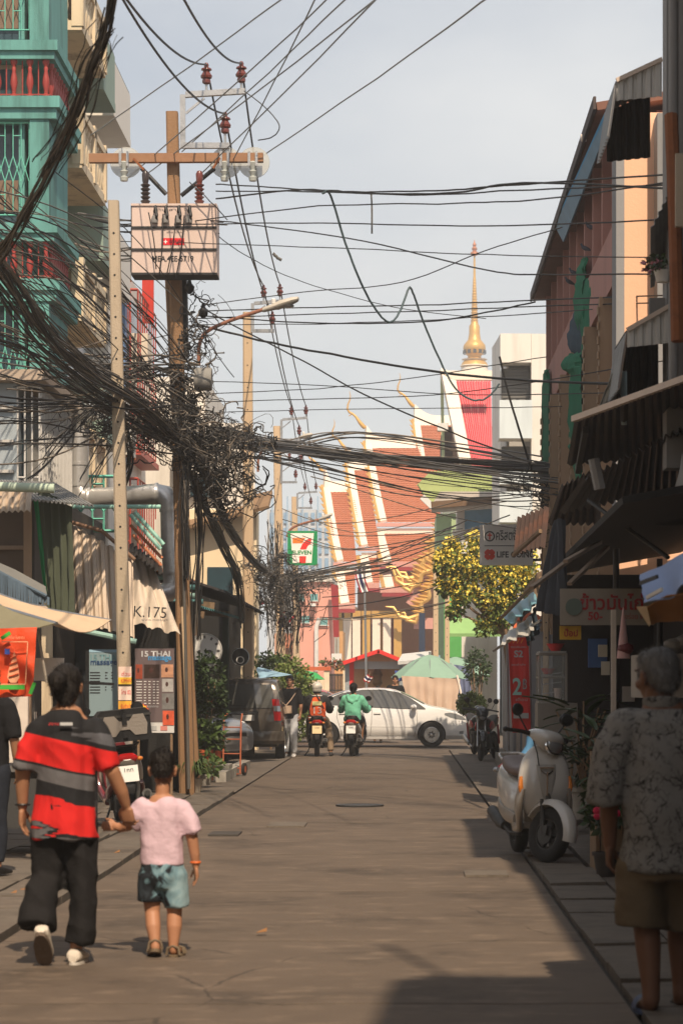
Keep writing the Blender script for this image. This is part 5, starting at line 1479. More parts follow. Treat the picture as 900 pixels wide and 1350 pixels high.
def left_shop():
    t = thing('shop', 'dim shop front with brown shutters behind the beige stall canopy', 'shop', (-5, 31, 0))
    BR = M('brown shutter', lin(104,88,74), rough=.7, var=.15, stain=.3)
    MB().box(-9, 30.3, 0, -4.62, 37.5, 4.0).build('wall', M('shop wall', (.10,.09,.08), rough=.9, stain=.3), t, world=True)
    MB().box(-6.2, 30.1, 2.2, -4.70, 30.28, 3.75).build('shutter', BR, t, world=True)
    for z in (2.35, 2.85, 3.2): MB().box(-6.2,30.02,z,-4.72,30.098,z+.05).build('rail', M('tan rail', lin(150,128,108)), t, world=True)
    MB().beam((-4.66,30.0,0),(-4.66,30.0,4.0),.09,.09).build('post', M('tan post', lin(170,142,116)), t, world=True)
    MB().beam((-4.33,29.4,0),(-4.33,29.4,2.6),.12,.12).build('post', CREAM, t, world=True)
    MB().box(-4.9,31.5,.0,-4.55,31.6,2.3).build('door', M('door', (.06,.055,.05)), t, world=True)
    MB().box(-4.6,33.9,.2,-3.9,34.0,2.5).build('shop_window', GLASS, t, world=True)
    MB().box(-4.6,34.1,0,-2.95,34.2,2.7).build('shade_wall', ROOMSHADE, t, world=True)
    MB().box(-4.75,29.1,.0,-4.52,29.2,1.95).build('white_panel', M('pale panel', lin(214,200,186)), t, world=True)
    MB().tube([(-4.4,29.0,.8),(-4.4,28.95,1.2)], .02, 8).build('handle', CHROME, t, world=True)
left_shop()
def grille_house():
    t = thing('house', 'grey blue upper room with white window bars above the leftmost roof', 'house', (-6, 34, 0))
    MB().box(-9, 32.3, 3.9, -5.15, 36.5, 5.55).build('wall', GREYBLUE, t, world=True)
    MB().box(-9, 32.0, 5.56, -4.75, 37.0, 5.7).build('roof_slab', M('old slab', lin(176,158,140), stain=.5), t, world=True)
    MB().box(-5.14, 32.6, 4.1, -5.08, 36.2, 5.4).build('window', BLUEG, t, world=True)
    grille((-4.86, 32.3), (-4.86, 36.4), 3.95, 5.5, .14, .012, 'plain').build('window_grille', WHITE, t, world=True, kind='stuff')
    grille((-5.15, 32.28), (-4.86, 32.28), 3.95, 5.5, .1, .012, 'plain').build('window_grille', WHITE, t, world=True, kind='stuff')
    for z in (4.35, 4.75, 5.2): MB().box(-9, 32.22, z, -5.2, 32.298, z+.04).build('batten', M('batten', lin(188,184,178)), t, world=True)
grille_house()
def tin_hoarding():
    t = thing('awning', 'pale corrugated tin awning with slanting ribs above the massage shop', 'awning', at(135, 760, 31.2))
    MB().corr(at(93,690,31.8), at(176,738,31.8), at(101,818,31.0), at(178,842,31.0), 7, .022, trap=True).build('tin_sheet', TIN, t, world=True)
    MB().tube([at(93,688,31.7), at(135,700,31.7), at(178,738,31.7)], .03, 6).build('top_rail', M('brown rail', lin(128,98,76)), t, world=True)
    MB().tube([at(98,815,30.8), at(112,832,30.8), at(180,846,30.8)], .035, 8).build('bottom_pipe', M('pale teal pipe', lin(150,185,175)), t, world=True)
    for a, b in (((95,668),(212,668)),((178,675),(216,718)),((172,678),(212,724))):
        MB().tube([at(*a,32.4), at(*b,32.4)], .028, 8).build('frame_pipe', M('mint pipe', lin(150,200,184), rough=.5), t, world=True)
    for a, b in (((172,692),(214,736)),((175,705),(213,746))):
        MB().tube([at(*a,32.5), at(*b,32.5)], .022, 8).build('frame_pipe', M('orange rusty pipe', lin(190,120,84)), t, world=True)
    MB().corr(at(172,716,32.7), at(214,745,32.7), at(172,728,32.0), at(216,760,32.0), 8, .02).build('eave_sheet', TINDARK, t, world=True)
tin_hoarding()
kw = cloth_panel('awning', at(170,722,32.6), at(200,740,32.6), at(174,822,31.8), at(238,838,31.6), M('dusty white canvas', lin(205,190,172), rough=.9, var=.08, stain=.5, stain_sc=1.6), 'dusty white canvas awning printed K.175 beside the silver duct', 'awning', 3, .04, ragged=.04)
text('K.175', INK, kw, at(198,807,31.2), width=.42, height=.14, roll=R(-3)); text('www.massage', M('grey print', (.12,.11,.11)), kw, at(204,818,31.2), width=.34, height=.03)
grd = grille((xx(92,36), 36.0), (xx(152,36), 36.0), zz(700,36), zz(628,36), .16, .016).build('window_grille', TEALB); tag(grd, 'mint green balcony grille half hidden by the big silver duct', 'grille')
def duct():
    t = thing('duct', 'silver ventilation duct bending over the awning and down beside the poles', 'duct', at(105, 640, 35.6))
    GALV = M('duct steel', (.74,.72,.69), rough=.32, metal=.65, var=.15, stain=.35, stain_sc=3)
    Y = 35.2; r = .15
    def run(pts, name='pipe'): MB().tube([at(x-(5 if x > 190 else 0), y, Y+d) for x, y, d in pts], r, 18).build(name, GALV, t, world=True)
    run([(104,655,.4),(104,620,.4),(104,575,.4)]); run([(104,577,.4),(105,560,.4),(112,546,.3),(124,540,.2),(133,540,.1)], 'elbow')
    run([(104,642,.4),(108,655,.38),(120,657,.35)], 'elbow'); run([(118,657,.3),(165,655,.1),(212,651,-.1)])
    run([(210,651,-.1),(222,653,-.15),(229,662,-.2),(230,675,-.2)], 'elbow'); run([(230,672,-.2),(231,720,-.25),(234,757,-.3)])
    run([(234,755,-.3),(233,772,-.3),(224,783,-.35),(212,785,-.5),(205,800,-.5)], 'elbow')
    for x, y, d in ((104,575,.4),(104,612,.4),(104,640,.4),(118,657,.3),(212,651,-.1),(230,673,-.2),(234,756,-.3)):
        v = (Vector((1,0,0)) if 110 < x < 225 else Vector((0,0,1)))
        c = at(x-(5 if x > 190 else 0),y,Y+d); MB().tube([c-v*.02, c+v*.02], r+.012, 18).build('seam_band', GALV, t, world=True)
duct()
# ---- stall on the left
def stall():
    t = thing('stall_canopy', 'beige market umbrella over the left stall with faded green panels', 'canopy', at(20, 1090, 21.6))
    BE = M('beige canvas', lin(206,178,146), rough=.9, var=.08, stain=.25); OL = M('faded olive canvas', lin(128,122,98), rough=.9, var=.1, stain=.3)
    ap = at(-60,762,22.2)
    rim = [at(-160,835,20.6), at(75,822,20.4), at(146,818,23.4), at(60,800,25.2), at(-150,810,24.6)]
    for i, m in enumerate((OL, BE, BE, OL)):
        a, b = rim[i], rim[i+1]; P = []
        for j in range(9):
            v = j/8; r = []
            for k in range(11):
                u = k/10; p = ap*(1-v) + (a*(1-u)+b*u)*v
                p = p - Vector((0,0, .10*math.sin(math.pi*u)*v + .06*math.sin(math.pi*v)))
                r.append(p)
            P.append(r)
        MB().slab(P, .008).build('canopy_panel', m, t, world=True)
        MB().tube([ap, (ap+a)/2 - Vector((0,0,.07)), a], .016, 6).build('rib', STEEL, t, world=True)
    MB().tube([ap, Vector((ap.x, ap.y, .02))], .025, 8).build('pole', STEEL, t, world=True)
    MB().tube([at(50,830,20.6), at(62,900,20.7)], .012, 6).build('rope', M('rope', (.4,.36,.3)), t, world=True)
stall()
def banner():
    o = cloth_panel('banner', at(-14,829,19.8), at(49,827,19.8), at(-14,920,19.8), at(43,918,19.8), M('orange banner print', lin(226,80,40), rough=.6, var=.06), 'orange cloth banner with an ice-cream picture hanging from the beige canopy', 'banner', 2, .012, t=.004)
    W_ = M('pale orange print', lin(240,170,130), rough=.6, bump=0); Y = 19.72
    f = MB()
    for a, b in (((3,846),(37,846)),((37,846),(34,902)),((34,902),(1,902))): f.beam(at(*a,Y), at(*b,Y), .008, .004, up=(0,1,0))
    f.build('border_print', W_, o, world=True)
    c = MB()
    pr = [(14,900),(22,900),(26,893),(25,882),(22,868),(19,858),(17,868),(12,882),(10,893)]
    vs = [tuple(at(x,y,Y)) for x, y in pr]; c.add(vs, [tuple(range(len(vs)))[::-1]]); c.build('ice_cream_print', W_, o, world=True, flat=True)
    for i in range(4): MB().tube([at(12+i*.8,892-i*8,Y-.01), at(19,890-i*8,Y-.012), at(25-i*.6,888-i*8,Y-.01)], .006, 5).build('swirl_print', M('orange print', lin(205,90,50)), o, world=True)
    G = M('green print', lin(70,180,70), rough=.6, bump=0)
    MB().box(*at(-14,909,Y), *(at(33,903,Y+.006))).build('band_print', G, o, world=True)
    MB().beam(at(2,842,Y), at(14,834,Y), .03, .004, up=(0,1,0)).build('corner_print', G, o, world=True); MB().beam(at(40,915,Y), at(46,900,Y), .03, .004, up=(0,1,0)).build('corner_print', G, o, world=True)
    text('ไอศครีม โบราณ', W_, o, at(19,840,Y), width=.17, height=.03)
    MB().cb(at(10,859,Y),(.04,.004,.045)).build('mark_print', M('blue print', lin(60,90,180), bump=0), o, world=True)
banner()
FR = M('blue grey fringe cloth', lin(82,98,112), rough=.9, var=.15, bump=.3)
fr = thing('fringed_awning', 'blue grey fringed cloth awning sagging over the left shop', 'awning', at(30,770,26))
MB().slab([[at(-12,738,26.6), at(20,752,26.4), at(60,774,26)],[at(-12,748,25.6), at(18,764,25.6), at(62,786,25.5)]], .01).build('cloth', M('grey cloth', lin(120,118,112), rough=.9), fr, world=True)
MB().tube([at(-12,748,25.6), at(18,764,25.6), at(62,786,25.5)], .02, 6).build('hem', FR, fr, world=True)
for i in range(22):
    x = -10+72*i/21; y0 = 749+37*i/21 + .5; h = 34 - 16*abs(i/21-.45) + random.uniform(-5,4) - (12 if i > 17 else 0)
    MB().slab([[at(x,y0,25.55), at(x+3.6,y0+1.5,25.55)],[at(x+.6,y0+h,25.5+random.uniform(-.04,.04)), at(x+2.8,y0+h+1,25.5)]], .004).build('strip', FR, fr, world=True)
# ---- stall furniture
def stall_cart():
    t = thing('food_cart', 'small metal stall cart with a black umbrella rest beside the woman', 'cart', (-2.95, 21.8, 0))
    MB().box(-3.9,21.2,.75,-2.75,22.2,.8).build('top', STEEL, t, world=True)
    MB().box(-3.85,21.25,.25,-2.8,22.15,.745).build('cabinet', M('cart side', (.05,.05,.05), stain=.3), t, world=True)
    for x in (-3.8,-2.82):
        for y in (21.3,22.1): MB().tube([(x,y,0),(x,y,.25)], .02, 6).build('leg', STEEL, t, world=True)
    MB().beam((-2.88,21.3,.8),(-2.88,21.3,1.62),.03,.03).build('post', BLACK, t, world=True)
    MB().beam((-3.9,21.3,1.6),(-2.55,21.3,1.52),.025,.025).build('rail', BLACK, t, world=True)
    MB().box(-3.25,21.22,1.55,-2.98,21.25,1.75).build('price_card', M('white card', (.75,.73,.7), bump=0), t, world=True)
    MB().lathe([(.02,0),(.10,.2),(.06,.5),(.02,.62)], 10, Matrix.Translation((-2.88,21.3,.95))).build('folded_umbrella', BLACK, t, world=True)
stall_cart()
# ---- massage boards
def board1():
    t = thing('sign_board', 'grey blue massage price board in a black frame behind pole', 'sign', at(137, 900, 30.95))
    Y = 30.95
    MB().box(xx(113,Y),Y,zz(948,Y),xx(159,Y),Y+.06,zz(851,Y)).build('frame', BLACK, t, world=True)
    MB().box(xx(118,Y),Y-.012,zz(944,Y),xx(155.5,Y),Y-.002,zz(856,Y)).build('panel', M('grey blue print', lin(132,152,158), rough=.35, var=.04, bump=0), t, world=True)
    MB().box(xx(118,Y),Y-.016,zz(860,Y),xx(155.5,Y),Y-.013,zz(856.5,Y)).build('band_print', M('pale blue print', lin(150,185,205), bump=0), t, world=True)
    text('15 THAI', M('dark teal print', lin(104,142,150), bump=0), t, at(137,867,Y-.02), width=.35, height=.08, bold=.02)
    text('massage', M('navy print', lin(46,74,112), bump=0), t, at(137,875,Y-.02), width=.34, height=.075, bold=.02)
    for i in range(8):
        for j, (a, b) in enumerate(((119,134),(139,143),(147,151))):
            if i % 4 != 3 or j == 0: MB().box(xx(a,Y),Y-.017,zz(887.3+i*3.8,Y),xx(b-random.uniform(0,3),Y),Y-.013,zz(886+i*3.8,Y)).build('line_print', INK, t, world=True)
    MB().box(xx(118,Y),Y+.0,zz(1056,Y),xx(157,Y),Y+.05,zz(952,Y)).build('lower_panel', M('dark panel', (.03,.03,.03)), t, world=True)
board1()
def board2():
    Y = 31.0
    t = thing('poster_stand', 'tall grey massage poster with photographs and a yellow burst', 'poster', at(205, 1040, Y), R(-4))
    o = at(205,910,Y); L = lambda x, y, d=0: Vector(((x-205)*Y/FPX, d, zz(y,Y)))
    gm = M('grey poster print', lin(106,92,92), rough=.35, var=.04, bump=0); PAPER = M('poster paper', lin(206,204,200), rough=.35, var=.03, bump=0)
    t.location = (o.x, Y, 0)
    b = lambda x0,y0,x1,y1,d,m,n,th=.003: MB().box(L(x0,y0).x,d-th,L(x0,y1).z,L(x1,y0).x,d,L(x0,y0).z).build(n, m, t)
    b(177,854,231,967,.03,BLACK,'backing',.03); b(178,855,230,966,-.001,PAPER,'sheet'); b(178,855,230,952,-.005,gm,'grey_print')
    text('15 THAI', M('white print', (.5,.5,.5), rough=.7, bump=0), t, L(205,862,-.010), width=.37, height=.075, bold=.03, world=False)
    text('massage', M('blue letters', lin(70,140,190), bump=0), t, L(211,869,-.012), width=.30, height=.075, bold=.03, world=False)
    ph = [(179,876,188,895),(190,876,211,894),(213,876,229,893),(214,895,229,912),(214,914,230,935),(215,937,230,956)]
    cols = [(150,70,50),(60,44,38),(190,140,110),(168,164,160),(120,118,116),(205,90,60)]
    for (x0,y0,x1,y1), c in zip(ph, cols):
        m = M('photo print %d' % c[0], lin(*c), rough=.4, var=.55, sc_=16, bump=0)
        b(x0,y0,x1,y1,-.009,m,'photo_print')
        MB().ball(L((x0+x1)/2-1,(y0+y1)/2-1.5,-.0105), ((x1-x0)*.0022,.002,(y1-y0)*.0030),10,6).build('figure_print', M('figure print', lin(70,40,34), bump=0, var=.3), t)
    for i in range(9):
        for x0, w in ((180,8),(190,3.5),(196,3.5),(202,3.5),(207,3)):
            b(x0,898+i*3.6,x0+w-random.uniform(0,1.2),899+i*3.6,-.009,WHITE,'line_print')
    P = []
    for k in range(24):
        a = 2*math.pi*k/24; r = .085 if k % 2 else .068
        P.append((r*math.cos(a), r*math.sin(a)))
    m = Matrix.Translation(L(187,937,-.012)) @ Matrix.Rotation(R(90),4,'X')
    MB().prism([(x*1.12,y*1.12) for x,y in P], .003, m).build('burst_print', M('burst red', lin(215,60,40), bump=0), t); MB().prism(P, .006, m).build('burst_print', M('burst yellow', lin(246,196,60), bump=0), t)
    text('JOB', INK, t, L(187,937,-.022), width=.09, height=.05, bold=.02, roll=R(20), world=False)
    text('รับสมัคร', M('white print', (.5,.5,.5), rough=.7, bump=0), t, L(201,931,-.01), width=.16, height=.03, world=False)
    for i in range(3): b(184+i*14,957,193+i*14,963,-.006,M('pale red print', lin(205,130,120), bump=0) if i == 2 else M('pale print', lin(170,170,168), bump=0),'line_print')
    for x in (182, 226): MB().tube([L(x,966,.02), L(x,1049,.02)], .018, 6).build('leg', WOOD, t)
board2()
# ---- planting by the poles
def leaves(mb, n, c, rad, size, droop=0., seed=0, clump=3.0, elong=1.8, thr=-.25, shell=.35):
    """leaf-sized faces spread through an uneven crown"""
    rnd = random.Random(seed); c = Vector(c); k = 0; tries = 0
    while k < n and tries < n*12:
        tries += 1
        v = Vector((rnd.gauss(0,1), rnd.gauss(0,1), rnd.gauss(0,1))).normalized() * (shell + (1-shell)*rnd.random())**.6
        p = c + Vector((v.x*rad[0], v.y*rad[1], v.z*rad[2]))
        if mnoise.noise(p*clump/max(rad) + Vector((seed,0,0))) < thr: continue
        out = 1 + .22*mnoise.noise(p*1.7*clump/max(rad) + Vector((0,seed,0)))
        p = c + (p-c)*out
        s = size*rnd.uniform(.6,1.3)
        d = (v*.5 + Vector((rnd.gauss(0,.6), rnd.gauss(0,.6), rnd.gauss(0,.5)-droop))).normalized()
        a = d.orthogonal().normalized(); a = Matrix.Rotation(rnd.random()*6.28, 3, d) @ a; b = d.cross(a)
        tip = p + d*s*elong
        mid = p + d*s*elong*.5 + b*s*.12
        mb.add([p, mid + a*s*.5, tip, mid - a*s*.5], [(0,1,2,3)])
        k += 1
    return mb
def leafmat(name, rgb, var=.45):
    m = M(name, rgb, rough=.5, var=var, sc_=3.2, bump=0, spec=.35)
    b = m.node_tree.nodes['Principled BSDF']
    b.inputs['Subsurface Weight'].default_value = 0
    return m
LEAF_D = leafmat('dark green leaves', (.035,.062,.018)); LEAF_M = leafmat('mid green leaves', (.065,.105,.025)); LEAF_Y = leafmat('yellow green leaves', (.13,.17,.035))
TERRA = M('terracotta', lin(196,98,60), rough=.85, var=.15, stain=.3, stain_sc=6)
def pot(t, r, h, mat=TERRA, at_=(0,0,0)):
    MB().lathe([(r*.68,0),(r*.95,h*.86),(r*1.08,h*.87),(r*1.08,h),(r*.93,h),(r*.9,h*.9),(0,h*.88)], 18, Matrix.Translation(at_)).build('pot', mat, t)
def potted(label, px, py, Y, r, h, crown_c, crown_r, n, size, mat, potm=TERRA, seed=1, grass=False, z0=0.):
    t = thing('potted_plant', label, 'plant', (xx(px,Y), Y, z0))
    pot(t, r, h, potm)
    mb = MB()
    if grass:
        rnd = random.Random(seed)
        for i in range(n):
            a = rnd.random()*6.28; l = rnd.uniform(.5,1.)*crown_r; e = rnd.uniform(.5,1.3)
            pts = []
            for k in range(6):
                q = k/5; pts.append(Vector((math.cos(a)*l*q*e, math.sin(a)*l*q*e, h + l*(1.7*q - 1.5*q*q)*(1.6-e*.7))))
            w = Vector((-math.sin(a), math.cos(a), 0))*size
            for k in range(5):
                w0 = w*(1-(k/5)**2); w1 = w*(1-((k+1)/5)**2)
                mb.add([pts[k]-w0, pts[k]+w0, pts[k+1]+w1, pts[k+1]-w1], [(0,1,2,3)])
    else:
        leaves(mb, n, (0,0,crown_c), crown_r, size, .1, seed)
        st = MB()
        for i in range(5):
            a = i*1.26; st.tube([(0,0,h*.8),(math.cos(a)*crown_r[0]*.3, math.sin(a)*crown_r[1]*.3, crown_c*.8),(math.cos(a)*crown_r[0]*.5, math.sin(a)*crown_r[1]*.5, crown_c+crown_r[2]*.4)], .012, 5)
        st.build('stem', WOOD, t, kind='stuff')
    mb.build('foliage', mat, t, flat=True, kind='stuff')
    return t
potted('tall bushy dark green shrub standing by the double pole', 270, 0, 38.5, .19, .38, 1.25, (.33,.30,.80), 2600, .05, LEAF_D, seed=3)
potted('leafy plant in a big terracotta pot at the foot of the tall shrub', 267, 0, 37.2, .16, .36, .56, (.27,.25,.22), 260, .085, LEAF_M, seed=5, z0=.17)
potted('small plant in an orange pot on the kerb beside the hand truck', 285.5, 0, 38.8, .085, .22, .38, (.17,.15,.15), 110, .06, LEAF_M, seed=6, z0=.25)
potted('spider plant with arching leaves in a pale pot at the pole foot', 257, 0, 33.6, .11, .22, 0, .55, 170, .014, LEAF_M, potm=M('pale pot', lin(190,176,156), stain=.4), seed=7, grass=True)
potted('low leafy plant beside the spider plant at the foot of the shrub', 272, 0, 35.5, .1, .16, .3, (.24,.2,.16), 170, .06, LEAF_M, seed=9, potm=CONC, z0=.05)
MB().box(-3.05,38.6,0,-2.78,39.3,.25).build('planter_block', CONC); o = bpy.data.objects['planter_block']; tag(o, 'grey concrete block under the small orange pot', 'block')
def hand_truck():
    t = thing('hand_truck', 'rusty orange two-wheeled hand truck standing in front of the minivan', 'hand truck', (-2.86, 40.2, .02), R(-14))
    OR = M('rusty orange steel', lin(170,92,60), rough=.6, var=.2, stain=.4, stain_sc=6)
    f = MB()
    for s in (-1,1): f.tube([(s*.15,.0,.04),(s*.15,.05,.9),(s*.15,.1,.99),(s*.13,.17,1.02)], .014, 8)
    f.build('frame', OR, t)
    for z in (.12,.36,.6,.8): MB().tube([(-.15,.02+z*.05,z),(.15,.02+z*.05,z)], .012, 6).build('crossbar', OR, t)
    MB().cb((0,-.1,.03),(.34,.22,.012)).build('toe_plate', OR, t)
    for s in (-1,1):
        w_ = torus(MB(), (s*.19,.10,.105), .08, .028, .026, 24, 8); w_.build('wheel', RUBBER, t); MB().lathe([(0,-.02),(.06,-.02),(.06,.02),(0,.02)],12,Matrix.Translation((s*.19,.1,.105))@AX).build('hub', OR, t)
hand_truck()
ap_ = cloth_panel('awning', at(338,882,46), at(340,880,49), at(342,894,46), at(386,890,47), M('pale blue awning cloth', lin(150,185,205), rough=.8, stain=.2), 'pale blue cloth awning sticking out over the minivan', 'awning', 2, .02)
def bush(label, px, py, Y, rad, n, size, mat, seed, extra=None, name='bush'):
    t = thing(name, label, 'bush', (xx(px,Y), Y, 0))
    c = zz(py, Y)
    leaves(MB(), n, (0,0,c), rad, size, .1, seed, clump=3.5).build('foliage', mat, t, flat=True, kind='stuff')
    st = MB()
    for i in range(6):
        a = i*1.05; st.tube([(0,0,0),(math.cos(a)*rad[0]*.3, math.sin(a)*rad[1]*.3, c*.6),(math.cos(a)*rad[0]*.55, math.sin(a)*rad[1]*.55, c+rad[2]*.2)], .02, 5)
    st.build('stem', WOOD, t, kind='stuff')
    if extra: extra(t, c)
    return t
bush('bright yellow green bush behind the man in black', 385, 922, 54.5, (.55,.8,.95), 3600, .055, LEAF_Y, 21)
bush('darker bush above the minivan under the pale blue awning', 357, 893, 57, (.5,.8,.6), 2200, .06, LEAF_M, 22)
def flags():
    def thai(t, p, w, h, rot):
        """five-band red, white and blue cloth"""
        cols = [(165,30,45),(235,232,226),(45,48,90),(235,232,226),(165,30,45)]; ks = [0,1/6,2/6,4/6,5/6,1]
        for i in range(5):
            P = []
            for v in (ks[i], ks[i+1]):
                P.append([p + rot @ Vector((w*u/8, .04*math.sin(u*1.1+v), -h*v - .1*h*math.sin(u*.5))) for u in range(9)])
            MB().slab(P, .004).build('band', M('flag cloth %d' % cols[i][0], lin(*cols[i]), rough=.8, bump=0), t, world=True)
    t = thing('flag', 'limp red, white and blue flag high on the left beside the pole', 'flag', at(345,812,60)); MB().tube([at(352,792,60), at(343,830,60)], .012, 6).build('staff', STEEL, t, world=True)
    thai(t, at(351,796,60), .45, .5, Matrix.Rotation(R(150),3,'Y'))
    t = thing('flag', 'red, white and blue flag jutting right from the second far pole', 'flag', at(375,822,60)); MB().tube([at(374,834,60), at(392,810,60)], .012, 6).build('staff', STEEL, t, world=True)
    thai(t, at(390,812,60), .42, .3, Matrix.Rotation(R(125),3,'Y'))
    t = thing('flagpole', 'tall flagpole with a drooping flag in front of the temple', 'flagpole', (xx(484,74), 74, 0)); MB().tube([(xx(484,74),74,0), at(480,745,74)], [.045,.03], 10).build('pole', STEEL, t, world=True)
    thai(t, at(479.5,748,74), .75, .28, Matrix.Rotation(R(78),3,'Y'))
    t = thing('flag', 'small flag stuck above the white car roof before the shrine', 'flag', at(484,895,66)); MB().tube([at(488,885,66), at(482,905,66)], .01, 6).build('staff', WOOD, t, world=True)
    thai(t, at(484,888,66), .18, .2, Matrix.Rotation(R(35),3,'Y'))
flags()

def ac_unit(label, x, y, z):
    t = thing('air_conditioner', label, 'air conditioner', (x, y, z))
    W2 = M('aged ac casing', lin(206,200,188), rough=.6, stain=.4, streak=True)
    MB().box(0,0,0,.32,.85,.62).build('casing', W2, t)
    MB().lathe([(0,0),(.24,0),(.25,.015),(0,.012)], 20, Matrix.Translation((.321,.38,.31)) @ AX).build('fan_grille', DARKSTEEL, t)
    f = MB()
    for k in range(6): f.box(.04,-.012,.08+k*.085,.28,-.001,.12+k*.085)
    f.build('louvres', M('grey louvre', (.25,.25,.24)), t, kind='stuff')
    b = MB()
    for yy in (.1,.7): b.beam((-.1,yy,-.03),(.34,yy,-.03),.04,.04)
    b.build('bracket', RUST, t)
    MB().tube([(0,.8,.2),(-.05,.9,.0),(-.06,.9,-1.6)], .025, 6).build('hose', M('tan hose', lin(170,150,120)), t)
ac_unit('aged air conditioner box on the wall above the white balcony house', -5.95, 49.2, 9.9)
ac_unit('aged air conditioner box under the upper red grilles', -5.95, 50.0, 6.3)
ac_unit('aged air conditioner box on the white house wall behind the tangle', -4.74, 59.4, 4.9)
# ================================================================== right side of the street
PINK = M('shaded pink render', lin(182,132,120), rough=.88, var=.08, stain=.3, stain_rgb=lin(130,96,86), streak=True)  # pink render with the shade of the street side in its colour
PINKLIT = M('sunlit pink render', lin(238,190,156), rough=.88, var=.04, stain=.12, stain_rgb=lin(190,140,112), streak=True)  # brighter copy of the pink render, sunlight put into its colour
GREYW = M('grey render', lin(140,138,136), rough=.88, var=.1, stain=.35, streak=True)
MAR = M('maroon boards', lin(92,52,50), rough=.7, var=.2, stain=.3)
FIN = M('cream brown fin', lin(164,136,108), rough=.8, var=.12, stain=.3, streak=True)
WTIN = M('pale fascia tin', lin(196,194,188), rough=.55, var=.06, stain=.35, stain_rgb=lin(120,116,110), streak=True)
BLUESH = M('blue sheet edge', lin(92,138,168), rough=.55, var=.1, stain=.3)
def pink_house():
    X = 2.62
    t = thing('row_building', 'dull pink three-storey building with tall cream fins and a roof gallery, right', 'building', (4, 38, 0))
    MB().box(X+.55, 30.4, 0, 8, 45.0, 8.75).build('wall', MAR, t, world=True)
    MB().box(X+.02, 29.9, 0, 8, 30.38, 8.6).build('end_wall', PINKLIT, t, world=True)
    MB().box(X, 30.4, 6.55, X+.2, 45.0, 7.3).build('parapet', PINK, t, world=True)
    MB().box(X+.2, 30.4, 7.0, X+.54, 45.0, 7.05).build('gallery_floor', GREYW, t, world=True)
    MB().slab([[(X-.22,30.2,8.80),(8,30.2,9.7)],[(X-.22,45.2,8.80),(8,45.2,9.7)]], .1).build('roof', M('brown roof underside', lin(120,84,70), rough=.85, stain=.4), t, world=True)
    MB().box(X-.26, 30.15, 8.70, X-.225, 45.25, 8.86).build('gutter', M('dark roof edge', lin(72,60,56), stain=.3), t, world=True)
    for i in range(10):
        y = 30.6 + i*1.58
        MB().box(X+.02, y, 7.303, X+.52, y+.14, 8.74).build('fin_wall', PINK, t, world=True)
    for i in range(6):
        y = 31.2 + i*2.6
        f = MB().box(X-.1, y, 2.4, X+.53, y+.16, 6.53); fo = f.build('fin', FIN, t, world=True)
        rb = MB()
        for k in range(21):
            z = 2.5 + k*.19
            rb.box(X-.125, y-.02, z, X-.105, y+.12, z+.1)
        rb.build('ribs', FIN, fo, world=True, kind='stuff')
        MB().box(X-.09, y+.3, 2.4, X-.03, y+.36, 6.5).build('pipe_strip', FIN, t, world=True)
        for z in (2.8, 4.7): MB().box(X+.42, y+.5, z, X+.53, y+2.2, z+1.6).build('window', GLASS, t, world=True)
    MB().box(X+.3, 30.4, 4.55, X+.54, 45, 4.75).build('floor_band', PINK, t, world=True)
    # camera-facing end: recessed lit strip between two grey piers
    MB().box(X-.05, 29.3, 3.2, X+.05, 29.88, 8.35).build('pier', GREYW, t, world=True)
    MB().box(X+.47, 29.5, 3.2, X+.66, 29.88, 8.5).build('pier', GREYW, t, world=True)
    return t
pink_house()
def netting(label, edge, Y, mat, seed):
    """ragged hanging net: edge = [(y, left x, right x)] in falling order"""
    P = []; ed = smooth_pts([tuple(map(float, e)) for e in edge], 5); m = len(ed)
    for j, (y, xl, xr) in enumerate(ed):
        r = []; jl = 4.5*mnoise.noise(Vector((j*.45, seed, 0)))+1.5*mnoise.noise(Vector((j*1.7, seed, 0))); jr = 4.5*mnoise.noise(Vector((j*.45, seed, 5)))+1.5*mnoise.noise(Vector((j*1.7, seed, 5)))
        for i in range(23):
            u = i/22; x = (xl+jl)*(1-u)+(xr+jr)*u; yy = y + (7*mnoise.noise(Vector((u*5, seed, 2))) if j == m-1 else 0)
            p = at(x, yy, Y + 1.4*(.5-u))
            f = .07*math.sin(u*17+3*mnoise.noise(Vector((u*1.5,j*.12,seed)))) + .06*mnoise.noise(Vector((u*4,j*.25,seed+9)))
            r.append(p + Vector((f*.3, -f*1.4, .02*mnoise.noise(Vector((u*7,j*.4,seed))))))
        P.append(r)
    o = MB().slab(P, .006).build('shade_net', mat); tag(o, label, 'net')
NET = M('green construction net', lin(22,110,78), rough=.9, var=.35, sc_=8, bump=.6, bsc=60, streak=True); NETB = M('dark blue net', lin(52,72,86), rough=.9, var=.3, sc_=8, bump=.5, bsc=60)
netting('torn green net hanging from the pink building gallery', [(340,768,771),(362,760,772),(380,757,770),(420,757,768),(440,763,779)], 35.5, NET, 3)
netting('green net strip falling beside a cream fin on the pink building', [(368,770,779),(400,764,779),(460,767,780),(530,768,781),(575,771,780),(590,774,779)], 34.6, NET, 6)
netting('blue grey net bunched beside the torn green net', [(408,757,764),(430,750,768),(455,748,769),(480,751,767)], 36.2, NETB, 9)
netting('longest strip of green net sagging below the blue grey bunch', [(466,750,768),(480,741,769),(495,748,767),(540,748,768),(575,749,767),(600,752,765),(645,757,763)], 35.9, NET, 15)
netting('narrow green net at the far corner of the pink building', [(488,717,723),(510,714,724),(560,715,724),(632,716,723)], 43.5, NET, 21)
netting('green net hanging low behind the cable bundle', [(585,724,745),(620,724,750),(660,726,748),(690,728,742)], 42.0, M('grey green net', lin(60,110,98), rough=.9, var=.3, bump=.4, bsc=60), 27)
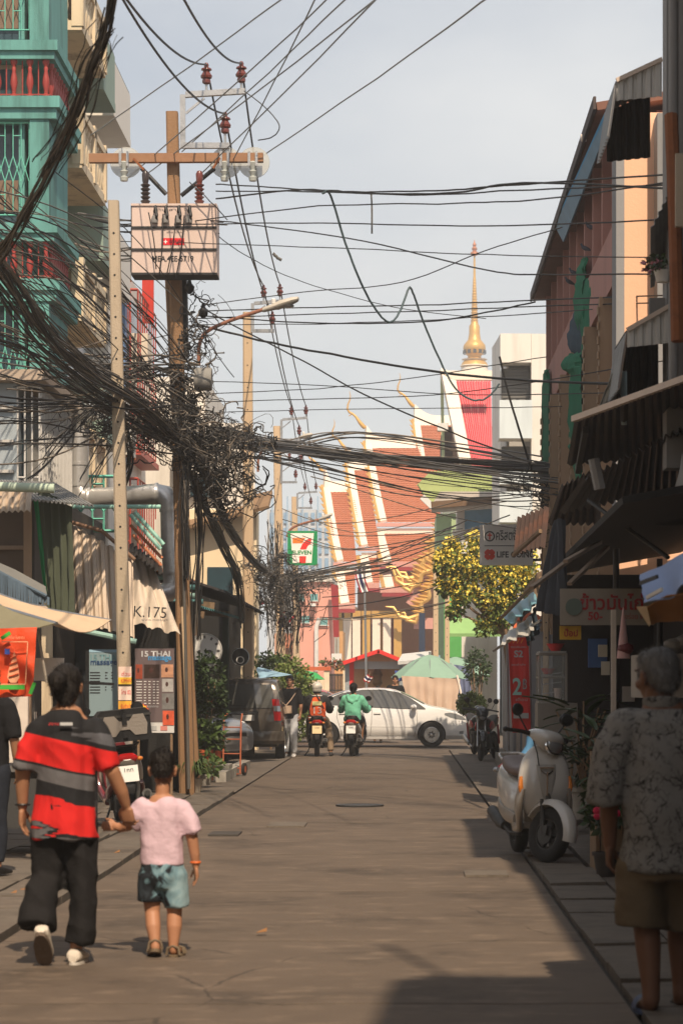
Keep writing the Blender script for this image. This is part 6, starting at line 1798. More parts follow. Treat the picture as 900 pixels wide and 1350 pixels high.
def near_house():
    t = thing('row_building', 'dark grey concrete building with tall columns at the right edge', 'building', (4, 17, 0))
    MB().box(2.62, 13.2, 3.3, 8, 20.2, 8.3).build('wall', M('dark grey render', lin(92,90,88), rough=.9, stain=.3), t, world=True)
    for y0, x0 in ((19.9,2.16),(18.2,2.22)):
        MB().box(x0, y0, 3.3, x0+.2, y0+.3, 8.3).build('column', GREYW, t, world=True)
    MB().box(2.2, 13.2, 7.3, 2.61, 19.8, 7.6).build('beam', GREYW, t, world=True)
    MB().slab([[(1.98,14.5,7.95),(2.9,14.5,8.2)],[(2.06,20.6,7.9),(2.9,20.6,8.2)]], .08).build('canopy', TINDARK, t, world=True)
    for z in (3.9, 5.6): MB().box(2.56,14,z,2.615,18,z+1.2).build('window', GLASS, t, world=True)
    # hood awnings: pale end fascia, dark underside, grey outer skirt
    for x0, x1, Y, y_top0, y_top1, y_bot, n in ((812,872,20.6,108,80,133,5),(826,884,19.7,437,404,458,5)):
        a = MB().corr(at(x0,y_top0,Y), at(x1,y_top1,Y), at(x0,y_bot,Y), at(x1,y_bot-6,Y), n, .010, trap=True); ao = a.build('awning_fascia', WTIN, t, world=True)
        MB().beam(at(x0,y_top0-2,Y-.02), at(x1,y_top1-2,Y-.02), .035,.035).build('edge', M('pale edge', lin(206,188,172)), ao, world=True)
        c = lambda x,y,d: at(x,y,Y)+Vector((0,d,0))
        L_ = 1.1
        MB().corr(c(x0,y_top0,0), c(x0,y_top0,L_), c(x0,y_top0,0)+Vector((-.07,0,-.46)), c(x0,y_top0,L_)+Vector((-.07,0,-.46)), 8, .01).build('awning_skirt', TINGREY, t, world=True)
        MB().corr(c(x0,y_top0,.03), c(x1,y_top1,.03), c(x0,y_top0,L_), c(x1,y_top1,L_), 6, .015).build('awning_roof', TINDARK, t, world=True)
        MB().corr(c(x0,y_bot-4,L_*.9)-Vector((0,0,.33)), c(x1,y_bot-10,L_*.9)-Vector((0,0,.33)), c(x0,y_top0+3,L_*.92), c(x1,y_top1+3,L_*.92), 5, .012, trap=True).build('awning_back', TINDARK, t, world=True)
    MB().corr(at(858,300,19.6), at(888,240,19.6), at(858,380,20.2), at(888,330,20.2), 6, .01).build('awning_skirt', TINGREY, t, world=True)
    MB().box(xx(854,20.1),20.0,zz(432,20.1),2.7,20.08,zz(395,20.1)).build('back_panel', M('grey board', lin(120,116,112), stain=.3), t, world=True)
    MB().tube([at(887,0,19.3), at(887,520,19.3)], .04, 10).build('drain_pipe', GREYW, t, world=True)
    MB().tube([at(822,490,20.5), at(822,560,20.5)], .024, 8).build('post', M('pale teal post', lin(150,170,172)), t, world=True)
    cloth_panel('canvas', at(806,492,20.6), at(824,488,20.6), at(778,560,20.8), at(824,552,20.8), M('grey canvas', lin(150,148,140), rough=.9), None, None, 3, .02, parent=t)
near_house()
o = MB().tube([at(884,152,17.5), at(889,280,17.3), at(893,450,17.2)], .05, 8).build('pole', RUST); tag(o, 'rusty orange steel pole in front of the right edge building', 'pole')
o = MB().box(xx(889,17.1), 17.05, zz(300,17.1), xx(915,17.1), 17.1, zz(204,17.1)).build('sign_board', M('tan board', lin(176,160,138), stain=.5)); tag(o, 'tan sign board back fixed to the rusty orange pole', 'sign')
def blue_sheet():
    t = thing('roof_sheet', 'long blue metal sheet edge running along the pink building roof gallery', 'roof sheet', at(765, 230, 32))
    MB().slab([[at(803,143,28.8), at(807,156,28.9)],[at(733,297,38.0), at(744,318,38.0)]], .03).build('sheet', BLUESH, t, world=True)
    MB().tube([at(803,141,28.7), at(733,295,38.0)], .03, 6).build('edge', M('bright blue edge', lin(60,150,200)), t, world=True)
blue_sheet()
o = MB().lathe([(0,-.14),(.05,-.13),(.06,.1),(.03,.14),(0,.14)], 12, Matrix.Translation(at(778,181,32)) @ Matrix.Rotation(R(86),4,'Y')).build('security_camera', M('cream plastic', lin(236,220,204), bump=0)); tag(o, 'small white security camera sticking out from the blue roof edge', 'camera')
def pigeon(label, px, py, Y, rz):
    t = thing('pigeon', label, 'bird', at(px,py,Y), rz, 'pigeons on the pink building')
    t.scale = (.55,.55,.55); g = M('pigeon grey', lin(66,68,78), rough=.7, var=.3)
    b = MB(); chain(b, [(0,-.15,-.01,.012,.02),(0,-.08,.02,.045,.045),(0,0,.05,.062,.06),(0,.07,.09,.045,.05),(0,.10,.14,.028,.03),(0,.115,.17,.03,.03)], 12); b.tube([(0,.135,.172),(0,.165,.165)], [.012,.004], 6)
    b.tube([(.02,.0,.0),(.02,.01,-.06)],.006,5); b.tube([(-.02,.0,.0),(-.02,.01,-.06)],.006,5)
    link('body', fuse(b, .008, 3), g, t)
for i, (l, x, y, Y, rz) in enumerate((('uppermost pigeon perched at the foot of a gallery fin',778,300,33.9,R(70)),('second pigeon from the top, beside the peak of the green net',771,328,34.9,R(60)),('pigeon perched left of the green net above the parapet',756,360,36.8,R(80)),('lowest pigeon sitting out on the pink parapet corner',750,372,37.6,R(110)))): pigeon(l, x, y+2, Y, rz)
def flower_pot():
    t = thing('potted_plant', 'white window pot with pink flowers high on the right edge building', 'plant', at(873,362,19.0))
    MB().lathe([(.05,-.06),(.07,.02),(.075,.03),(.06,.03),(0,.02)], 14).build('pot', WHITE, t)
    leaves(MB(), 90, (-.04,0,.07), (.10,.08,.08), .03, 0, 4).build('foliage', LEAF_D, t, flat=True, kind='stuff')
    leaves(MB(), 26, (-.08,-.02,.06), (.08,.06,.06), .028, 0, 5).build('blossom', M('dusty pink petals', lin(170,110,120), bump=0), t, flat=True, kind='stuff')
flower_pot()
# ---- big dark awnings over the right pavement
def awnings():
    t = thing('awning', 'wide dark sheet awning tilted down to the street with a pale front edge', 'awning', (2.4, 20, 3.5))
    A = [at(757,556,20.6), at(905,502,18.6), at(747,612,22.6), at(905,600,23)]
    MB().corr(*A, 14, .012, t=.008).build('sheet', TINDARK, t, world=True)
    MB().beam(A[0]+Vector((-.01,-.03,.02)), A[1]+Vector((0,-.03,.02)), .05, .05).build('edge', M('pale edge', lin(206,188,172)), t, world=True)
    MB().beam(A[0]+Vector((.1,.1,-.06)), A[2]+Vector((.1,0,-.06)), .05, .06).build('rafter', DARKSTEEL, t, world=True)
    MB().tube([at(782,605,21), at(790,645,21)], .05, 8).build('bracket', GREYW, t, world=True)
    t2 = thing('awning', 'ragged dark sheet roof below the wide one, propped by a slanting bar', 'awning', (2.4, 22, 3))
    B = [at(768,632,21.5), at(905,560,19.5), at(738,676,24), at(905,640,24)]
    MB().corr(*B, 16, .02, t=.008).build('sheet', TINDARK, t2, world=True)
    B2 = [at(740,640,23.2), at(790,615,21.8), at(722,690,25.5), at(790,690,25.5)]
    MB().corr(*B2, 7, .02, t=.008).build('sheet', M('dusty brown sheet', lin(62,52,45), rough=.9, stain=.5), t2, world=True)
    MB().tube([at(775,660,21.6), at(880,735,20.4)], .02, 8).build('prop', DARKSTEEL, t2, world=True)
    for i, (a, b) in enumerate((((745,740),(790,715)),((700,775),(750,738)),((750,770),(800,722)),((820,575),(880,552)))):
        MB().beam(at(*a,22+i*.4), at(*b,22.6+i*.4), .05, .03).build('batten', M('pale batten', lin(136,116,98), stain=.3), t2, world=True)
    t3 = thing('awning', 'rusty brown corrugated awning sticking out beside the hanging dark cloth', 'awning', (1.6, 30, 3.6))
    MB().corr(at(681,684,31), at(722,668,30), at(676,732,29.4), at(716,722,28.8), 7, .025).build('sheet', M('rusty brown sheet', lin(66,48,39), rough=.85, var=.3, stain=.5, stain_rgb=lin(120,70,44)), t3, world=True)
    MB().beam(at(676,732,29.3), at(712,700,27.0), .04,.04).build('edge', WOOD, t3, world=True)
    t4 = thing('awning', 'patched low awning of tied teal and white plastic sheets over the small stall', 'awning', (1.5, 33, 2.8))
    for i, q in enumerate((((660,812),(704,780),(672,822),(708,796)),((664,838),(700,812),(660,850),(704,832)),((690,778),(722,740),(700,800),(730,770)),((690,830),(705,800),(695,852),(712,830)))):
        cloth_panel('plastic_sheet', at(*q[0],31), at(*q[1],30), at(*q[2],29.8), at(*q[3],29), (M('teal sheet', lin(110,160,170), rough=.4), M('white sheet', lin(190,186,176), rough=.4), WOOD, NETB)[i], None, None, 3, .03, parent=t4, nu=14, nv=6)
    MB().tube([at(660,815,30.5), at(712,762,29)], .022, 6).build('pole', WOOD, t4, world=True); MB().tube([at(650,858,31), at(712,818,29)], .018, 6).build('pole', STEEL, t4, world=True)
    t5 = thing('awning', 'dark upper roof sheets closing the shop ceiling at the right edge', 'awning', (3, 19, 3))
    MB().slab([[(1.55,17.2,2.85),(3.4,17.2,3.2)],[(1.75,29.8,2.9),(3.4,29.8,3.2)]], .05).build('ceiling', ROOMSHADE, t5, world=True)
    MB().slab([[at(812,668,20),at(905,640,20)],[at(822,690,21.5),at(905,690,21.5)]], .02).build('sheet', TINDARK, t5, world=True)
    w = MB().slab([[at(888,645,19), at(902,595,18.4)],[at(882,668,19.4), at(905,650,18.6)]], .02); w.build('pale_strip', TINGREY, t5, world=True)
awnings()
cl = cloth_panel('hanging_cloth', at(735,688,23.6), at(742,684,23.4), at(708,806,23.9), at(748,815,23.4), M('charcoal canvas', lin(56,60,68), rough=.9, var=.15, bump=.3), 'charcoal canvas bundle hanging from the awning corner', 'cloth', 3, .09, nu=30, nv=20, ragged=.05, t=.02)
def tarp():
    t = thing('tarpaulin', 'sloping tarpaulin, blue above and ochre below, at the right edge', 'tarpaulin', (1.8, 14, 2.1))
    up = [at(843,758,14.2), at(960,706,13.0), at(852,798,13.6), at(960,752,12.4)]
    cloth_panel('blue_sheet', *up, M('blue tarpaulin', lin(124,146,190), rough=.6, var=.08, stain=.2), None, None, 1.3, .02, parent=t, nu=16, nv=6)
    lo = [at(852,799,13.62), at(960,753,12.42), at(858,826,14.4), at(960,800,13.6)]
    cloth_panel('ochre_sheet', *lo, M('ochre tarpaulin', lin(150,100,30), rough=.7, var=.1, stain=.3), None, None, 1.5, .02, parent=t, nu=16, nv=6)
    for a, b, m in (((843,769),(866,760),BLACK),((852,788),(872,777),WHITE)): MB().beam(at(*a,13.5), at(*b,13.3), .012, .02).build('strap', m, t, world=True)
    MB().grid([[at(838,800,14.3), at(852,799,14.2)],[at(855,826,14.3), at(857,822,14.2)]]).build('flap', M('cream flap', lin(190,170,140)), t, world=True)
tarp()
o = MB().beam((xx(808,20.8),20.8,.0), (xx(808,20.8),20.8,2.16), .042, .042).build('post', M('pale post', lin(196,184,170), rough=.6, stain=.2)); tag(o, 'slim pale post holding the shop roof left of the grey-haired man', 'post')
def rice_sign():
    Y = 21.5
    t = thing('sign_board', 'long white shop sign in red Thai letters with 50- below', 'sign', at(795,800,Y))
    MB().box(xx(738,Y),Y,zz(824,Y),xx(862,Y),Y+.04,zz(776,Y)).build('board', M('cream board face', lin(140,132,120), rough=.6, stain=.3), t, world=True)
    rd = M('dark red letters', lin(150,30,34), bump=0)
    text('ข้าวมันไก่', rd, t, at(806,793,Y-.01), width=.56, height=.15, bold=.02); text('50-', rd, t, at(784,812,Y-.01), width=.13, height=.075, bold=.03)
    text('อร่อย 60-', rd, t, at(838,812,Y-.01), width=.2, height=.05)
    MB().lathe([(0,-.006),(.075,-.006),(.075,.006),(0,.006)], 24, Matrix.Translation(at(756,800,Y-.012)) @ Matrix.Rotation(R(90),4,'X')).build('emblem_print', M('grey green emblem', lin(90,104,96), bump=0), t, world=True)
    MB().box(xx(738,Y),Y+.06,zz(843,Y),xx(766,Y),Y+.09,zz(825,Y)).build('yellow_card', M('yellow card', lin(190,150,40), bump=0), t, world=True)
    text('ป๊อป', rd, t, at(752,834,Y+.045), width=.12, height=.07, bold=.02)
rice_sign()
def right_shop():
    t = thing('shop', 'dark open food shop under the right awnings with posters at the back', 'shop', (3, 26, 0))
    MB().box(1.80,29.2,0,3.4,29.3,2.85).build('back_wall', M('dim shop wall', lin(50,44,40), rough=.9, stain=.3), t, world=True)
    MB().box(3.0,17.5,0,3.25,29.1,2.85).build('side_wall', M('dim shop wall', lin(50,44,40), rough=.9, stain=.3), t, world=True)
    MB().box(xx(775,29.1),29.12,zz(880,29.1),xx(800,29.1),29.18,zz(842,29.1)).build('blue_poster', M('blue poster', lin(70,100,150), bump=0), t, world=True)
    for x0,y0,x1,y1,c in ((788,850,800,866,(200,190,170)),(792,872,803,890,(210,200,180)),(820,905,836,925,(170,160,150))):
        MB().box(xx(x0,29),29.0,zz(y1,29),xx(x1,29),29.04,zz(y0,29)).build('notice', M('notice %d' % c[2], lin(*c), bump=0), t, world=True)
    MB().box(xx(848,19.5),19.4,zz(920,19.5),3.0,20.6,zz(862,19.5)).build('counter', M('pale counter', lin(150,140,128), rough=.6, stain=.3), t, world=True)
    MB().box(2.2,20.7,0,3.0,21.6,.9).build('counter', M('red counter', lin(150,28,26), rough=.5), t, world=True)
    for x, y in ((2.0,22.8),(2.6,24.6)):
        MB().tube([(x,y,0),(x,y,2.8)], .03, 8).build('post', DARKSTEEL, t, world=True)
right_shop()
for i, (x, y, r, c, l) in enumerate(((824,846,.07,(92,24,24),'red bowl upside down on the shop counter'),(889,848,.10,(120,112,100),'pale pot on the shop counter beside the red bowl'),(908,846,.13,(110,102,92),'large pale bundle at the right end of the shop counter'))):
    p = at(x, 862, 19.9); o = MB().lathe([(r*.6,0),(r,r*.5),(r*.9,r*1.0),(r*.4,r*1.25),(0,r*1.3)], 18, Matrix.Translation(p)).build('pot', M('vessel %d' % i, lin(*c), rough=.5)); tag(o, l, 'pot')
o = MB().lathe([(.055,0),(.02,.30),(.005,.42)], 12, Matrix.Translation(at(821,868,19.9))).build('paper_cone', M('pink cone', lin(190,150,146))); tag(o, 'pale pink paper cone standing on the shop counter by the post', 'cone')
def cabinet():
    t = thing('food_cart', 'glass-sided food cabinet on a grey cart with red bowls on top', 'food cart', (xx(728,26), 26.3, 0)); Y = 26.0
    x0, x1 = xx(711,Y), xx(746,Y); z0, z1 = zz(927,Y), zz(862,Y)
    MB().box(x0-.02,Y,.12,x1+.12,Y+.6,z0).build('cart_body', M('grey cart panel', lin(132,126,118), rough=.5, metal=.3, stain=.2), t, world=True)
    f = MB()
    for x in (x0,x1):
        for y in (Y+.02,Y+.55): f.beam((x,y,z0+.001),(x,y,z1), .022,.022)
    for z in (z0+.012,zz(893,Y),z1):
        for y in (Y+.02,Y+.55): f.beam((x0,y,z),(x1,y,z),.02,.02)
        for x in (x0,x1): f.beam((x,Y+.02,z),(x,Y+.55,z),.02,.02)
    f.build('cabinet_frame', M('aluminium frame', lin(150,145,138), rough=.4, metal=.6), t, world=True)
    G = M('clear pane', (.6,.65,.65), rough=.05, alpha=.16, bump=0, spec=.7)
    MB().box(x0+.015,Y+.006,z0+.02,x1-.015,Y+.01,z1-.02).build('pane', G, t, world=True); MB().box(x0-.002,Y+.04,z0+.02,x0+.002,Y+.53,z1-.02).build('pane', G, t, world=True)
    MB().box(x0+.02,Y+.04,zz(893,Y)+.012,x1-.02,Y+.53,zz(893,Y)+.018).build('shelf', STEEL, t, world=True); MB().box(x0,Y,z1+.012,x1,Y+.58,z1+.03).build('lid', STEEL, t, world=True)
    for i in range(3): MB().beam((x0+.03,Y+.1+i*.13,z0+.1+i*.1),(x1-.03,Y+.1+i*.13,z0+.13+i*.1),.1,.01).build('tray', STEEL, t, world=True)
    return Y
Yc = cabinet()
for i, (x, y, r, l) in enumerate(((734,857,.10,'red bowl standing on top of the glass food cabinet'),(724,880,.08,'dark red bowl inside the top shelf of the food cabinet'))):
    o = MB().lathe([(r*.5,0),(r,r*.8),(r*1.03,r*.8),(r*.5,r*.1),(0,.01)], 18, Matrix.Translation((xx(x,Yc), Yc+.3, zz(862 if i == 0 else 893,Yc)+.035))).build('bowl', RED); tag(o, l, 'bowl')
o = MB().lathe([(.03,0),(.045,.15),(.047,.15),(.047,.16),(0,.16)], 14, Matrix.Translation((xx(736,25.9), 25.9, zz(927,25.9)+.002))).build('cup', M('pale cup', lin(200,180,170), rough=.4)); tag(o, 'pale plastic cup at the front corner of the food cart', 'cup'); o.location.y += .16
# red banner, gate posts, low things by the gate
def red_banner():
    Y = 38.0
    t = thing('standing_banner', 'tall red vertical banner with pale Thai letters and a large 2', 'banner', (xx(685,Y), Y, 0))
    cloth_panel('cloth', at(669,841,Y), at(696,840,Y), at(675,966,Y), at(699,966,Y), M('red banner print', lin(206,42,36), rough=.55, var=.05), None, None, 1, .015, parent=t, t=.004)
    pw = M('pale print', lin(236,220,205), bump=0)
    text('กดเงินสด', pw, t, at(683,853,Y-.06), width=.24, height=.03); text('S2', pw, t, at(683,862,Y-.06), width=.14, height=.11, bold=.03); text('ลดค่าส่ง', pw, t, at(683,876,Y-.06), width=.22, height=.04)
    text('2', M('teal print', lin(150,196,190), bump=0), t, at(681,905,Y-.06), width=.14, height=.27, bold=.02); text('฿', pw, t, at(691,902,Y-.06), width=.06, height=.2)
    text('เดือน', pw, t, at(687,922,Y-.06), width=.18, height=.05)
    MB().box(xx(676,Y),Y-.07,zz(947,Y),xx(696,Y),Y-.05,zz(940,Y)).build('white_band', pw, t, world=True)
    for i in range(4): MB().beam(at(671+i*5,848,Y-.06), at(674+i*5,842,Y-.06), .03,.01).build('stripe', M('amber print', lin(240,160,60), bump=0), t, world=True)
    for x in (668, 698): MB().tube([at(x,838,Y+.05), Vector((xx(x+3,Y),Y+.05,0))], .014, 6).build('stand_pole', STEEL, t, world=True)
red_banner()
def gate():
    t = thing('gate_wall', 'row of grey gate panels and posts with terracotta caps by the yellow tree', 'wall', (2.3, 52, 0))
    GP = M('grey gate paint', lin(140,140,142), rough=.7, var=.08, stain=.3); GD = M('blue grey gate leaf', lin(96,108,122), rough=.6, var=.1); PALEW = M('pale gate post', lin(206,190,172), rough=.8, stain=.3)
    X = 2.35
    for i, (y0, y1, z, m, n) in enumerate(((44.5,46.6,2.55,GP,'panel'),(46.8,48.9,2.65,GD,'gate_leaf'),(49.1,50.6,2.7,PALEW,'panel'),(50.8,53.6,2.6,GP,'panel'),(54.0,57.5,2.5,GP,'panel'))):
        MB().box(X, y0, .03, X+.14, y1, z).build(n, m, t, world=True)
        b = MB().box(X-.06, y0-.19, .0, X+.22, y0-.003, z+.12); po = b.build('post', PALEW if i in (1,2) else GP, t, world=True)
        MB().lathe([(.2,0),(.17,.06),(.06,.14),(0,.16)], 4, Matrix.Translation((X+.08, y0-.095, z+.122)) @ Matrix.Rotation(R(45),4,'Z')).build('cap', TERRA, po, world=True)
    MB().box(X-.03,47.4,1.2,X-.005,47.9,1.9).build('notice', M('pale notice', lin(176,180,184), bump=0), t, world=True)
    MB().box(X-.06,44.0,.03,3.0,44.2,2.5).build('end_panel', GP, t, world=True)
    for k in range(5): MB().box(X-.075,44.6,.5+k*.4,X-.002,44.68,.58+k*.4).build('bolt', DARKSTEEL, t, world=True)
gate()
for i, (px, Y) in enumerate(((640,52.5),(650,48.4))):
    t = thing('lantern', ('dark lantern on the farther gate post','dark lantern on the nearer gate post')[i], 'lamp', (2.42, Y, 2.78))
    MB().lathe([(.03,0),(.1,.04),(.12,.3),(.15,.31),(.05,.42),(.02,.5),(0,.5)], 8).build('housing', M('dark lantern', lin(58,54,52)), t); MB().lathe([(.085,.06),(.105,.28)], 8).build('pane', CLEAR, t)
    MB().tube([(0,0,-.12),(0,0,.02)], .03, 6).build('stem', DARKSTEEL, t)
def mm_sign():
    Y = 46.5
    t = thing('hanging_sign', 'white two-part sign with a cross emblem and LIFE under Thai letters', 'sign', at(668,718,Y))
    MB().box(xx(632,Y),Y,zz(745,Y),xx(702,Y),Y+.12,zz(692,Y)).build('board', M('white sign face', lin(228,218,206), rough=.5, stain=.12), t, world=True)
    MB().box(xx(638,Y),Y-.006,zz(720,Y),xx(698,Y),Y-.002,zz(719,Y)).build('rule', INK, t, world=True)
    text('คริสตจักร', INK, t, at(672,705,Y-.006), width=.55, height=.21, bold=.01); text('LIFE GOING', INK, t, at(679,731,Y-.006), width=.72, height=.12, bold=.025)
    e = torus(MB(), (0,0,0), .088, .004, .012, 30, 6); xf(e, Matrix.Translation(at(645,707,Y-.008)) @ Matrix.Rotation(R(90),4,'Z')); e.build('emblem_ring', INK, t, world=True)
    rdd = M('red emblem', lin(214,66,48), bump=0)
    c = MB(); q = at(645,707,Y-.01); c.cb(q, (.025,.006,.13)); c.cb(q+Vector((0,-.001,.02)), (.085,.006,.025)); c.build('cross', rdd, t, world=True)
    for a in range(4):
        b = MB(); q = at(645,731,Y-.008); dx, dz = ((1,1),(1,-1),(-1,-1),(-1,1))[a]
        b.lathe([(0,-.004),(.042,-.004),(.042,.004),(0,.004)], 14, Matrix.Translation(q+Vector((dx*.06,0,dz*.035)))@Matrix.Rotation(R(90),4,'X')); b.lathe([(0,-.004),(.042,-.004),(.042,.004),(0,.004)], 14, Matrix.Translation(q+Vector((dx*.035,-.002,dz*.06)))@Matrix.Rotation(R(90),4,'X'))
        b.beam(q+Vector((dx*.008,.001,dz*.008)), q+Vector((dx*.05,.001,dz*.05)), .05,.004,up=(0,1,0)); b.build('petal', rdd, t, world=True)
    MB().beam(at(700,700,Y+.06), Vector((2.9,Y+.06,zz(700,Y))), .05,.05).build('bracket', DARKSTEEL, t, world=True); MB().beam(at(700,738,Y+.06), Vector((2.9,Y+.06,zz(738,Y))), .05,.05).build('bracket', DARKSTEEL, t, world=True)
mm_sign()
# planters and shade plants in front of the shop
def dark_plant(label, px, Y, n, r, h, z0=0., seed=0, big=.16):
    t = thing('potted_plant', label, 'plant', (xx(px,Y), Y, z0))
    pot(t, .15, .3, CONC)
    rnd = random.Random(seed)
    st = MB()
    for i in range(9):
        a = rnd.random()*6.28; hh = h*rnd.uniform(.55,1.0); dx = r*rnd.uniform(.2,.8)
        st.tube([(0,0,.26),(math.cos(a)*dx*.4, math.sin(a)*dx*.4, .26+hh*.6),(math.cos(a)*dx, math.sin(a)*dx, .26+hh)], .009, 5)
    st.build('stem', WOOD, t, kind='stuff')
    base = None
    for i in range(n):
        a = rnd.random()*6.28; rr = r*math.sqrt(rnd.random()); z = .3 + h*rnd.random()
        if base is None:
            P = [[Vector((w_*.16*math.sin(math.pi*(k/6)**.8), k/6, -.28*(k/6)**2 + abs(w_)*.05)) for w_ in (-1,0,1)] for k in range(7)]
            base = MB().slab(P, .006).build('leaf', LEAF_D, t); o = base
        else: o = piece(base, t)
        o.location = (math.cos(a)*rr*.5, math.sin(a)*rr*.5, z); o.rotation_euler = (rnd.uniform(-.2,.7), 0, a-1.57); s = big*rnd.uniform(.7,1.5); o.scale = (s,s*1.5,s)
    return t
dark_plant('large dark-leaved plant in the shade behind the cream scooter', 768, 22.8, 70, .42, .85, .25, 3, .19)
dark_plant('second shade plant with broad leaves nearer the pale post', 792, 21.4, 40, .34, .6, .2, 5, .17)
dark_plant('small shade plant at the foot of the glass food cart', 752, 24.4, 36, .28, .45, .1, 8, .14)
def plank_box():
    t = thing('planter', 'weathered plank planter standing beside the cream scooter', 'planter', (1.66, 19.4, 0))
    for i, (x, h) in enumerate(((1.56,.94),(1.645,.99),(1.73,.97),(1.815,1.05),(1.90,1.02))): MB().box(x,19.1,.03,x+.08,19.13+.01*(i%2),h).build('plank', (WOOD, M('pale plank', lin(140,116,88), rough=.85, var=.2, streak=True, bump=.4, stain=.3))[i % 2], t, world=True)
    for i in range(4): MB().box(1.52,19.15+i*.16,.03,1.55,19.29+i*.16,.95+.02*(i%2)).build('plank', WOOD, t, world=True)
    MB().box(1.56,19.15,.03,1.97,19.8,.85).build('soil', M('soil', (.04,.03,.022)), t, world=True)
plank_box()
def pinkflower():
    t = thing('potted_plant', 'small plant with crimson flowers between scooter and planks', 'plant', (1.56, 18.7, .02))
    pot(t, .1, .2, M('dark pot', (.05,.04,.035))); leaves(MB(), 320, (0,0,.62), (.17,.16,.28), .05, 0, 12).build('foliage', LEAF_D, t, flat=True, kind='stuff')
    rnd = random.Random(4)
    for i in range(7): MB().ball((rnd.uniform(-.12,.12), -.14+rnd.uniform(-.05,.05), .5+rnd.uniform(-.06,.16)), (.032,.02,.03), 8, 6).build('flower', M('crimson petals', lin(190,30,70), bump=0), t)
    MB().tube([(0,0,.2),(.02,0,.5),(.0,0,.75)], .012, 5).build('stem', WOOD, t)
pinkflower()
for i, (px, py, l) in enumerate(((668,1010,'grey concrete block lying by the gutter near the red banner'),(690,1018,'low step block beside the blue plastic bag'))):
    Y = EYE*FPX/(py-PY); o = MB().cb((xx(px,Y), Y+.2, .13), (.42,.35,.24)).build('concrete_block', CONC); tag(o, l, 'block')
o = MB().lathe([(.02,0),(.14,.02),(.12,.2),(.05,.38),(.07,.5),(.02,.46)], 10, Matrix.Translation((xx(690,33),33,.32)) @ Matrix.Rotation(R(12),4,'Y')).build('plastic_bag', M('blue plastic', lin(90,140,180), rough=.3)); tag(o, 'blue plastic bag hanging by the stall near the red banner', 'bag')
# unseen building behind the camera, shaped to throw the shade over the near pavement (right side)
def shade_house():
    t = thing('row_building', 'unseen shophouse row on the right, shaped to shade the near pavement', 'building', (4, -3, 0))
    MB().box(2.05, -14, 0, 8, 3.1, 11).build('wall', GREYW, t, world=True)
    MB().box(2.35, 3.12, 0, 8, 13.15, 8.0).build('wall', M('dim shop wall', lin(50,44,40), rough=.9, stain=.3), t, world=True)  # unseen shop walls added to stop light coming in from the right
    MB().box(3.1, 13.16, 0, 8, 17.4, 3.2).build('wall', M('dim shop wall', lin(50,44,40), rough=.9, stain=.3), t, world=True)
    for y in (-9, -5.5, -2):
        for z in (1, 4.4, 7.6): MB().box(1.98, y, z, 2.04, y+2, z+1.7).build('window', GLASS, t, world=True)
    for x, y, w, h in ((2.2,2.2,.9,1.3),(3.4,1.6,1.2,1.8),(2.1,-.5,.5,.8),(2.15,3.02,.05,2.2)): MB().box(x,y-w,11.0,x+w,y,11+h).build('shadow_breaker', STEEL, t, world=True)  # unseen roof boxes added to make the shadow edge irregular
    MB().slab([[(1.6,1.0,10.4),(2.04,1.0,10.6)],[(1.75,3.6,10.4),(2.04,3.6,10.6)]], .04).build('hood', TINGREY, t, world=True)  # unseen hood, also added to break up the shadow edge
    for y in (4, 7.5, 11): MB().box(2.28, y, .1, 2.34, y+1.8, 2.6).build('shutter', TINGREY, t, world=True)
shade_house()
def shade_awning():  # unseen awning added to keep the grey-haired man in shade
    t = thing('awning', 'unseen awning added over the near right pavement to shade the grey-haired man', 'awning', (2, 8, 3))
    MB().corr((1.27,3.6,2.95),(1.27,10.7,2.95),(2.34,3.6,3.5),(2.34,10.7,3.5), 34, .02).build('sheet', TINGREY, t, world=True)
    for y in (4.6,8.4): MB().tube([(1.95,y,0),(1.95,y,3.25)], .035, 8).build('post', STEEL, t, world=True)
shade_awning()
def unseen_rows():  # unseen rows added to hold back skylight in the street
    t = thing('row_building', 'unseen shophouse row added on the left to cut skylight', 'building', (-7, 2, 0))
    MB().box(-12, -30, 0, -5.2, 20, 10).build('wall', CREAM, t, world=True)
    for y in range(-26, 18, 4):
        for z in (.2, 3.8, 7): MB().box(-5.19, y, z, -5.12, y+2.4, z+1.9).build('window', GLASS, t, world=True)
    t = thing('row_building', 'unseen shophouse row added behind the viewer to cut skylight', 'building', (0, -60, 0))
    MB().box(-14, -46, 0, 14, -40, 7).build('wall', CREAM, t, world=True)
unseen_rows()
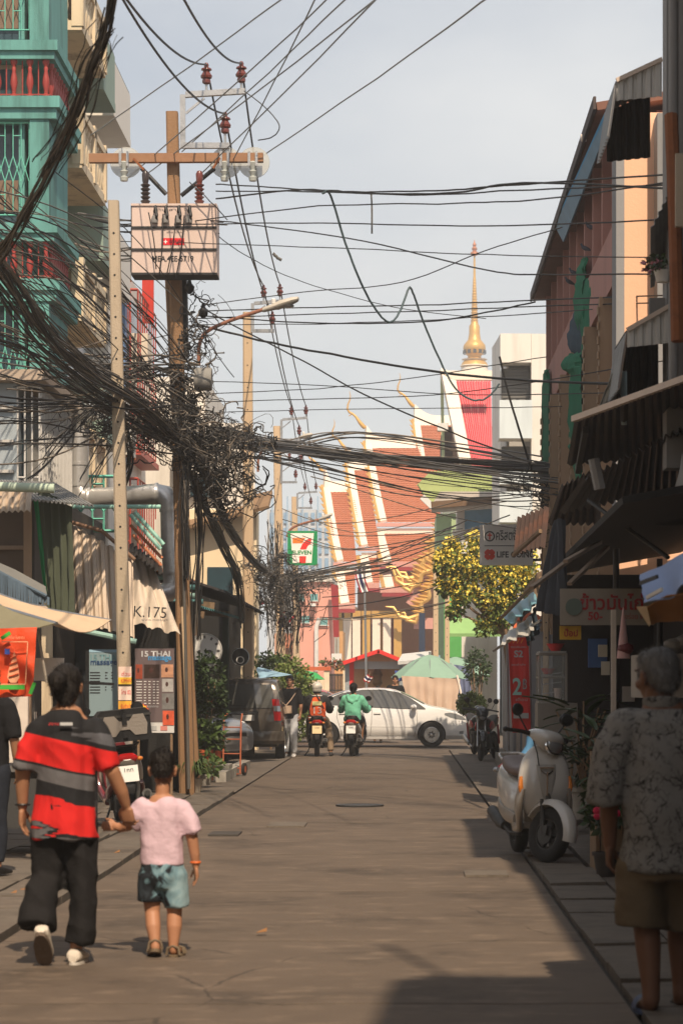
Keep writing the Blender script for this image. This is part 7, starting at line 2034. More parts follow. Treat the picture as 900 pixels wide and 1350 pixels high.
# ================================================================== junction, temple and far buildings
ORANGE = M('orange roof tiles', lin(188,116,80), rough=.6, var=.14, sc_=2.2, bump=0, stain=.25, stain_rgb=lin(150,84,56), stain_sc=.5)
TWHITE = M('temple white', lin(240,226,208), rough=.7, var=.04, stain=.1)
GOLD = M('temple gold', lin(214,168,92), rough=.4, metal=.3, var=.15, bump=.3, bsc=20)
TPINK = M('temple rose trim', lin(206,150,136), rough=.6, var=.1)
TRED = M('temple dark red', lin(150,40,44), rough=.6, var=.15)
def tiled(t, TL, TR, BL, BR, mat=ORANGE, rows=None, name='roof'):
    """roof slope built from overlapping tile courses with rounded columns"""
    TL, TR, BL, BR = map(Vector, (TL, TR, BL, BR))
    rows = rows or max(6, int((TL-BL).length/.26)); n = (TR-TL).cross(BL-TL).normalized()
    if n.y > 0: n = -n
    cols = max(6, int((TR-TL).length/.24)); mb = MB()
    P = []
    for j in range(rows):
        for v, lift in ((j/rows, .0), ((j+1)/rows, .055)):
            a = TL*(1-v)+BL*v; b = TR*(1-v)+BR*v; r = []
            for i in range(cols*2+1):
                u = i/(cols*2); r.append(a*(1-u)+b*u + n*(lift + (.02 if i % 2 else 0)))
            P.append(r)
    mb.grid(P[::-1])
    return mb.build(name, mat, t, world=True, flat=True)
def band(t, pts, w, mat, name, th=.15, side=(1,0,0)):
    """bargeboard following a line"""
    o = None
    mb = MB()
    for a, b in zip(pts[:-1], pts[1:]): mb.beam(a, b, w, th, up=(0,-1,0))
    return mb.build(name, mat, t, world=True)
def chofa(t, p, h):
    """curling gilded finial at the end of a ridge: slender neck, hooked beak, bulb at the root"""
    p = Vector(p)
    prof = [(0.0,0,.20),(-.10,.08,.24),(-.22,.20,.20),(-.36,.36,.14),(-.50,.46,.11),(-.62,.50,.13),(-.70,.60,.11),(-.68,.75,.09),(-.60,.90,.07),(-.58,1.05,.045),(-.62,1.18,.02)]
    mb = MB().tube([p + Vector((x*h*.8, -.1, z*h)) for x, z, r in prof], [r*h*.30 for x, z, r in prof], 10)
    mb.tube([p + Vector((-.5*h*.8,-.1,.46*h)), p + Vector((-.66*h*.8,-.1,.38*h))], [.06*h*.5,.01], 6)
    return mb.build('finial', GOLD, t, world=True)
def temple():
    t = thing('temple', 'Thai temple with stepped orange tiled roofs, white ridges and curling gold finials', 'temple', (1, 142, 0))
    Yr, Ye = 150., 141.
    def tier(ax, ay, rx, ry, bx, by, brx, dyr=0., fin=1.6, ridge=True):
        yr, ye = Yr+dyr, Ye+dyr
        TL, TR = at(ax, ay, yr), at(rx, ry, yr); TL.z = TR.z = (TL.z+TR.z)/2
        BL, BR = at(bx, by, ye), at(brx, by, ye)
        tiled(t, TL, TR, BL, BR)
        off = Vector((0,-.22,.10))
        # concave bargeboard: white band with gold toothed edge on its outside
        pts = []
        for k in range(13):
            v = k/12; q = TL*(1-v)+BL*v
            pts.append(q + off + Vector((.55*math.sin(math.pi*v)*.0,0,-.25*math.sin(math.pi*v))))
        band(t, [p + Vector((.2,0,0)) for p in pts], .38, TWHITE, 'bargeboard')
        band(t, [p + Vector((-.07,-.06,0)) for p in pts], .15, GOLD, 'gilded_edge')
        tm = MB()
        for k in range(14):
            v = (k+.5)/14; q = TL*(1-v)+BL*v + off + Vector((-.24,-.05,-.25*math.sin(math.pi*v)))
            tm.add([q+Vector((.1,0,.12)), q+Vector((-.10,0,.2)), q+Vector((.1,0,-.12)), q+Vector((.1,.1,0))], [(0,1,2),(0,3,1),(1,3,2)])
        tm.build('gilded_teeth', GOLD, t, world=True, kind='stuff')
        if ridge:
            rr = MB(); n = 14; P = []
            for k in range(n+1):
                u = k/n; lift = .8*max(0, 1-u*3.2)**2
                c = TL*(1-u)+TR*u + Vector((0,-.1,lift))
                P.append([c+Vector((0,0,.25)), c+Vector((0,-.3,-.45-.6*max(0,1-u*4)))])
            MB().slab(P[::-1], .3).build('ridge', TWHITE, t, world=True)
            chofa(t, TL + Vector((0,-.1,.95)), fin*.72)
        bl = MB().beam(BL+Vector((-.2,-.2,-.1)), BR+Vector((0,-.2,-.1)), .3, .2); bl.build('eave', TPINK, t, world=True)
        return BL, BR
    def skirt(ax, ay, rx, bx, by, brx, dyr=0.):
        """lower roof slope below an eave, edged white on top and at the left"""
        yr, ye = Ye+dyr+.3, Ye+dyr-3.4
        TL, TR, BL, BR = at(ax,ay,yr), at(rx,ay,yr), at(bx,by,ye), at(brx,by,ye)
        tiled(t, TL, TR, BL, BR)
        MB().beam(TL+Vector((.1,-.3,-.15)), TR+Vector((0,-.3,-.15)), .3, .55).build('top_band', TWHITE, t, world=True)
        MB().beam(TL+Vector((.25,-.3,-.1)), BL+Vector((.25,-.3,.0)), .5, .2, up=(0,-1,0)).build('bargeboard', TWHITE, t, world=True)
        MB().beam(TL+Vector((-.1,-.34,-.1)), BL+Vector((-.1,-.34,.0)), .22, .2, up=(0,-1,0)).build('gilded_edge', GOLD, t, world=True)
        MB().beam(BL+Vector((-.3,-.2,-.1)), BR+Vector((0,-.2,-.1)), .3, .28).build('eave', TPINK, t, world=True)
        MB().beam(BL+Vector((-.2,-.28,-.36)), BR+Vector((0,-.28,-.36)), .2, .2).build('eave', TRED, t, world=True)
    tier(545, 556, 640, 556, 558, 640, 640, 8, 2.6)
    tier(481, 584, 548, 586, 501, 690, 592, 0, 2.7)
    skirt(494, 700, 590, 505, 742, 582)
    tier(457, 614, 484, 614, 476, 722, 500, -2.5, 2.2)
    skirt(474, 732, 500, 480, 770, 500, -2.5)
    tier(426, 643, 460, 643, 444, 742, 470, -4.5, 2.2)
    skirt(442, 752, 468, 449, 797, 468, -4.5)
    skirt(503, 752, 570, 508, 776, 566, -2.5)
    # body below the eaves
    Yb = 136.5
    MB().box(xx(440,Yb), Yb, 0, xx(470,Yb), Yb+6, zz(800,Yb)).build('wall', M('temple cream wall', lin(240,214,180), rough=.8, var=.05), t, world=True)
    MB().box(xx(470,Yb), Yb+2.5, 0, xx(590,Yb), Yb+8, zz(772,Yb)).build('wall', M('temple brown wall', lin(150,100,66), rough=.8, var=.15), t, world=True)
    for i, x in enumerate((447,458,470,483,496,510,524)):
        c = MB().box(xx(x,Yb)-.22, Yb-.9, 0, xx(x,Yb)+.22, Yb-.5, zz(808,Yb)); c.build('column', TWHITE if i % 3 else GOLD, t, world=True)
        MB().box(xx(x,Yb)-.3, Yb-.98, zz(815,Yb), xx(x,Yb)+.3, Yb-.42, zz(806,Yb)).build('capital', GOLD, t, world=True)
    for i in range(6):
        x = 452+i*12; w = MB().box(xx(x,Yb)-.05, Yb-.12, 1.6, xx(x+6,Yb), Yb-.04, zz(822,Yb)); w.build('window', TRED if i % 2 else GOLD, t, world=True)
    # gilded serpent gables of the side porch on the right
    def naga(p0, p1, n, amp, r):
        """gilded bargeboard in the form of a wavy serpent with flame teeth and a raised head"""
        p0, p1 = Vector(p0), Vector(p1); d = p1-p0; L_ = d.length; d.normalize(); u = Vector((d.z,0,-d.x)); u = u if u.z > 0 else -u; pts = []
        for k in range(n*8+1):
            v = k/(n*8); pts.append(p0 + d*L_*v + u*(amp*math.sin(v*n*2*math.pi)))
        MB().tube(pts, [r]*len(pts), 8).build('serpent_gable', GOLD, t, world=True)
        tm = MB()
        for k in range(2, len(pts)-2, 2):
            q = pts[k]; tm.add([q+u*r*.5-d*.16, q+u*(r+.5)+d*.12, q+u*r*.5+d*.2, q+u*r*.4+Vector((0,-.2,0))], [(0,1,2),(0,3,1),(1,3,2)])
        tm.build('flame_teeth', GOLD, t, world=True, kind='stuff')
        e = pts[-1]
        for s in (-.22,.22):
            MB().tube([e+u*.0, e+d*.35+u*(.15+s), e+d*.45+u*(.65+s), e+d*.15+u*(1.05+s*1.5), e+d*.3+u*(1.45+s*1.5)], [r*.9,r*.9,r*.75,r*.5,.03], 8).build('serpent_head', GOLD, t, world=True)
    naga(at(588,690,133), at(551,760,133), 3, .14, .17); naga(at(580,735,131), at(545,772,131), 2, .12, .16); naga(at(579,752,131), at(550,812,131), 3, .12, .15)
    tiled(t, at(574,700,136), at(600,700,136), at(545,768,134), at(600,768,134)); MB().beam(at(545,822,132), at(590,822,132), .4,.6).build('porch_beam', TPINK, t, world=True)
    MB().beam(at(543,800,131.5), at(565,770,131.5), .5,.8).build('porch_panel', TPINK, t, world=True); 
temple()
def spire():
    Y = 230.; t = thing('spire', 'slender gilded spire with ringed neck rising behind the red roof', 'spire', (xx(625,Y), Y, 0)); c = 625
    pr = lambda q: [((x)*Y/FPX, zz(y,Y)) for x, y in q]
    MB().lathe(pr([(18,640),(18,488),(17,484),(19,483),(15,479),(13,476),(17,474)]), 24).build('base', TWHITE, t)
    MB().lathe(pr([(17,486),(18,482),(16,478),(12,474),(8.5,471),(9,469),(14,466),(15,463)]), 24).build('bell', GOLD, t)
    MB().lathe(pr([(12.5,467),(13.5,464),(12.5,461.5)]), 24).build('blue_band', M('spire blue glass', lin(90,120,160), rough=.3), t)
    MB().lathe(pr([(13.5,463),(15,460),(14.2,455),(11,451),(8.5,448),(7.2,440),(7,430),(5,427),(4.6,424)]), 24).build('body', GOLD, t)
    q = []
    for i in range(16):
        y = 424-i*3.6; r = 4.6-i*.17; q += [(r,y),(r*1.12,y-1.2),(r*.85,y-2.4)]
    q += [(1.6,366),(1.2,340),(1.0,336)]
    MB().lathe(pr(q), 18).build('ringed_neck', GOLD, t)
    MB().lathe(pr([(1.0,338),(5.5,335.5),(5.2,333),(2.2,331),(4,328),(1.8,325),(2.8,323),(1.0,320),(.4,316.5)]), 16).build('tip', M('copper gold', lin(190,120,80), rough=.4, metal=.4), t)
    for i in range(12):
        a = 2*math.pi*i/12; R_ = 13.2*Y/FPX
        MB().cb((R_*math.cos(a), R_*math.sin(a), zz(464.5,Y)), (.3,.3,.35), a).build('window', GLASS, t)
spire()
def gable_house():
    Y = 86.; t = thing('house', 'house with a steep red sheet roof framed by broad white bargeboards', 'house', (2.2, Y, 0))
    RS = M('pale red sheet', lin(226,104,110), rough=.55, var=.06, stain=.15)
    for i in range(5):
        a = 595+i*10.4; b = 621+i*5.6
        MB().corr(at(a,502,Y+1.5), at(a+10.2,502,Y+1.5), at(b,616,Y-1), at(b+5.5,616,Y-1), 3, .035, trap=True).build('roof_sheet', RS, t, world=True)
    wb = MB().slab([[at(579,491,Y), at(597,497,Y)],[at(606,616,Y-1.4), at(621,616,Y-1.4)]], .3); wb.build('bargeboard', TWHITE, t, world=True)
    MB().slab([[at(579,490,Y-.1), at(648,490,Y-.1)],[at(597,502,Y-.1), at(648,502,Y-.1)]], .3).build('ridge_board', TWHITE, t, world=True)
    MB().box(xx(583,Y), Y+.6, zz(640,Y), xx(650,Y), Y+6, zz(560,Y)).build('dark_gable', M('dark brown gable', lin(70,54,46)), t, world=True)
    MB().slab([[at(580,496,Y+.3), at(584,496,Y+.3)],[at(582,620,Y+.3), at(586,620,Y+.3)]], .2).build('green_edge', M('pale green edge', lin(176,190,150)), t, world=True)
    MB().box(xx(576,Y),Y-.6,zz(570,Y),xx(590,Y),Y-.2,zz(560,Y)).build('water_tank', WHITE, t, world=True)
    MB().box(xx(583,Y), Y+.7, 0, xx(652,Y), Y+6, zz(640,Y)).build('wall', WHITEW, t, world=True)
gable_house()
def green_house():
    Y = 82.; t = thing('house', 'low house with a mossy green hipped roof under the red roof', 'house', (2, Y, 0))
    G = M('mossy green roof', lin(150,160,100), rough=.8, var=.1, stain=.25)
    MB().corr(at(566,622,Y+2), at(655,616,Y+2), at(548,640,Y), at(655,680,Y), 20, .02).build('roof_slope', G, t, world=True)
    MB().slab([[at(550,640,Y-.05), at(600,640,Y-.05)],[at(566,668,Y-.6), at(604,672,Y-.6)]], .1).build('roof_hip', G, t, world=True)
    MB().beam(at(556,655,Y-.8), at(574,672,Y-.8), .2,.2).build('eave', WHITE, t, world=True)
    MB().box(xx(575,Y), Y+.5, 0, xx(655,Y), Y+5, zz(676,Y)).build('wall', M('pale green wall', lin(176,196,150), rough=.8), t, world=True)
green_house()
def blue_house():
    Y = 79.; t = thing('house', 'blue-walled house with a flat slab eave behind the yellow tree', 'house', (2.2, Y, 0))
    MB().box(xx(606,Y), Y, 0, xx(655,Y), Y+1.8, zz(655,Y)).build('wall', M('sky blue wall', lin(126,176,212), rough=.8, stain=.15), t, world=True)
    MB().box(xx(604,Y)-.05, Y-.06, 0, xx(612,Y), Y+1.5, zz(655,Y)).build('corner', WHITE, t, world=True)
    MB().slab([[at(568,666,Y-1.6), at(655,660,Y-1.6)],[at(580,648,Y+1), at(655,648,Y+1)]], .25).build('eave_slab', M('grey slab', lin(176,164,150), stain=.3), t, world=True)
    MB().beam(at(568,666,Y-1.62), at(655,659,Y-1.62), .1,.22).build('fascia', M('brown fascia', lin(110,84,60), stain=.5), t, world=True)
    MB().box(xx(596,Y-.4), Y-.4, 0, xx(655,Y-.4), Y-.08, zz(700,Y)).build('low_wall', WHITE, t, world=True)
    MB().box(xx(585,Y-3), Y-3, 0, xx(608,Y-3), Y-2.8, zz(760,Y)).build('green_sheet_wall', M('bright green sheet', lin(90,170,90), rough=.6), t, world=True)
    MB().box(xx(608,Y-3), Y-3, 0, xx(655,Y-3), Y-2.8, zz(720,Y)).build('white_wall', WHITEW, t, world=True)
    MB().slab([[at(590,835,Y-6), at(660,835,Y-6)],[at(590,815,Y-4), at(660,815,Y-4)]], .1).build('green_canopy', M('lime canopy', lin(150,190,120), rough=.7), t, world=True)
blue_house()
def white_flats():
    Y = 72.; t = thing('apartment_building', 'white flats with deep balconies and roll-up shutters above the pink corner', 'building', (4.2, Y+3, 0))
    x0, xc, x1 = xx(648,Y), xx(660,Y), xx(730,Y)
    for y0, y1, n in ((440,480,'parapet'),(582,585,'floor')):
        pass
    MB().box(xx(672,Y)+.01, Y+.9, 0, x1, Y+8, zz(446,Y)).build('core', M('flat grey wall', lin(176,172,166), rough=.85), t, world=True)
    MB().box(xx(700,Y), Y, 0, x1, Y+.88, zz(440,Y)).build('front_wall', WHITEW, t, world=True)
    MB().box(xx(659,Y), Y-.05, zz(478,Y), xx(699.6,Y), Y+.88, zz(440,Y)).build('roof_block', WHITEW, t, world=True)
    MB().prism([(xx(649,Y+3)-xx(660,Y),3.0),(0,0),(0,.0+.001),(.02,3.0)], zz(440,Y)-zz(700,Y), Matrix.Translation((xx(660,Y)-.02, Y, zz(700,Y)))).build('side_wall', WHITEW, t, world=True)
    for y_a, y_b in ((482,534),(586,612)):
        MB().box(xx(662,Y), Y+.7, zz(y_b,Y), xx(699,Y), Y+.88, zz(y_a,Y)).build('shutter', M('grey shutter', lin(110,108,104), rough=.6, var=.1), t, world=True)
        lv = MB()
        for k in range(12): z = zz(y_b,Y) + (zz(y_a,Y)-zz(y_b,Y))*k/12; lv.box(xx(663,Y), Y+.66, z, xx(698,Y), Y+.695, z+.06)
        lv.build('slats', M('grey shutter', lin(110,108,104)), t, world=True, kind='stuff')
    for y_a, y_b in ((530,580),(612,640),(650,690)):
        MB().box(xx(657,Y), Y-.5, zz(y_b,Y), xx(700,Y), Y-.42, zz(y_a,Y)).build('balcony_front', M('pale blue white render', lin(206,214,214), rough=.8, stain=.2, streak=True), t, world=True)
        MB().box(xx(657,Y)+.003, Y-.41, zz(y_b,Y)+.01, xx(657,Y)+.08, Y+.8, zz(y_a,Y)-.02).build('balcony_side', WHITEW, t, world=True)
        MB().box(xx(657,Y)+.09, Y-.41, zz(y_b,Y)+.02, xx(699,Y), Y+.69, zz(y_b,Y)+.15).build('balcony_floor', WHITEW, t, world=True)
    for k in range(3): MB().tube([at(664+k*9,530,Y-.3), at(664+k*9,526,Y-.3)], .05, 6).build('washing', DARKSTEEL, t, world=True)
white_flats()
def seven_sign():
    Y = 65.; t = thing('shop_sign', 'square shop sign with an orange and red 7 crossed by green letters ELEVEN', 'sign', at(398,722,Y))
    x0,x1,z0,z1 = xx(379,Y),xx(418,Y),zz(745,Y),zz(700,Y); g = M('sign green', lin(30,140,84), rough=.4, bump=0); w = M('sign white', lin(238,232,222), rough=.4, bump=0)
    MB().box(x0,Y,z0,x1,Y+.16,z1).build('box', g, t, world=True)
    q = [(x0+.08,z1-.06),(x1-.09,z1-.06),(x1-.15,z0+.06),(x0+.14,z0+.06)]
    MB().add([(x,Y-.004,z) for x,z in q]+[(x,Y+.001,z) for x,z in q], [(0,3,2,1)[::-1],(0,1,5,4),(1,2,6,5),(2,3,7,6),(3,0,4,7)]).build('face', w, t, world=True, flat=True)
    P = lambda u, v: (x0 + (x1-x0)*u, Y-.009, z1 - (z1-z0)*v)
    def poly(name, pts, m): MB().add([P(*p) for p in pts], [tuple(range(len(pts)))]).build(name, m, t, world=True, flat=True)
    OR = M('sign orange', lin(240,126,50), bump=0, rough=.4); RD = M('sign red', lin(222,54,44), bump=0, rough=.4)
    poly('numeral_top', [(.17,.20),(.60,.20),(.55,.27),(.50,.36),(.17,.36)], OR)
    poly('numeral_diagonal', [(.64,.26),(.80,.20),(.80,.36),(.68,.44),(.63,.54),(.42,.54),(.50,.38)], RD)
    poly('numeral_foot', [(.40,.74),(.63,.74),(.61,.94),(.40,.94)], RD)
    text('ELEVEN', g, t, Vector(P(.48,.63))+Vector((0,-.003,0)), width=(x1-x0)*.66, height=.11, bold=.03)
    MB().tube([at(382,735,Y+.2), at(366,735,Y+.6)], .03, 6).build('arm', DARKSTEEL, t, world=True)
seven_sign()
def pink_far():
    Y = 98.; t = thing('house', 'salmon pink house with small teal windows left of the temple', 'house', (xx(412,Y), Y, 0))
    PK = M('salmon render', lin(226,164,146), rough=.85, var=.05, stain=.15); MB().box(xx(385,Y),Y,0,xx(437,Y),Y+8,zz(766,Y)).build('wall', PK, t, world=True)
    MB().box(xx(383,Y),Y-.2,zz(767,Y),xx(438,Y),Y+8,zz(758,Y)).build('parapet', WHITEW, t, world=True)
    for x, y in ((409,783),(391,783),(398,812),(422,815)):
        o = MB().box(xx(x,Y),Y-.08,zz(y+9,Y),xx(x+10,Y),Y-.02,zz(y,Y)).build('window', M('teal window', lin(110,160,160), rough=.3), t, world=True)
        MB().box(xx(x,Y)-.05,Y-.12,zz(y+10,Y),xx(x+10,Y)+.05,Y-.085,zz(y+9,Y)).build('sill', WHITE, o, world=True)
    MB().tube([at(421,815,Y-.2), at(417,826,Y-.2), at(417,885,Y-.2)], .09, 8).build('drain_pipe', WHITE, t, world=True)
    MB().box(xx(409,Y-.5),Y-.5,zz(800,Y),xx(416,Y-.5),Y-.1,zz(796,Y)).build('air_conditioner', WHITE, t, world=True); MB().box(xx(437,Y-1),Y-1,zz(878,Y),xx(450,Y-1),Y-.3,zz(862,Y)).build('air_conditioner', WHITE, t, world=True)
    MB().slab([[at(436,770,Y-.5),at(446,772,Y-.5)],[at(440,840,Y-.5),at(447,840,Y-.5)]], .2).build('red_stair', TRED, t, world=True)
pink_far()
def glass_tower():
    Y = 190.; t = thing('tower_block', 'pale blue-grey tower block fading in haze behind the shop sign', 'building', (xx(395,Y), Y, 0))
    MB().box(xx(352,Y),Y,0,xx(436,Y),Y+20,zz(672,Y)).build('wall', M('hazy grey wall', lin(196,198,200), rough=.8), t, world=True)
    for i in range(9):
        for j in range(5): MB().box(xx(356+i*9,Y),Y-.15,zz(690+j*20,Y),xx(361+i*9,Y),Y-.03,zz(676+j*20,Y)).build('window', M('pale blue glass', lin(140,170,196), rough=.2, bump=0), t, world=True)
    for i in range(4): MB().box(xx(358+i*20,Y),Y-.4,zz(770,Y),xx(360+i*20,Y),Y-.16,zz(655,Y)).build('rib', M('blue rib', lin(160,184,204)), t, world=True)
glass_tower()
def lowblocks():
    Y = 112.; t = thing('house', 'jumble of low brick-coloured shop roofs beyond the junction on the left', 'house', (xx(410,Y), Y, 0))
    MB().box(xx(362,Y),Y,0,xx(440,Y),Y+4,zz(835,Y)).build('wall', M('brick wash wall', lin(196,146,116), rough=.9, stain=.3), t, world=True)
    for i, (x0,x1,y0,y1) in enumerate(((366,392,838,850),(392,420,846,858),(418,440,842,856))): MB().slab([[at(x0,y1,Y-2),at(x1,y1,Y-2)],[at(x0+3,y0,Y),at(x1-3,y0,Y)]], .15).build('roof', (ORANGE, RUST, TINGREY)[i], t, world=True)
    for i in range(6): MB().box(xx(424+i*4,Y-10),Y-10,zz(862,Y-10),xx(427+i*4,Y-10),Y-9.8,zz(838,Y-10)).build('window', M('pale pane', lin(170,176,170), rough=.3), t, world=True)
    MB().box(xx(420,Y-9.7),Y-9.7,0,xx(452,Y-9.7),Y-6,zz(832,Y-10)).build('bay', M('tan bay wall', lin(206,160,110), rough=.85), t, world=True)
lowblocks()
def shrine():
    Y = 76.; t = thing('shrine_kiosk', 'small open kiosk with a red gabled roof behind the white car', 'kiosk', (xx(493,Y), Y, 0))
    CR = M('kiosk tan panel', lin(206,166,126), rough=.8, var=.06); rf = M('bright red roof', lin(224,52,46), rough=.5, var=.06)
    MB().box(xx(464,Y),Y+.8,0,xx(531,Y),Y+.9,zz(872,Y)).build('back_panel', CR, t, world=True)
    for x, m in ((457.5,M('grey post', lin(150,156,158))),(463.5,rf),(529,M('grey post', lin(150,156,158)))): MB().box(xx(x,Y)-.07,Y-.1,0,xx(x,Y)+.07,Y+.1,zz(870,Y)).build('post', m, t, world=True)
    MB().box(xx(466,Y),Y-.05,zz(882,Y),xx(528,Y),Y+.05,zz(872,Y)).build('lintel', M('pale grey lintel', lin(176,184,186)), t, world=True)
    a, b, c = at(452,872,Y), at(499,856,Y), at(533,870,Y)
    MB().add([at(458,872,Y-.05), at(528,872,Y-.05), at(498,859,Y-.05), at(458,872,Y+.02), at(528,872,Y+.02), at(498,859,Y+.02)], [(0,1,2),(3,5,4),(0,2,5,3),(1,4,5,2),(0,3,4,1)]).build('gable', CR, t, world=True, flat=True)
    for p, q in ((a,b),(b,c)):
        MB().slab([[p+Vector((0,-.6,0)), q+Vector((0,-.6,0))],[p+Vector((0,1.2,0)), q+Vector((0,1.2,0))]], .12).build('roof', rf, t, world=True)
    MB().lathe([(.08,0),(.16,.1),(.12,.28),(.17,.36),(.09,.55),(.06,.62),(.08,.7),(0,.82)], 12, Matrix.Translation((xx(497,Y),Y+.5,zz(905,Y)))).build('figure', M('bronze figure', lin(120,86,54), rough=.5, metal=.4), t, world=True)
shrine()
def umbrella_stall():
    Y = 68.; cx = xx(566,Y); t = thing('parasol', 'big faded green parasol over the tarpaulin stall behind the car', 'parasol', (cx, Y, 0))
    G = M('faded green parasol', lin(134,164,144), rough=.85, var=.07, stain=.2)
    top = zz(863,Y); low = zz(893,Y); Rr = 1.08; n = 8
    for k in range(n):
        P = []
        for j in range(6):
            v = j/5; r = []
            for i in range(7):
                a = 2*math.pi*(k+i/6)/n; rr = Rr*v*(1-.05*math.sin(math.pi*i/6)*v); sag = .05*math.sin(math.pi*i/6)*v
                r.append((rr*math.cos(a), rr*math.sin(a), top-(top-low)*v**1.5+sag*-1))
            P.append(r)
        MB().slab(P, .006).build('panel', G, t)
        a = 2*math.pi*k/n; MB().tube([(0,0,top-.02),(Rr*.5*math.cos(a),Rr*.5*math.sin(a),top-.2),(Rr*math.cos(a),Rr*math.sin(a),low-.01)], .012, 5).build('rib', STEEL, t)
    MB().tube([(0,0,0),(0,0,top+.08)], .025, 8).build('pole', STEEL, t)
    t2 = thing('tarpaulin', 'brown and blue tarpaulin sheets hung around the stall under the parasol', 'tarpaulin', (xx(570,Y), Y-1.0, 0))
    cloth_panel('brown_sheet', at(529,891,Y-1.05), at(606,895,Y-1.05), at(538,948,Y-1.15), at(600,948,Y-1.15), M('brown tarpaulin', lin(196,170,148), rough=.9, var=.12, streak=True), None, None, 6, .05, parent=t2)
    cloth_panel('blue_sheet', at(520,884,Y+.7), at(590,886,Y+.7), at(522,898,Y+.7), at(590,896,Y+.7), M('blue sheet', lin(60,80,150), rough=.7), None, None, 4, .03, parent=t2)
    cloth_panel('grey_sheet', at(598,876,Y+1), at(622,880,Y+1), at(604,925,Y+1), at(622,925,Y+1), M('grey blue sheet', lin(104,112,140), rough=.8), None, None, 3, .04, parent=t2)
    MB().tube([at(602,890,Y-1.1), at(611,930,Y-1.1)], .03, 6).build('pole', TWHITE, t2, world=True)
    t3 = thing('parasol', 'second green parasol peeking out right behind the first one', 'parasol', (xx(600,70.5), 70.5, 0))
    MB().lathe([(1.0,zz(890,70.5)),(.6,zz(874,70.5)),(0.05,zz(866,70.5)),(.04,zz(868,70.5)),(.97,zz(891,70.5))], 8).build('canopy', G, t3); MB().tube([(0,0,0),(0,0,zz(866,70.5))], .025, 6).build('pole', STEEL, t3)
    t4 = thing('awning', 'grey white cloth awning stretched beside the shrine roof', 'awning', at(545,866,73))
    MB().slab([[at(524,872,73),at(565,868,73)],[at(530,862,75),at(568,858,75)]], .1).build('cloth', M('grey white cloth', lin(206,204,200)), t4, world=True)
    MB().box(xx(560,75),75,0,xx(580,75),75.6,zz(864,75)).build('box', M('blue box', lin(150,180,196)), t4, world=True)
    MB().box(xx(552,80),80,0,xx(560,80),80.3,zz(808,80)).build('dark_board', M('dark blue board', lin(52,64,86)), t4, world=True)
umbrella_stall()
def fence():
    Y = 84.; t = thing('gate', 'cream masonry gate with an iron barred leaf before the pink house', 'gate', (xx(440,Y), Y, 0))
    CRW = M('cream gate pillar', lin(232,210,180), rough=.85, stain=.2)
    for x0, x1 in ((398,404),(427,434),(452,458)): MB().box(xx(x0,Y),Y,0,xx(x1,Y),Y+.3,zz(884,Y)).build('pillar', CRW, t, world=True)
    MB().box(xx(404,Y),Y+.05,0,xx(427,Y),Y+.25,zz(896,Y)).build('wall', CRW, t, world=True)
    b = None
    for i in range(9): 
        o = MB().tube([(xx(435.5+i*2,Y),Y+.1,0),(xx(435.5+i*2,Y),Y+.1,zz(888,Y))], .022, 5).build('bar', DARKSTEEL, t, world=True)
    for z in (zz(890,Y), zz(910,Y)): MB().beam((xx(434,Y),Y+.1,z),(xx(452,Y),Y+.1,z),.03,.05).build('rail', DARKSTEEL, t, world=True)
    MB().box(xx(396,Y),Y-.05,zz(884,Y),xx(436,Y),Y+.35,zz(879,Y)).build('coping', TERRA, t, world=True)
    for i in range(5): 
        o = leaves(MB(), 60, (xx(430+i*6,Y),Y+.3,zz(876,Y)), (.25,.2,.15), .07, 0, 40+i).build('bougainvillea', M('red green leaves', lin(150,80,60), bump=0, var=.6) if i % 2 else LEAF_M, kind='stuff', flat=True)
        tag(o, 'red and green creeper tuft on the cream gate coping', 'creeper', 'creeper tufts on the gate')
fence()
def ybloom(t, c):
    pass
def yellow_tree():
    Y = 55.5; t = thing('flowering_tree', 'tree covered with yellow blossom beside the grey gate posts', 'tree', (2.55, Y+.3, 0))
    tr = MB()
    tr.tube([(2.55,Y+.3,0),(2.5,Y+.3,1.5),(2.35,Y+.2,2.6),(2.1,Y,3.4)], [.12,.10,.08,.05], 8)
    rnd = random.Random(5)
    blobs = [(602,748,.44,.5,.46),(640,745,.52,.55,.5),(676,765,.45,.45,.42),(652,790,.48,.45,.36),(612,782,.34,.35,.32),(690,745,.4,.4,.4),(664,812,.42,.4,.3),(584,742,.24,.3,.28),(596,722,.2,.2,.2),(628,716,.3,.3,.22),(586,775,.2,.2,.22),(600,806,.2,.2,.2),(640,826,.25,.25,.2),(700,776,.3,.3,.3),(660,722,.25,.25,.2)]
    for x, y, *_ in blobs:
        p = at(x, y, Y); tr.tube([(2.3,Y+.15,2.7),((2.3+p.x)/2, Y+.1, (2.9+p.z)/2-.1), p], [.05,.035,.012], 6)
    tr.build('trunk', WOOD, t, world=True)
    lf = MB(); bl = MB()
    for i, (x, y, a, b, c) in enumerate(blobs):
        p = at(x, y, Y); k = a*b*c/.15
        leaves(lf, int(430*k)+170, p, (a,b,c), .075, .25, 60+i, clump=5.0, thr=.06, shell=.05)
        leaves(bl, (int(700*k)+150) if y < 800 else 50, p + Vector((0,-.05,.08)), (a*1.04,b*1.05,c*1.02), .062, -.2, 90+i, clump=5.5, elong=1.0, thr=.10, shell=.35)
    lf.build('crown', LEAF_Y, t, world=True, flat=True, kind='stuff'); bl.build('blossom', M('yellow petals', lin(253,222,96), rough=.6, var=.12, bump=0), t, world=True, flat=True, kind='stuff')
yellow_tree()
bush('round clipped bush beside the white car front', 621, 929, 58.5, (.34,.34,.30), 1900, .045, LEAF_Y, 31)
bush('small green hedge plant behind the gate by the parasol', 628, 880, 64, (.35,.4,.5), 700, .06, LEAF_D, 33)
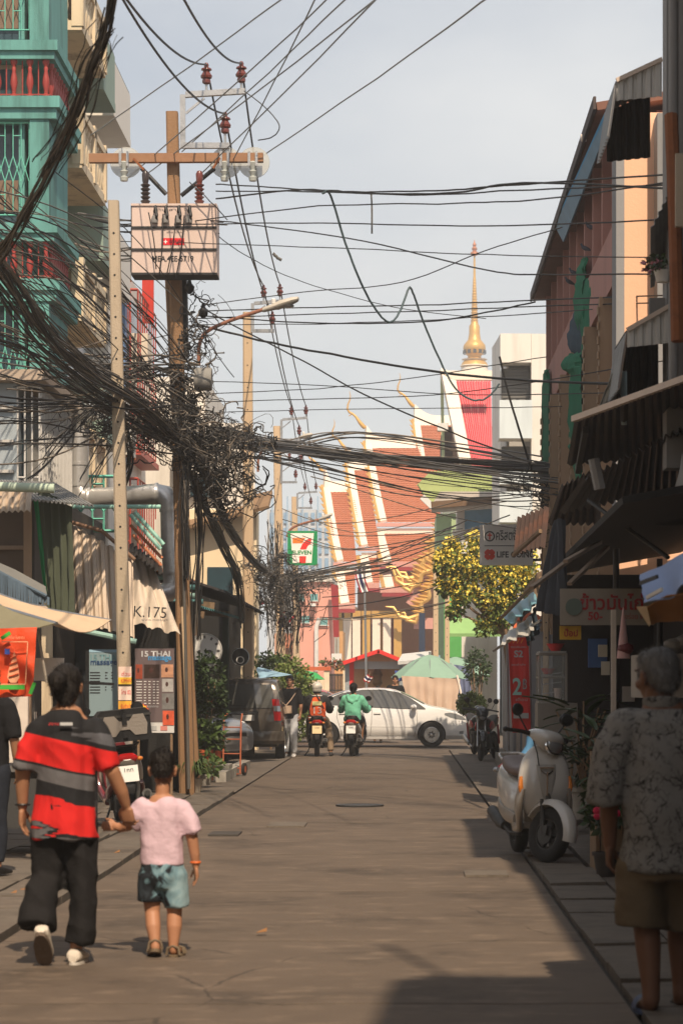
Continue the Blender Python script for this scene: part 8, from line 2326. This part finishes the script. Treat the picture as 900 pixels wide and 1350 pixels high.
o = MB().lathe([(.0,0),(.55,.05),(.3,.25),(0,.32)], 10, Matrix.Translation(at(404,898,72))).build('green_umbrella', M('green umbrella', lin(60,160,90))); tag(o, 'small green sunshade behind the scooter rider on the left', 'umbrella')
# ================================================================== poles and cables
POLEC = M('pale pole concrete', lin(196,170,138), rough=.9, var=.12, streak=True, sc_=9, bump=.3, stain=.35, stain_rgb=lin(130,106,82))  # pale warm concrete with streaked stains
POLEW = M('brown pole', lin(142,110,80), rough=.9, var=.22, streak=True, sc_=10, bump=.4, stain=.5, stain_rgb=lin(92,68,48))
PORC = M('brown porcelain', lin(104,48,40), rough=.25, var=.1, bump=0, coat=.4)
GREYC = M('grey cable', (.10,.092,.082), rough=.6, var=.3, bump=0); SUNC = M('sunlit cable', (.17,.14,.11), rough=.7, var=.3, bump=0)  # grey and tan copies of the black cable stand for sun on wires
DISC = M('milky plastic disc', (.55,.56,.52), rough=.35, alpha=.55, bump=0)

def shaft(t, top, base, w, mat, holes=0):
    """tapering square pole with bolt holes"""
    top = Vector(top); base = Vector(base); rr = []
    for i in range(9):
        v = i/8; c = base*(1-v)+top*v; h = w*(1.12-.24*v)/2; b = h*.28
        rr.append([c+Vector((x,y,0)) for x,y in ((-h+b,-h),(h-b,-h),(h,-h+b),(h,h-b),(h-b,h),(-h+b,h),(-h,h-b),(-h,-h+b))])
    o = MB().rings(rr).build('shaft', mat, t, world=True)
    if holes:
        hm = MB()
        for i in range(holes):
            v = .08+.9*i/holes; c = base*(1-v)+top*v; h = w*(1.12-.24*v)/2
            hm.lathe([(0,-.003),(.014,-.003),(.014,.003),(0,.003)], 8, Matrix.Translation(c+Vector((0,-h-.001,0))) @ Matrix.Rotation(R(90),4,'X'))
        hm.build('bolt_holes', M('hole black', (.01,.01,.01), bump=0), o, world=True, kind='stuff')
    return o

_ins = None
def insulator(t, p, s=1.):
    """brown pin insulator: spindle, two skirts and a grooved head"""
    global _ins
    mb = MB().lathe([(.02*s,-.02*s),(.055*s,0),(.06*s,.03*s),(.05*s,.06*s),(.075*s,.07*s),(.082*s,.10*s),(.05*s,.15*s),(.045*s,.17*s),(.075*s,.18*s),(.07*s,.20*s),(.03*s,.22*s),(.035*s,.25*s),(.02*s,.28*s),(0,.285*s)], 14, Matrix.Translation(p))
    o = mb.build('insulator', PORC, t, world=True)
    MB().tube([p-Vector((0,0,.16*s)), p], .018*s, 6).build('pin', STEEL, o, world=True)
    return o

def bracket(t, px, py, Y, w, h, s=1.):
    """C-shaped steel side bracket that carries three insulators; px,py = top corner at the pole"""
    f = .075*s
    a = at(px,py,Y)
    MB().beam(a, a-Vector((0,0,h)), f, f*.6).build('bracket_upright', STEEL, t, world=True)
    MB().beam(a+Vector((f*.51,0,0)), a+Vector((w,0,.05)), f, f).build('bracket_arm', STEEL, t, world=True); MB().beam(a+Vector((f*.51,0,-h+f/2)), a+Vector((w*.75,0,-h+f/2)), f, f).build('bracket_arm', STEEL, t, world=True)
    MB().beam(a+Vector((f*.6,-.02,-.26*s)), a+Vector((.3*s,-.02,-.05)), .03, .03).build('bracket_stay', STEEL, t, world=True)
    pts = [a+Vector((w*.38,0,.16*s)), a+Vector((w*.94,0,.18*s)), a+Vector((w*.68,0,-h+.22*s))]
    for p in pts: insulator(t, p, s)
    return [p+Vector((0,0,.26*s)) for p in pts]

def lamp_arm(label, pts, Y, head, r=.028):
    t = thing('street_lamp', label, 'street lamp', at(*pts[0],Y))
    MB().tube(smooth_pts([tuple(at(x,y,Y)) for x,y in pts], 5), r, 8).build('arm', M('rusty lamp arm', lin(140,92,70), rough=.7, stain=.4), t, world=True)
    a, b = at(*head[0],Y-.05), at(*head[1],Y-.05); d = b-a; mb = MB(); rr = []
    for q, w, h in ((0,.03,.03),(.06,.06,.04),(.35,.075,.055),(.45,.10,.07),(.8,.11,.06),(.97,.07,.04),(1,.03,.02)):
        c = a+d*q; rr.append([c+Vector((0, w*math.cos(k*math.pi/6), h*math.sin(k*math.pi/6))) for k in range(12)])
    o = mb.rings(rr).build('head', M('lamp housing', lin(186,178,164), rough=.5, stain=.2), t, world=True)
    u = MB(); c = a+d*.65 - Vector((0,0,.045)); u.ball(c, (d.length*.22,.08,.03), 12, 6); u.build('lens', CLEAR, o, world=True)
    MB().lathe([(.03,0),(.035,.06),(.02,.075),(0,.08)], 10, Matrix.Translation(a+d*.3+Vector((0,0,.05)))).build('sensor', WHITE, o, world=True)
YA, YB = 30.4, 33.4
# thin concrete pole with stickers
pa = thing('utility_pole', 'thin pale concrete pole with bolt holes and stickers before the massage boards', 'utility pole', (xx(165,YA),YA,0))
shaft(pa, at(150,265,YA), (xx(168,YA),YA,0), .152, M('grey pole concrete', lin(176,160,138), rough=.9, var=.16, streak=True, sc_=7, bump=.3, stain=.5, stain_rgb=lin(116,98,80)), 26)
for i, (y0, y1, c, w) in enumerate(((879,893,(236,206,190),'pink'),(893,902,(240,196,60),'yellow'),(905,923,(236,212,196),'cream'),(924,938,(238,176,60),'amber'))):
    st = MB().box(xx(158,YA),YA-.128,zz(y1,YA),xx(175,YA),YA-.122,zz(y0,YA)).build('sticker', M(w+' sticker', lin(*c), rough=.5, bump=0), pa, world=True)
text('ด่วน', M('red letters', lin(214,50,60), bump=0), pa, at(166.5,888,YA-.135), width=.11, height=.05); text('KIMHV', M('red letters', lin(214,50,60), bump=0), pa, at(166.5,897.5,YA-.135), width=.13, height=.05); text('โทร 02', M('red letters', lin(214,50,60), bump=0), pa, at(166.5,912,YA-.135), width=.12, height=.06); text('รับจำนำ', M('red letters', lin(214,50,60), bump=0), pa, at(166.5,931,YA-.135), width=.13, height=.06)
# transformer pole and its lower twin
pb = thing('utility_pole', 'tall brown pole carrying the transformer box, crossarm and steel bracket', 'utility pole', (xx(245,YB),YB,0))
shaft(pb, at(227,148,YB), (xx(247,YB),YB,0), .185, POLEW, 0)
MB().beam(at(118,209,YB-.16), at(347,208,YB-.16), .11,.12).build('crossarm', M('timber crossarm', lin(150,112,84), rough=.9, var=.2, stain=.3), pb, world=True)
for a, b in (((187,222),(219,256)),((283,222),(239,258))): MB().tube([at(*a,YB-.2), at(*b,YB-.2)], .03, 8).build('brace', BLACK, pb, world=True)
for a, b in (((176,209),(190,224)),((290,208),(281,222))): MB().beam(at(*a,YB-.24), at(*b,YB-.24), .03,.03).build('brace_end', RUST, pb, world=True)
hv = bracket(pb, 241, 125, YB-.05, .86, .74)
for x in (165, 297, 334):
    p = at(x,212,YB-.1); MB().lathe([(0,-.012),(.215,-.012),(.22,0),(.215,.012),(0,.012)], 28, Matrix.Translation(p+Vector((0,.12,.0))) @ Matrix.Rotation(R(88),4,'X')).build('guard_disc', DISC, pb, world=True)
    MB().lathe([(.05,-.25),(.06,-.2),(.03,-.18),(.06,-.12),(.03,-.10),(.065,0),(.04,.02),(0,.03)], 12, Matrix.Translation(p+Vector((0,-.1,-.05)))).build('fuse_holder', M('grey porcelain', lin(176,180,174), rough=.3, bump=0), pb, world=True)
    for dx in (-.05,.05): MB().beam(p+Vector((dx,-.14,.1)), p+Vector((dx,-.14,-.1)), .035,.02).build('clamp', STEEL, pb, world=True)
MB().beam(at(236,362,YB+.1), at(238,470,YB+.1), .22,.2).build('steel_post', M('dark post', (.03,.03,.032), rough=.6), pb, world=True)
pc = thing('utility_pole', 'shorter brown pole standing right beside the transformer pole', 'utility pole', (xx(255,YB+.7),YB+.7,0))
shaft(pc, at(223,368,YB+.5), (xx(258,YB+.7),YB+.7,0), .125, POLEW, 0)
MB().tube([at(241,700,YB-.3), at(249,1040,YB-.25)], .025, 8).build('conduit', GREYC, pc, world=True); MB().tube([at(240,800,YB-.3), at(250,1040,YB-.2)], .018, 8).build('conduit', POLEC, pc, world=True)
def transformer():
    Y = YB-.55; t = thing('transformer', 'pinkish grey transformer box with a red label on the tall brown pole', 'transformer', at(229,365,Y))
    BX = M('transformer paint', lin(206,184,172), rough=.6, var=.04, stain=.2, stain_rgb=lin(150,120,104), streak=True); DB = M('dark band', (.03,.028,.028), bump=0)
    for y0, y1 in ((271,298.6),(301.4,327.6),(330.4,359.5)):
        MB().box(xx(174,Y),Y,zz(y1,Y),xx(285,Y),Y+.42,zz(y0,Y)).build('cabinet', BX, t, world=True)
    for y in (270,300,329,361): MB().box(xx(173,Y),Y-.02,zz(y+1.4,Y),xx(286,Y),Y+.43,zz(y-1.4,Y)).build('band', DB if y > 280 else BX, t, world=True)
    MB().box(xx(174,Y)-.012,Y-.01,zz(360,Y),xx(174,Y)-.001,Y+.42,zz(270,Y)).build('edge', DB, t, world=True); MB().box(xx(285,Y)+.001,Y-.01,zz(360,Y),xx(285,Y)+.012,Y+.42,zz(270,Y)).build('edge', BX, t, world=True)
    for x, y in ((192,268),(263,268)):
        p = at(x,y,Y+.2); pr = [(.05,0)]
        for k in range(5): pr += [(.07,.03+k*.055),(.035,.05+k*.055)]
        pr += [(.045,.31),(.05,.40),(.03,.44),(0,.45)]
        MB().lathe(pr, 14, Matrix.Translation(p)).build('bushing', PORC if x > 200 else M('dark bushing', (.04,.03,.03), rough=.3, bump=0), t, world=True)
    for x in (204,218,235,249):
        MB().tube([at(x,280,Y-.02), at(x+1,272,Y-.08), at(x+3,284,Y-.1), at(x+1,292,Y-.04)], .02, 8).build('terminal', BLACK, t, world=True); MB().lathe([(.045,0),(.05,.05),(.03,.1),(0,.11)], 10, Matrix.Translation(at(x,294,Y-.04))).build('terminal_cap', M('grey cap', (.2,.19,.18)), t, world=True)
    MB().box(xx(214,Y),Y-.006,zz(323,Y),xx(243,Y),Y-.001,zz(314,Y)).build('red_label', M('label red', lin(214,26,40), bump=0), t, world=True)
    text('+', WHITE, t, at(218.5,318.5,Y-.009), width=.05, height=.05, bold=.03); text('เจริญชัย', INK, t, at(232,318.5,Y-.009), width=.18, height=.06, bold=.02)
    text('MEA.4EE-5719', INK, t, at(228,341,Y-.005), width=.56, height=.08, bold=.02); text('ฝาง  ตาก', INK, t, at(230,306,Y-.005), width=.2, height=.03)
    text('เดิน สาย ไฟ', M('grey print', (.12,.11,.11)), t, at(228,276,Y-.005), width=.5, height=.04)
transformer()
lamp_arm('street lamp on a rusty bent arm reaching right from the brown poles', [(262,482),(263,455),(272,438),(300,424),(350,407)], 36, [(346,409),(394,394)])
def far_pole(label, x, ytop, Y, w, bx=None):
    t = thing('utility_pole', label, 'utility pole', (xx(bx or x,Y),Y,0)); shaft(t, at(x,ytop,Y), (xx(bx or x,Y),Y,0), w, POLEC, 18); return t
p2 = far_pole('pale square concrete pole with a steel bracket left of the shop sign', 326.5, 412, 51.7, .22, 328); hv2 = bracket(p2, 333, 400, 51.6, .62, .62, .9)
p3 = far_pole('second pale concrete pole further down the left side', 365, 562, 70, .24, 372); hv3 = bracket(p3, 371, 553, 69.9, .75, .62, .9); hv3b = bracket(p3, 371, 612, 69.9, .6, .55, .8)
p4 = far_pole('third pale concrete pole, almost hidden behind the shop sign', 388, 655, 92, .24, 392); hv4 = bracket(p4, 392, 650, 91.9, .75, .6, .9)
far_pole('slim concrete post at the junction left of the yellow tree', 574, 735, 72, .16); far_pole('darker slim post right of the junction by the yellow tree', 589, 742, 68, .14)
far_pole('thin pole rising between the balconies and the bundle on the right', 719, 612, 44, .1)
lamp_arm('small street lamp on the second far pole above the shop sign', [(378,708),(384,697),(400,690),(424,684)], 70, [(420,685),(438,678)], .035)
lamp_arm('short bent street lamp beside the top of the second far pole', [(340,622),(341,604),(348,592),(362,587)], 60, [(395,577),(412,573)], .03)
for i in range(4):
    o = MB().lathe([(.03,-.06),(.06,-.03),(.04,0),(.06,.03),(.03,.06)], 10, Matrix.Translation(at(341+i*5,655,58)) @ AX).build('spool_insulator', PORC); tag(o, 'brown spool insulator beside the pale poles, %s in its row of four' % ('leftmost','second','third','rightmost')[i], 'insulator', 'row of spool insulators')

def catenary(a, b, sag, n=18):
    a, b = Vector(a), Vector(b); return [a*(1-i/n)+b*(i/n) - Vector((0,0,sag*4*(i/n)*(1-i/n))) for i in range(n+1)]
def cable(label, pts, r=.011, mat=CABLE, group='overhead cables crossing the street', n=6, name='overhead_cable'):
    """pts: (px, py, depth) along the cable"""
    w = smooth_pts([tuple(at(*p)) for p in pts], 7)
    w = [Vector(p) + Vector((0, 0, .012*mnoise.noise(Vector((i*.5, pts[0][1], 0))))) for i, p in enumerate(w)]
    o = MB().tube(w, r, n).build(name, mat); return tag(o, label, 'cable', group)
# high-voltage lines
LV = 'high voltage lines from pole to pole'
prev = [(105,-95,17),(200,-90,17),(140,-40,19)]
for i, nm in enumerate(('left','right','lower')):
    o = MB().tube(catenary(at(*prev[i]), hv[i], .25), .013, 6).build('power_line', CABLE); tag(o, 'black line coming from overhead to the %s insulator of the transformer pole' % nm, 'cable', LV)
    for a, b, l, k in ((hv,hv2,'between the transformer pole and the next pole',.45),(hv2,hv3,'between the second and third poles',.3),(hv3,hv4,'between the third and fourth poles',.3)):
        o = MB().tube(catenary(a[i], b[i], k), .014, 6).build('power_line', CABLE); tag(o, 'black line from %s insulator %s' % (nm, l), 'cable', LV)
# grey diagonals high up
for i, (a, b) in enumerate((((120,178,35),(385,-12,24)),((165,238,35),(446,-14,23)),((240,200,35),(470,-16,22)),((190,232,35),(500,-5,22)),((262,232,34),(508,-14,21)),((346,206,34),(650,-8,20)),((300,225,34),(420,-10,23)))):
    cable('thin slanting line in the upper sky, %s from left at the frame top' % ('first','third','fourth','fifth','sixth','last','second')[i], [(a[0],a[1],a[2]),((a[0]+b[0])/2,(a[1]+b[1])/2+3,(a[2]+b[2])/2),b], .0085, M('pale grey cable', (.22,.22,.215), rough=.6, bump=0), 'thin lines slanting across the upper sky')
X_ = [
 ('uppermost wire crossing to the pink building, rippled at its middle', [(285,243,33),(360,247,31),(430,252,29),(560,252,27),(650,246,26),(760,238,24.5),(910,228,22)], .012),
 ('wire crossing just under the uppermost one', [(285,252,33),(420,253,30),(560,257,28),(700,250,26),(910,243,22)], .011),
 ('thick dark wire crossing at the height of the big loop', [(285,262,33),(400,250,31),(480,255,29),(600,254,27),(690,241,25),(910,250,22)], .014),
 ('wire dipping below the thick one over the street', [(250,292,33),(420,272,30),(600,268,27),(720,262,25),(910,236,22)], .010),
 ('long wire passing in front of the transformer label', [(120,300,34),(250,296,32.6),(420,294,30),(640,298,27),(910,288,22)], .010),
 ('wire falling gently right from the transformer box', [(270,290,33),(330,296,32),(480,318,30),(640,356,27),(720,362,26),(910,360,23)], .011),
 ('thin wire across mid sky to the gold spire tip', [(150,318,34),(300,322,32),(470,328,30),(640,336,28),(910,340,24)], .008),
 ('thin wire rising right to the pink roof corner', [(270,402,40),(400,385,40),(530,372,38),(640,330,36),(740,300,34)], .010),
 ('wire at spire height, slack toward the right', [(268,410,40),(420,405,38),(560,402,36),(700,396,34),(910,388,28)], .012),
 ('dark wire under the spire-height one', [(255,420,40),(420,414,38),(560,410,36),(700,404,34),(910,398,28)], .011),
 ('twisted dark wire ending at the small box on the pink eave', [(260,416,40),(420,426,38),(560,424,36),(640,412,35),(705,398,34)], .014),
 ('lower thin wire over the street at lamp height', [(255,428,40),(420,427,38),(600,420,36),(780,408,30)], .009),
 ('thick twisted cable sloping down right past the red roof', [(262,428,38),(340,448,38),(420,464,37),(560,488,35),(700,502,33),(910,508,28)], .022),
 ('long cable sagging down to the balcony block on the right', [(268,405,38),(300,425,38),(400,476,37),(480,520,36),(600,572,34),(700,610,33)], .014),
 ('thin level wire above the temple finials', [(250,502,40),(420,508,38),(600,520,36),(800,518,30)], .009),
 ('thin wire just below the level one', [(250,520,40),(420,512,39),(560,496,38),(720,470,36)], .009),
 ('faint wire at the temple ridge height', [(250,545,45),(420,540,43),(600,538,41),(740,536,38)], .009),
 ('wire running low across the white bargeboard', [(250,530,40),(420,526,38),(600,518,36),(910,470,28)], .009),
 ('wire falling from the transformer across to the lamp pole', [(285,310,33),(330,340,36),(400,372,40),(520,405,42),(640,420,40)], .008),
]
for l, pts, r in X_: cable(l, pts, r*.82)
cable('long slack cable hanging in a loop across the middle of the sky', [(425,256,29),(432,252,29),(440,270,29.2),(455,320,29.4),(478,378,29.6),(498,412,29.8),(514,425,30),(526,412,30.2),(534,392,30.4),(540,379,30.5),(547,394,30.6),(560,430,30.8),(582,480,31),(600,512,31),(622,527,31),(642,524,31),(658,506,31)], .014, M('green grey cable', lin(70,86,90), rough=.6, bump=0), 'loose cables')
cable('short end of wire hanging down from the crossing wires', [(489,252,29),(490,275,29),(490,308,29)], .012, GREYC, 'loose cables')
cable('cable hanging down across the balconies on the right', [(658,470,40),(670,520,40),(685,570,40),(700,620,40)], .02, CABLE, 'loose cables')
cable('loop of wire beside the transformer bracket', [(322,120,33.2),(350,142,33.1),(368,165,33),(360,180,33),(340,185,33)], .008, CABLE, 'loose cables')
for i, (x0, y0, x1, y1) in enumerate(((196,280,206,355),(215,282,210,362),(232,284,220,362),(243,284,232,366),(250,240,300,290))):
    cable('thin drop wire down the transformer front, %s' % ('leftmost','second from left','third from left','fourth from left','slanting off past its right corner')[i], [(x0,y0,YB-.7),((x0+x1)/2+2,(y0+y1)/2,YB-.72),(x1,y1,YB-.66)], .008, CABLE, 'drop wires on the transformer')
cable('scrap of kite caught on the power line', [(360,334,44),(366,340,44),(371,343,44)], .03, GREYC, 'scraps', name='kite_scrap')
# ---- tangles: nobody could count these
def strands(label, paths, name='cable_tangle', seed=1):
    """paths: (list of (px,py,Y), count, spread m, radius, wiggle frequency)"""
    rnd = random.Random(seed); mb = MB(); mi = []
    for pts, n, spread, r, fr in paths:
        base = [Vector(q) for q in smooth_pts([tuple(at(*p)) for p in pts], 6)]
        for k in range(n):
            o = Vector((rnd.gauss(0,1), rnd.gauss(0,1), rnd.gauss(0,1)))*spread*.55; sd = rnd.random()*100; amp = spread*rnd.uniform(.3,1.1)
            i0 = rnd.randint(0, len(base)//4) if rnd.random() < .35 else 0; i1 = len(base) - (rnd.randint(0, len(base)//4) if rnd.random() < .35 else 0)
            w = []
            for i in range(i0, i1):
                nv = mnoise.noise_vector(Vector((i*fr*.16, sd, 0)))
                w.append(base[i] + o + nv*amp)
            if len(w) < 3: continue
            f0 = len(mb.f); mb.tube(w, r*rnd.uniform(.6,1.5), 4, False); mi += [rnd.choice((0,0,0,1,1,2))]*(len(mb.f)-f0)
    o = mb.build(name, CABLE, kind='stuff', sharp=180)
    o.data.materials.append(GREYC); o.data.materials.append(SUNC)
    o.data.polygons.foreach_set('material_index', mi)
    return tag(o, label, 'cables')
def knots(label, blobs, name='cable_tangle', seed=1):
    """coils and loose loops balled up: (px,py,Y,rx,rz,count,loop size)"""
    rnd = random.Random(seed); mb = MB(); mi = []
    for px, py, Y, rx, rz, n, ls in blobs:
        c0 = at(px, py, Y)
        for k in range(n):
            c = c0 + Vector((rnd.gauss(0,.5)*rx, rnd.gauss(0,.3)*rx, rnd.gauss(0,.5)*rz)); a = Vector((rnd.gauss(0,1),rnd.gauss(0,.6),rnd.gauss(0,1))).normalized(); b = a.orthogonal().normalized(); b = Matrix.Rotation(rnd.random()*6.28,3,a) @ b
            s = ls*rnd.uniform(.4,2.2); arc = rnd.uniform(1.2,4.5); sd = rnd.random()*90; m = 14; w = []
            for i in range(m+1):
                q = arc*i/m; w.append(c + (a*math.cos(q)*s + b*math.sin(q)*s*rnd.uniform(.9,1.05)) + mnoise.noise_vector(Vector((i*.35,sd,1)))*s*.55 - Vector((0,0,.25*s*i/m)))
            f0 = len(mb.f); mb.tube(w, rnd.choice((.004,.005,.006,.008,.011)), 4, False); mi += [rnd.choice((0,0,0,1,1,2))]*(len(mb.f)-f0)
    o = mb.build(name, CABLE, kind='stuff', sharp=180); o.data.materials.append(GREYC); o.data.materials.append(SUNC); o.data.polygons.foreach_set('material_index', mi)
    return tag(o, label, 'cables')
strands('thick sagging bundle of black cables sweeping from the left edge to the poles', [
 ([(-40,300,24),(20,380,25.5),(60,440,27),(120,492,29),(180,530,31),(225,570,32.6),(262,600,33)], 40, .12, .0085, 1.0),
 ([(-40,430,25),(30,455,27),(90,500,29),(160,545,31),(220,580,32.6)], 16, .13, .0085, 1.0),
 ([(-30,345,27),(60,420,29),(150,500,31),(240,560,32.8)], 16, .26, .008, .7)], 'cable_bundle', 3)
strands('loose fan of thin wires between the teal house and the poles', [
 ([(-30,250,30),(60,330,31),(140,420,32),(215,520,33)], 16, .5, .008, .5), ([(-30,330,29),(80,360,31),(170,440,32.4),(235,520,33)], 18, .5, .008, .5),
 ([(-30,500,28),(80,520,30),(160,520,32),(235,560,33)], 18, .45, .008, .6), ([(-30,560,28),(70,560,30),(150,545,32),(235,575,33)], 14, .5, .008, .6),
 ([(30,620,30),(90,560,31),(160,500,32.4),(230,470,33)], 10, .35, .008, .6), ([(100,290,34),(160,300,33.6),(220,296,33),(286,300,33)], 8, .12, .009, .5),
 ([(100,318,34),(150,336,33.5),(200,330,33)], 5, .15, .012, .5), ([(110,480,33),(160,490,33),(210,482,33),(262,492,33.4)], 9, .15, .01, .6),
 ([(120,650,32),(180,560,32.6),(235,500,33)], 6, .3, .008, .7)], 'loose_wires', 4)
strands('bundle of cables crossing the street in front of the temple', [
 ([(245,585,33),(300,572,38),(340,582,44),(420,596,48),(520,606,49),(640,614,46),(790,622,40)], 34, .11, .012, .8),
 ([(300,578,38),(420,590,46),(560,612,47),(780,640,40)], 16, .26, .010, .5), ([(330,590,44),(430,612,48),(560,645,49),(660,655,46),(740,650,42)], 8, .45, .009, .4),
 ([(360,600,46),(460,575,48),(600,590,48),(730,610,42)], 8, .30, .010, .4), ([(380,770,60),(480,752,58),(560,725,56),(640,690,52)], 6, .3, .010, .4),
 ([(380,690,60),(450,712,58),(540,706,55),(640,690,50)], 6, .4, .009, .4), ([(380,800,60),(450,800,62),(560,782,60),(640,760,56)], 5, .5, .009, .4)], 'cable_bundle', 5)
strands('heavy cable runs dropping from the tangle down to the second pole', [
 ([(262,610,34),(282,650,37),(300,692,40),(330,735,46),(358,758,54),(372,768,60)], 22, .07, .012, 1.), ([(255,625,34),(272,672,37),(295,722,40),(312,760,44),(318,820,46)], 14, .10, .012, 1.),
 ([(255,640,33.4),(262,700,34),(258,760,34),(256,840,34)], 8, .08, .012, 1.), ([(255,520,33.6),(248,590,33.2),(244,660,33),(246,760,33)], 20, .08, .009, 1.2), ([(160,540,33.6),(170,600,33.8),(158,640,34)], 8, .1, .012, 1.2),
 ([(370,765,60),(400,762,62),(440,752,64),(520,742,62)], 14, .16, .012, .6)], 'cable_bundle', 6)
knots('dense black knot of coiled cables round the brown poles', [
 (262,575,33.2,.46,.42,190,.13),(290,600,35,.52,.40,190,.14),(285,645,35,.40,.42,130,.15),(245,520,33.2,.28,.5,90,.13),(150,560,32,.45,.22,70,.13),(212,560,32.6,.45,.26,100,.13),(258,450,33.4,.24,.6,70,.12),(316,575,38,.5,.12,60,.10)], seed=8)
knots('second knot of hanging cables round the far poles by the shop sign', [
 (352,772,55,.55,.35,90,.22),(375,790,60,.45,.5,110,.26),(385,768,60,.9,.2,90,.22),(362,745,56,.5,.3,60,.2),(340,750,50,.3,.3,40,.15)], seed=9)
strands('long loops of cable hanging down the far poles by the shop sign', [
 ([(345,760,56),(352,800,56),(350,840,56)], 16, .25, .008, 1.2), ([(372,765,60),(376,810,60),(372,860,60)], 30, .22, .009, 1.), ([(388,765,60),(392,800,60),(388,850,60)], 16, .22, .008, 1.2), ([(360,690,60),(362,730,60),(366,775,60)], 20, .18, .009, 1.), ([(402,762,61),(406,790,61),(400,815,61)], 8, .3, .007, 1.4)], 'hanging_cables', 14)
knots('loose coil of cable hanging on the thin right-hand pole', [(716,668,43.5,.22,.25,26,.20),(700,630,43.5,.3,.12,24,.12)], 'cable_coil', 10)
strands('thick ragged black cable bundle hanging close overhead at top left', [
 ([(156,-60,15.5),(146,0,15.7),(134,50,15.9),(112,110,16.2),(84,180,16.6),(50,250,17),(10,320,17.4),(-30,370,17.8)], 20, .038, .005, 1.2),
 ([(140,40,15.9),(120,80,16),(100,150,16.3),(60,220,16.8)], 18, .08, .0035, 1.6)], 'cable_bundle', 12)
for i, (x, y, Y) in enumerate(((268,410,33.2),(250,378,33.3))):
    o = MB().lathe([(.02,-.1),(.06,-.06),(.07,.0),(.03,.05),(.02,.1)], 8, Matrix.Translation(at(x,y,Y))).build('cable_clamp', BLACK); tag(o, ('black cable clamp above the rusty lamp arm','black cable clamp just under the transformer box')[i], 'clamp')
o = MB().lathe([(.15,-.12),(.16,-.1),(.16,.1),(.15,.12),(0,.12)], 14, Matrix.Translation(at(268,500,33.2)) @ AX).build('meter_drum', M('grey drum', (.25,.24,.22), stain=.3)); tag(o, 'round grey fitting on the brown pole beside the lamp arm', 'fitting')
# ------------------------------------------------------------------ the air: warm city haze over the whole street
hz = MB().box(-125, -75, -1.1, 125, 305, 52.0).build('haze', None, kind='stuff', flat=True)
hm = bpy.data.materials.new('haze'); hm.use_nodes = True; hn = hm.node_tree
hn.nodes.remove(hn.nodes['Principled BSDF'])
pv = hn.nodes.new('ShaderNodeVolumePrincipled')
pv.inputs['Color'].default_value = (.98, .965, .945, 1); pv.inputs['Density'].default_value = .0019; pv.inputs['Anisotropy'].default_value = .3
hn.links.new(pv.outputs[0], hn.nodes['Material Output'].inputs['Volume'])
hz.data.materials.append(hm)
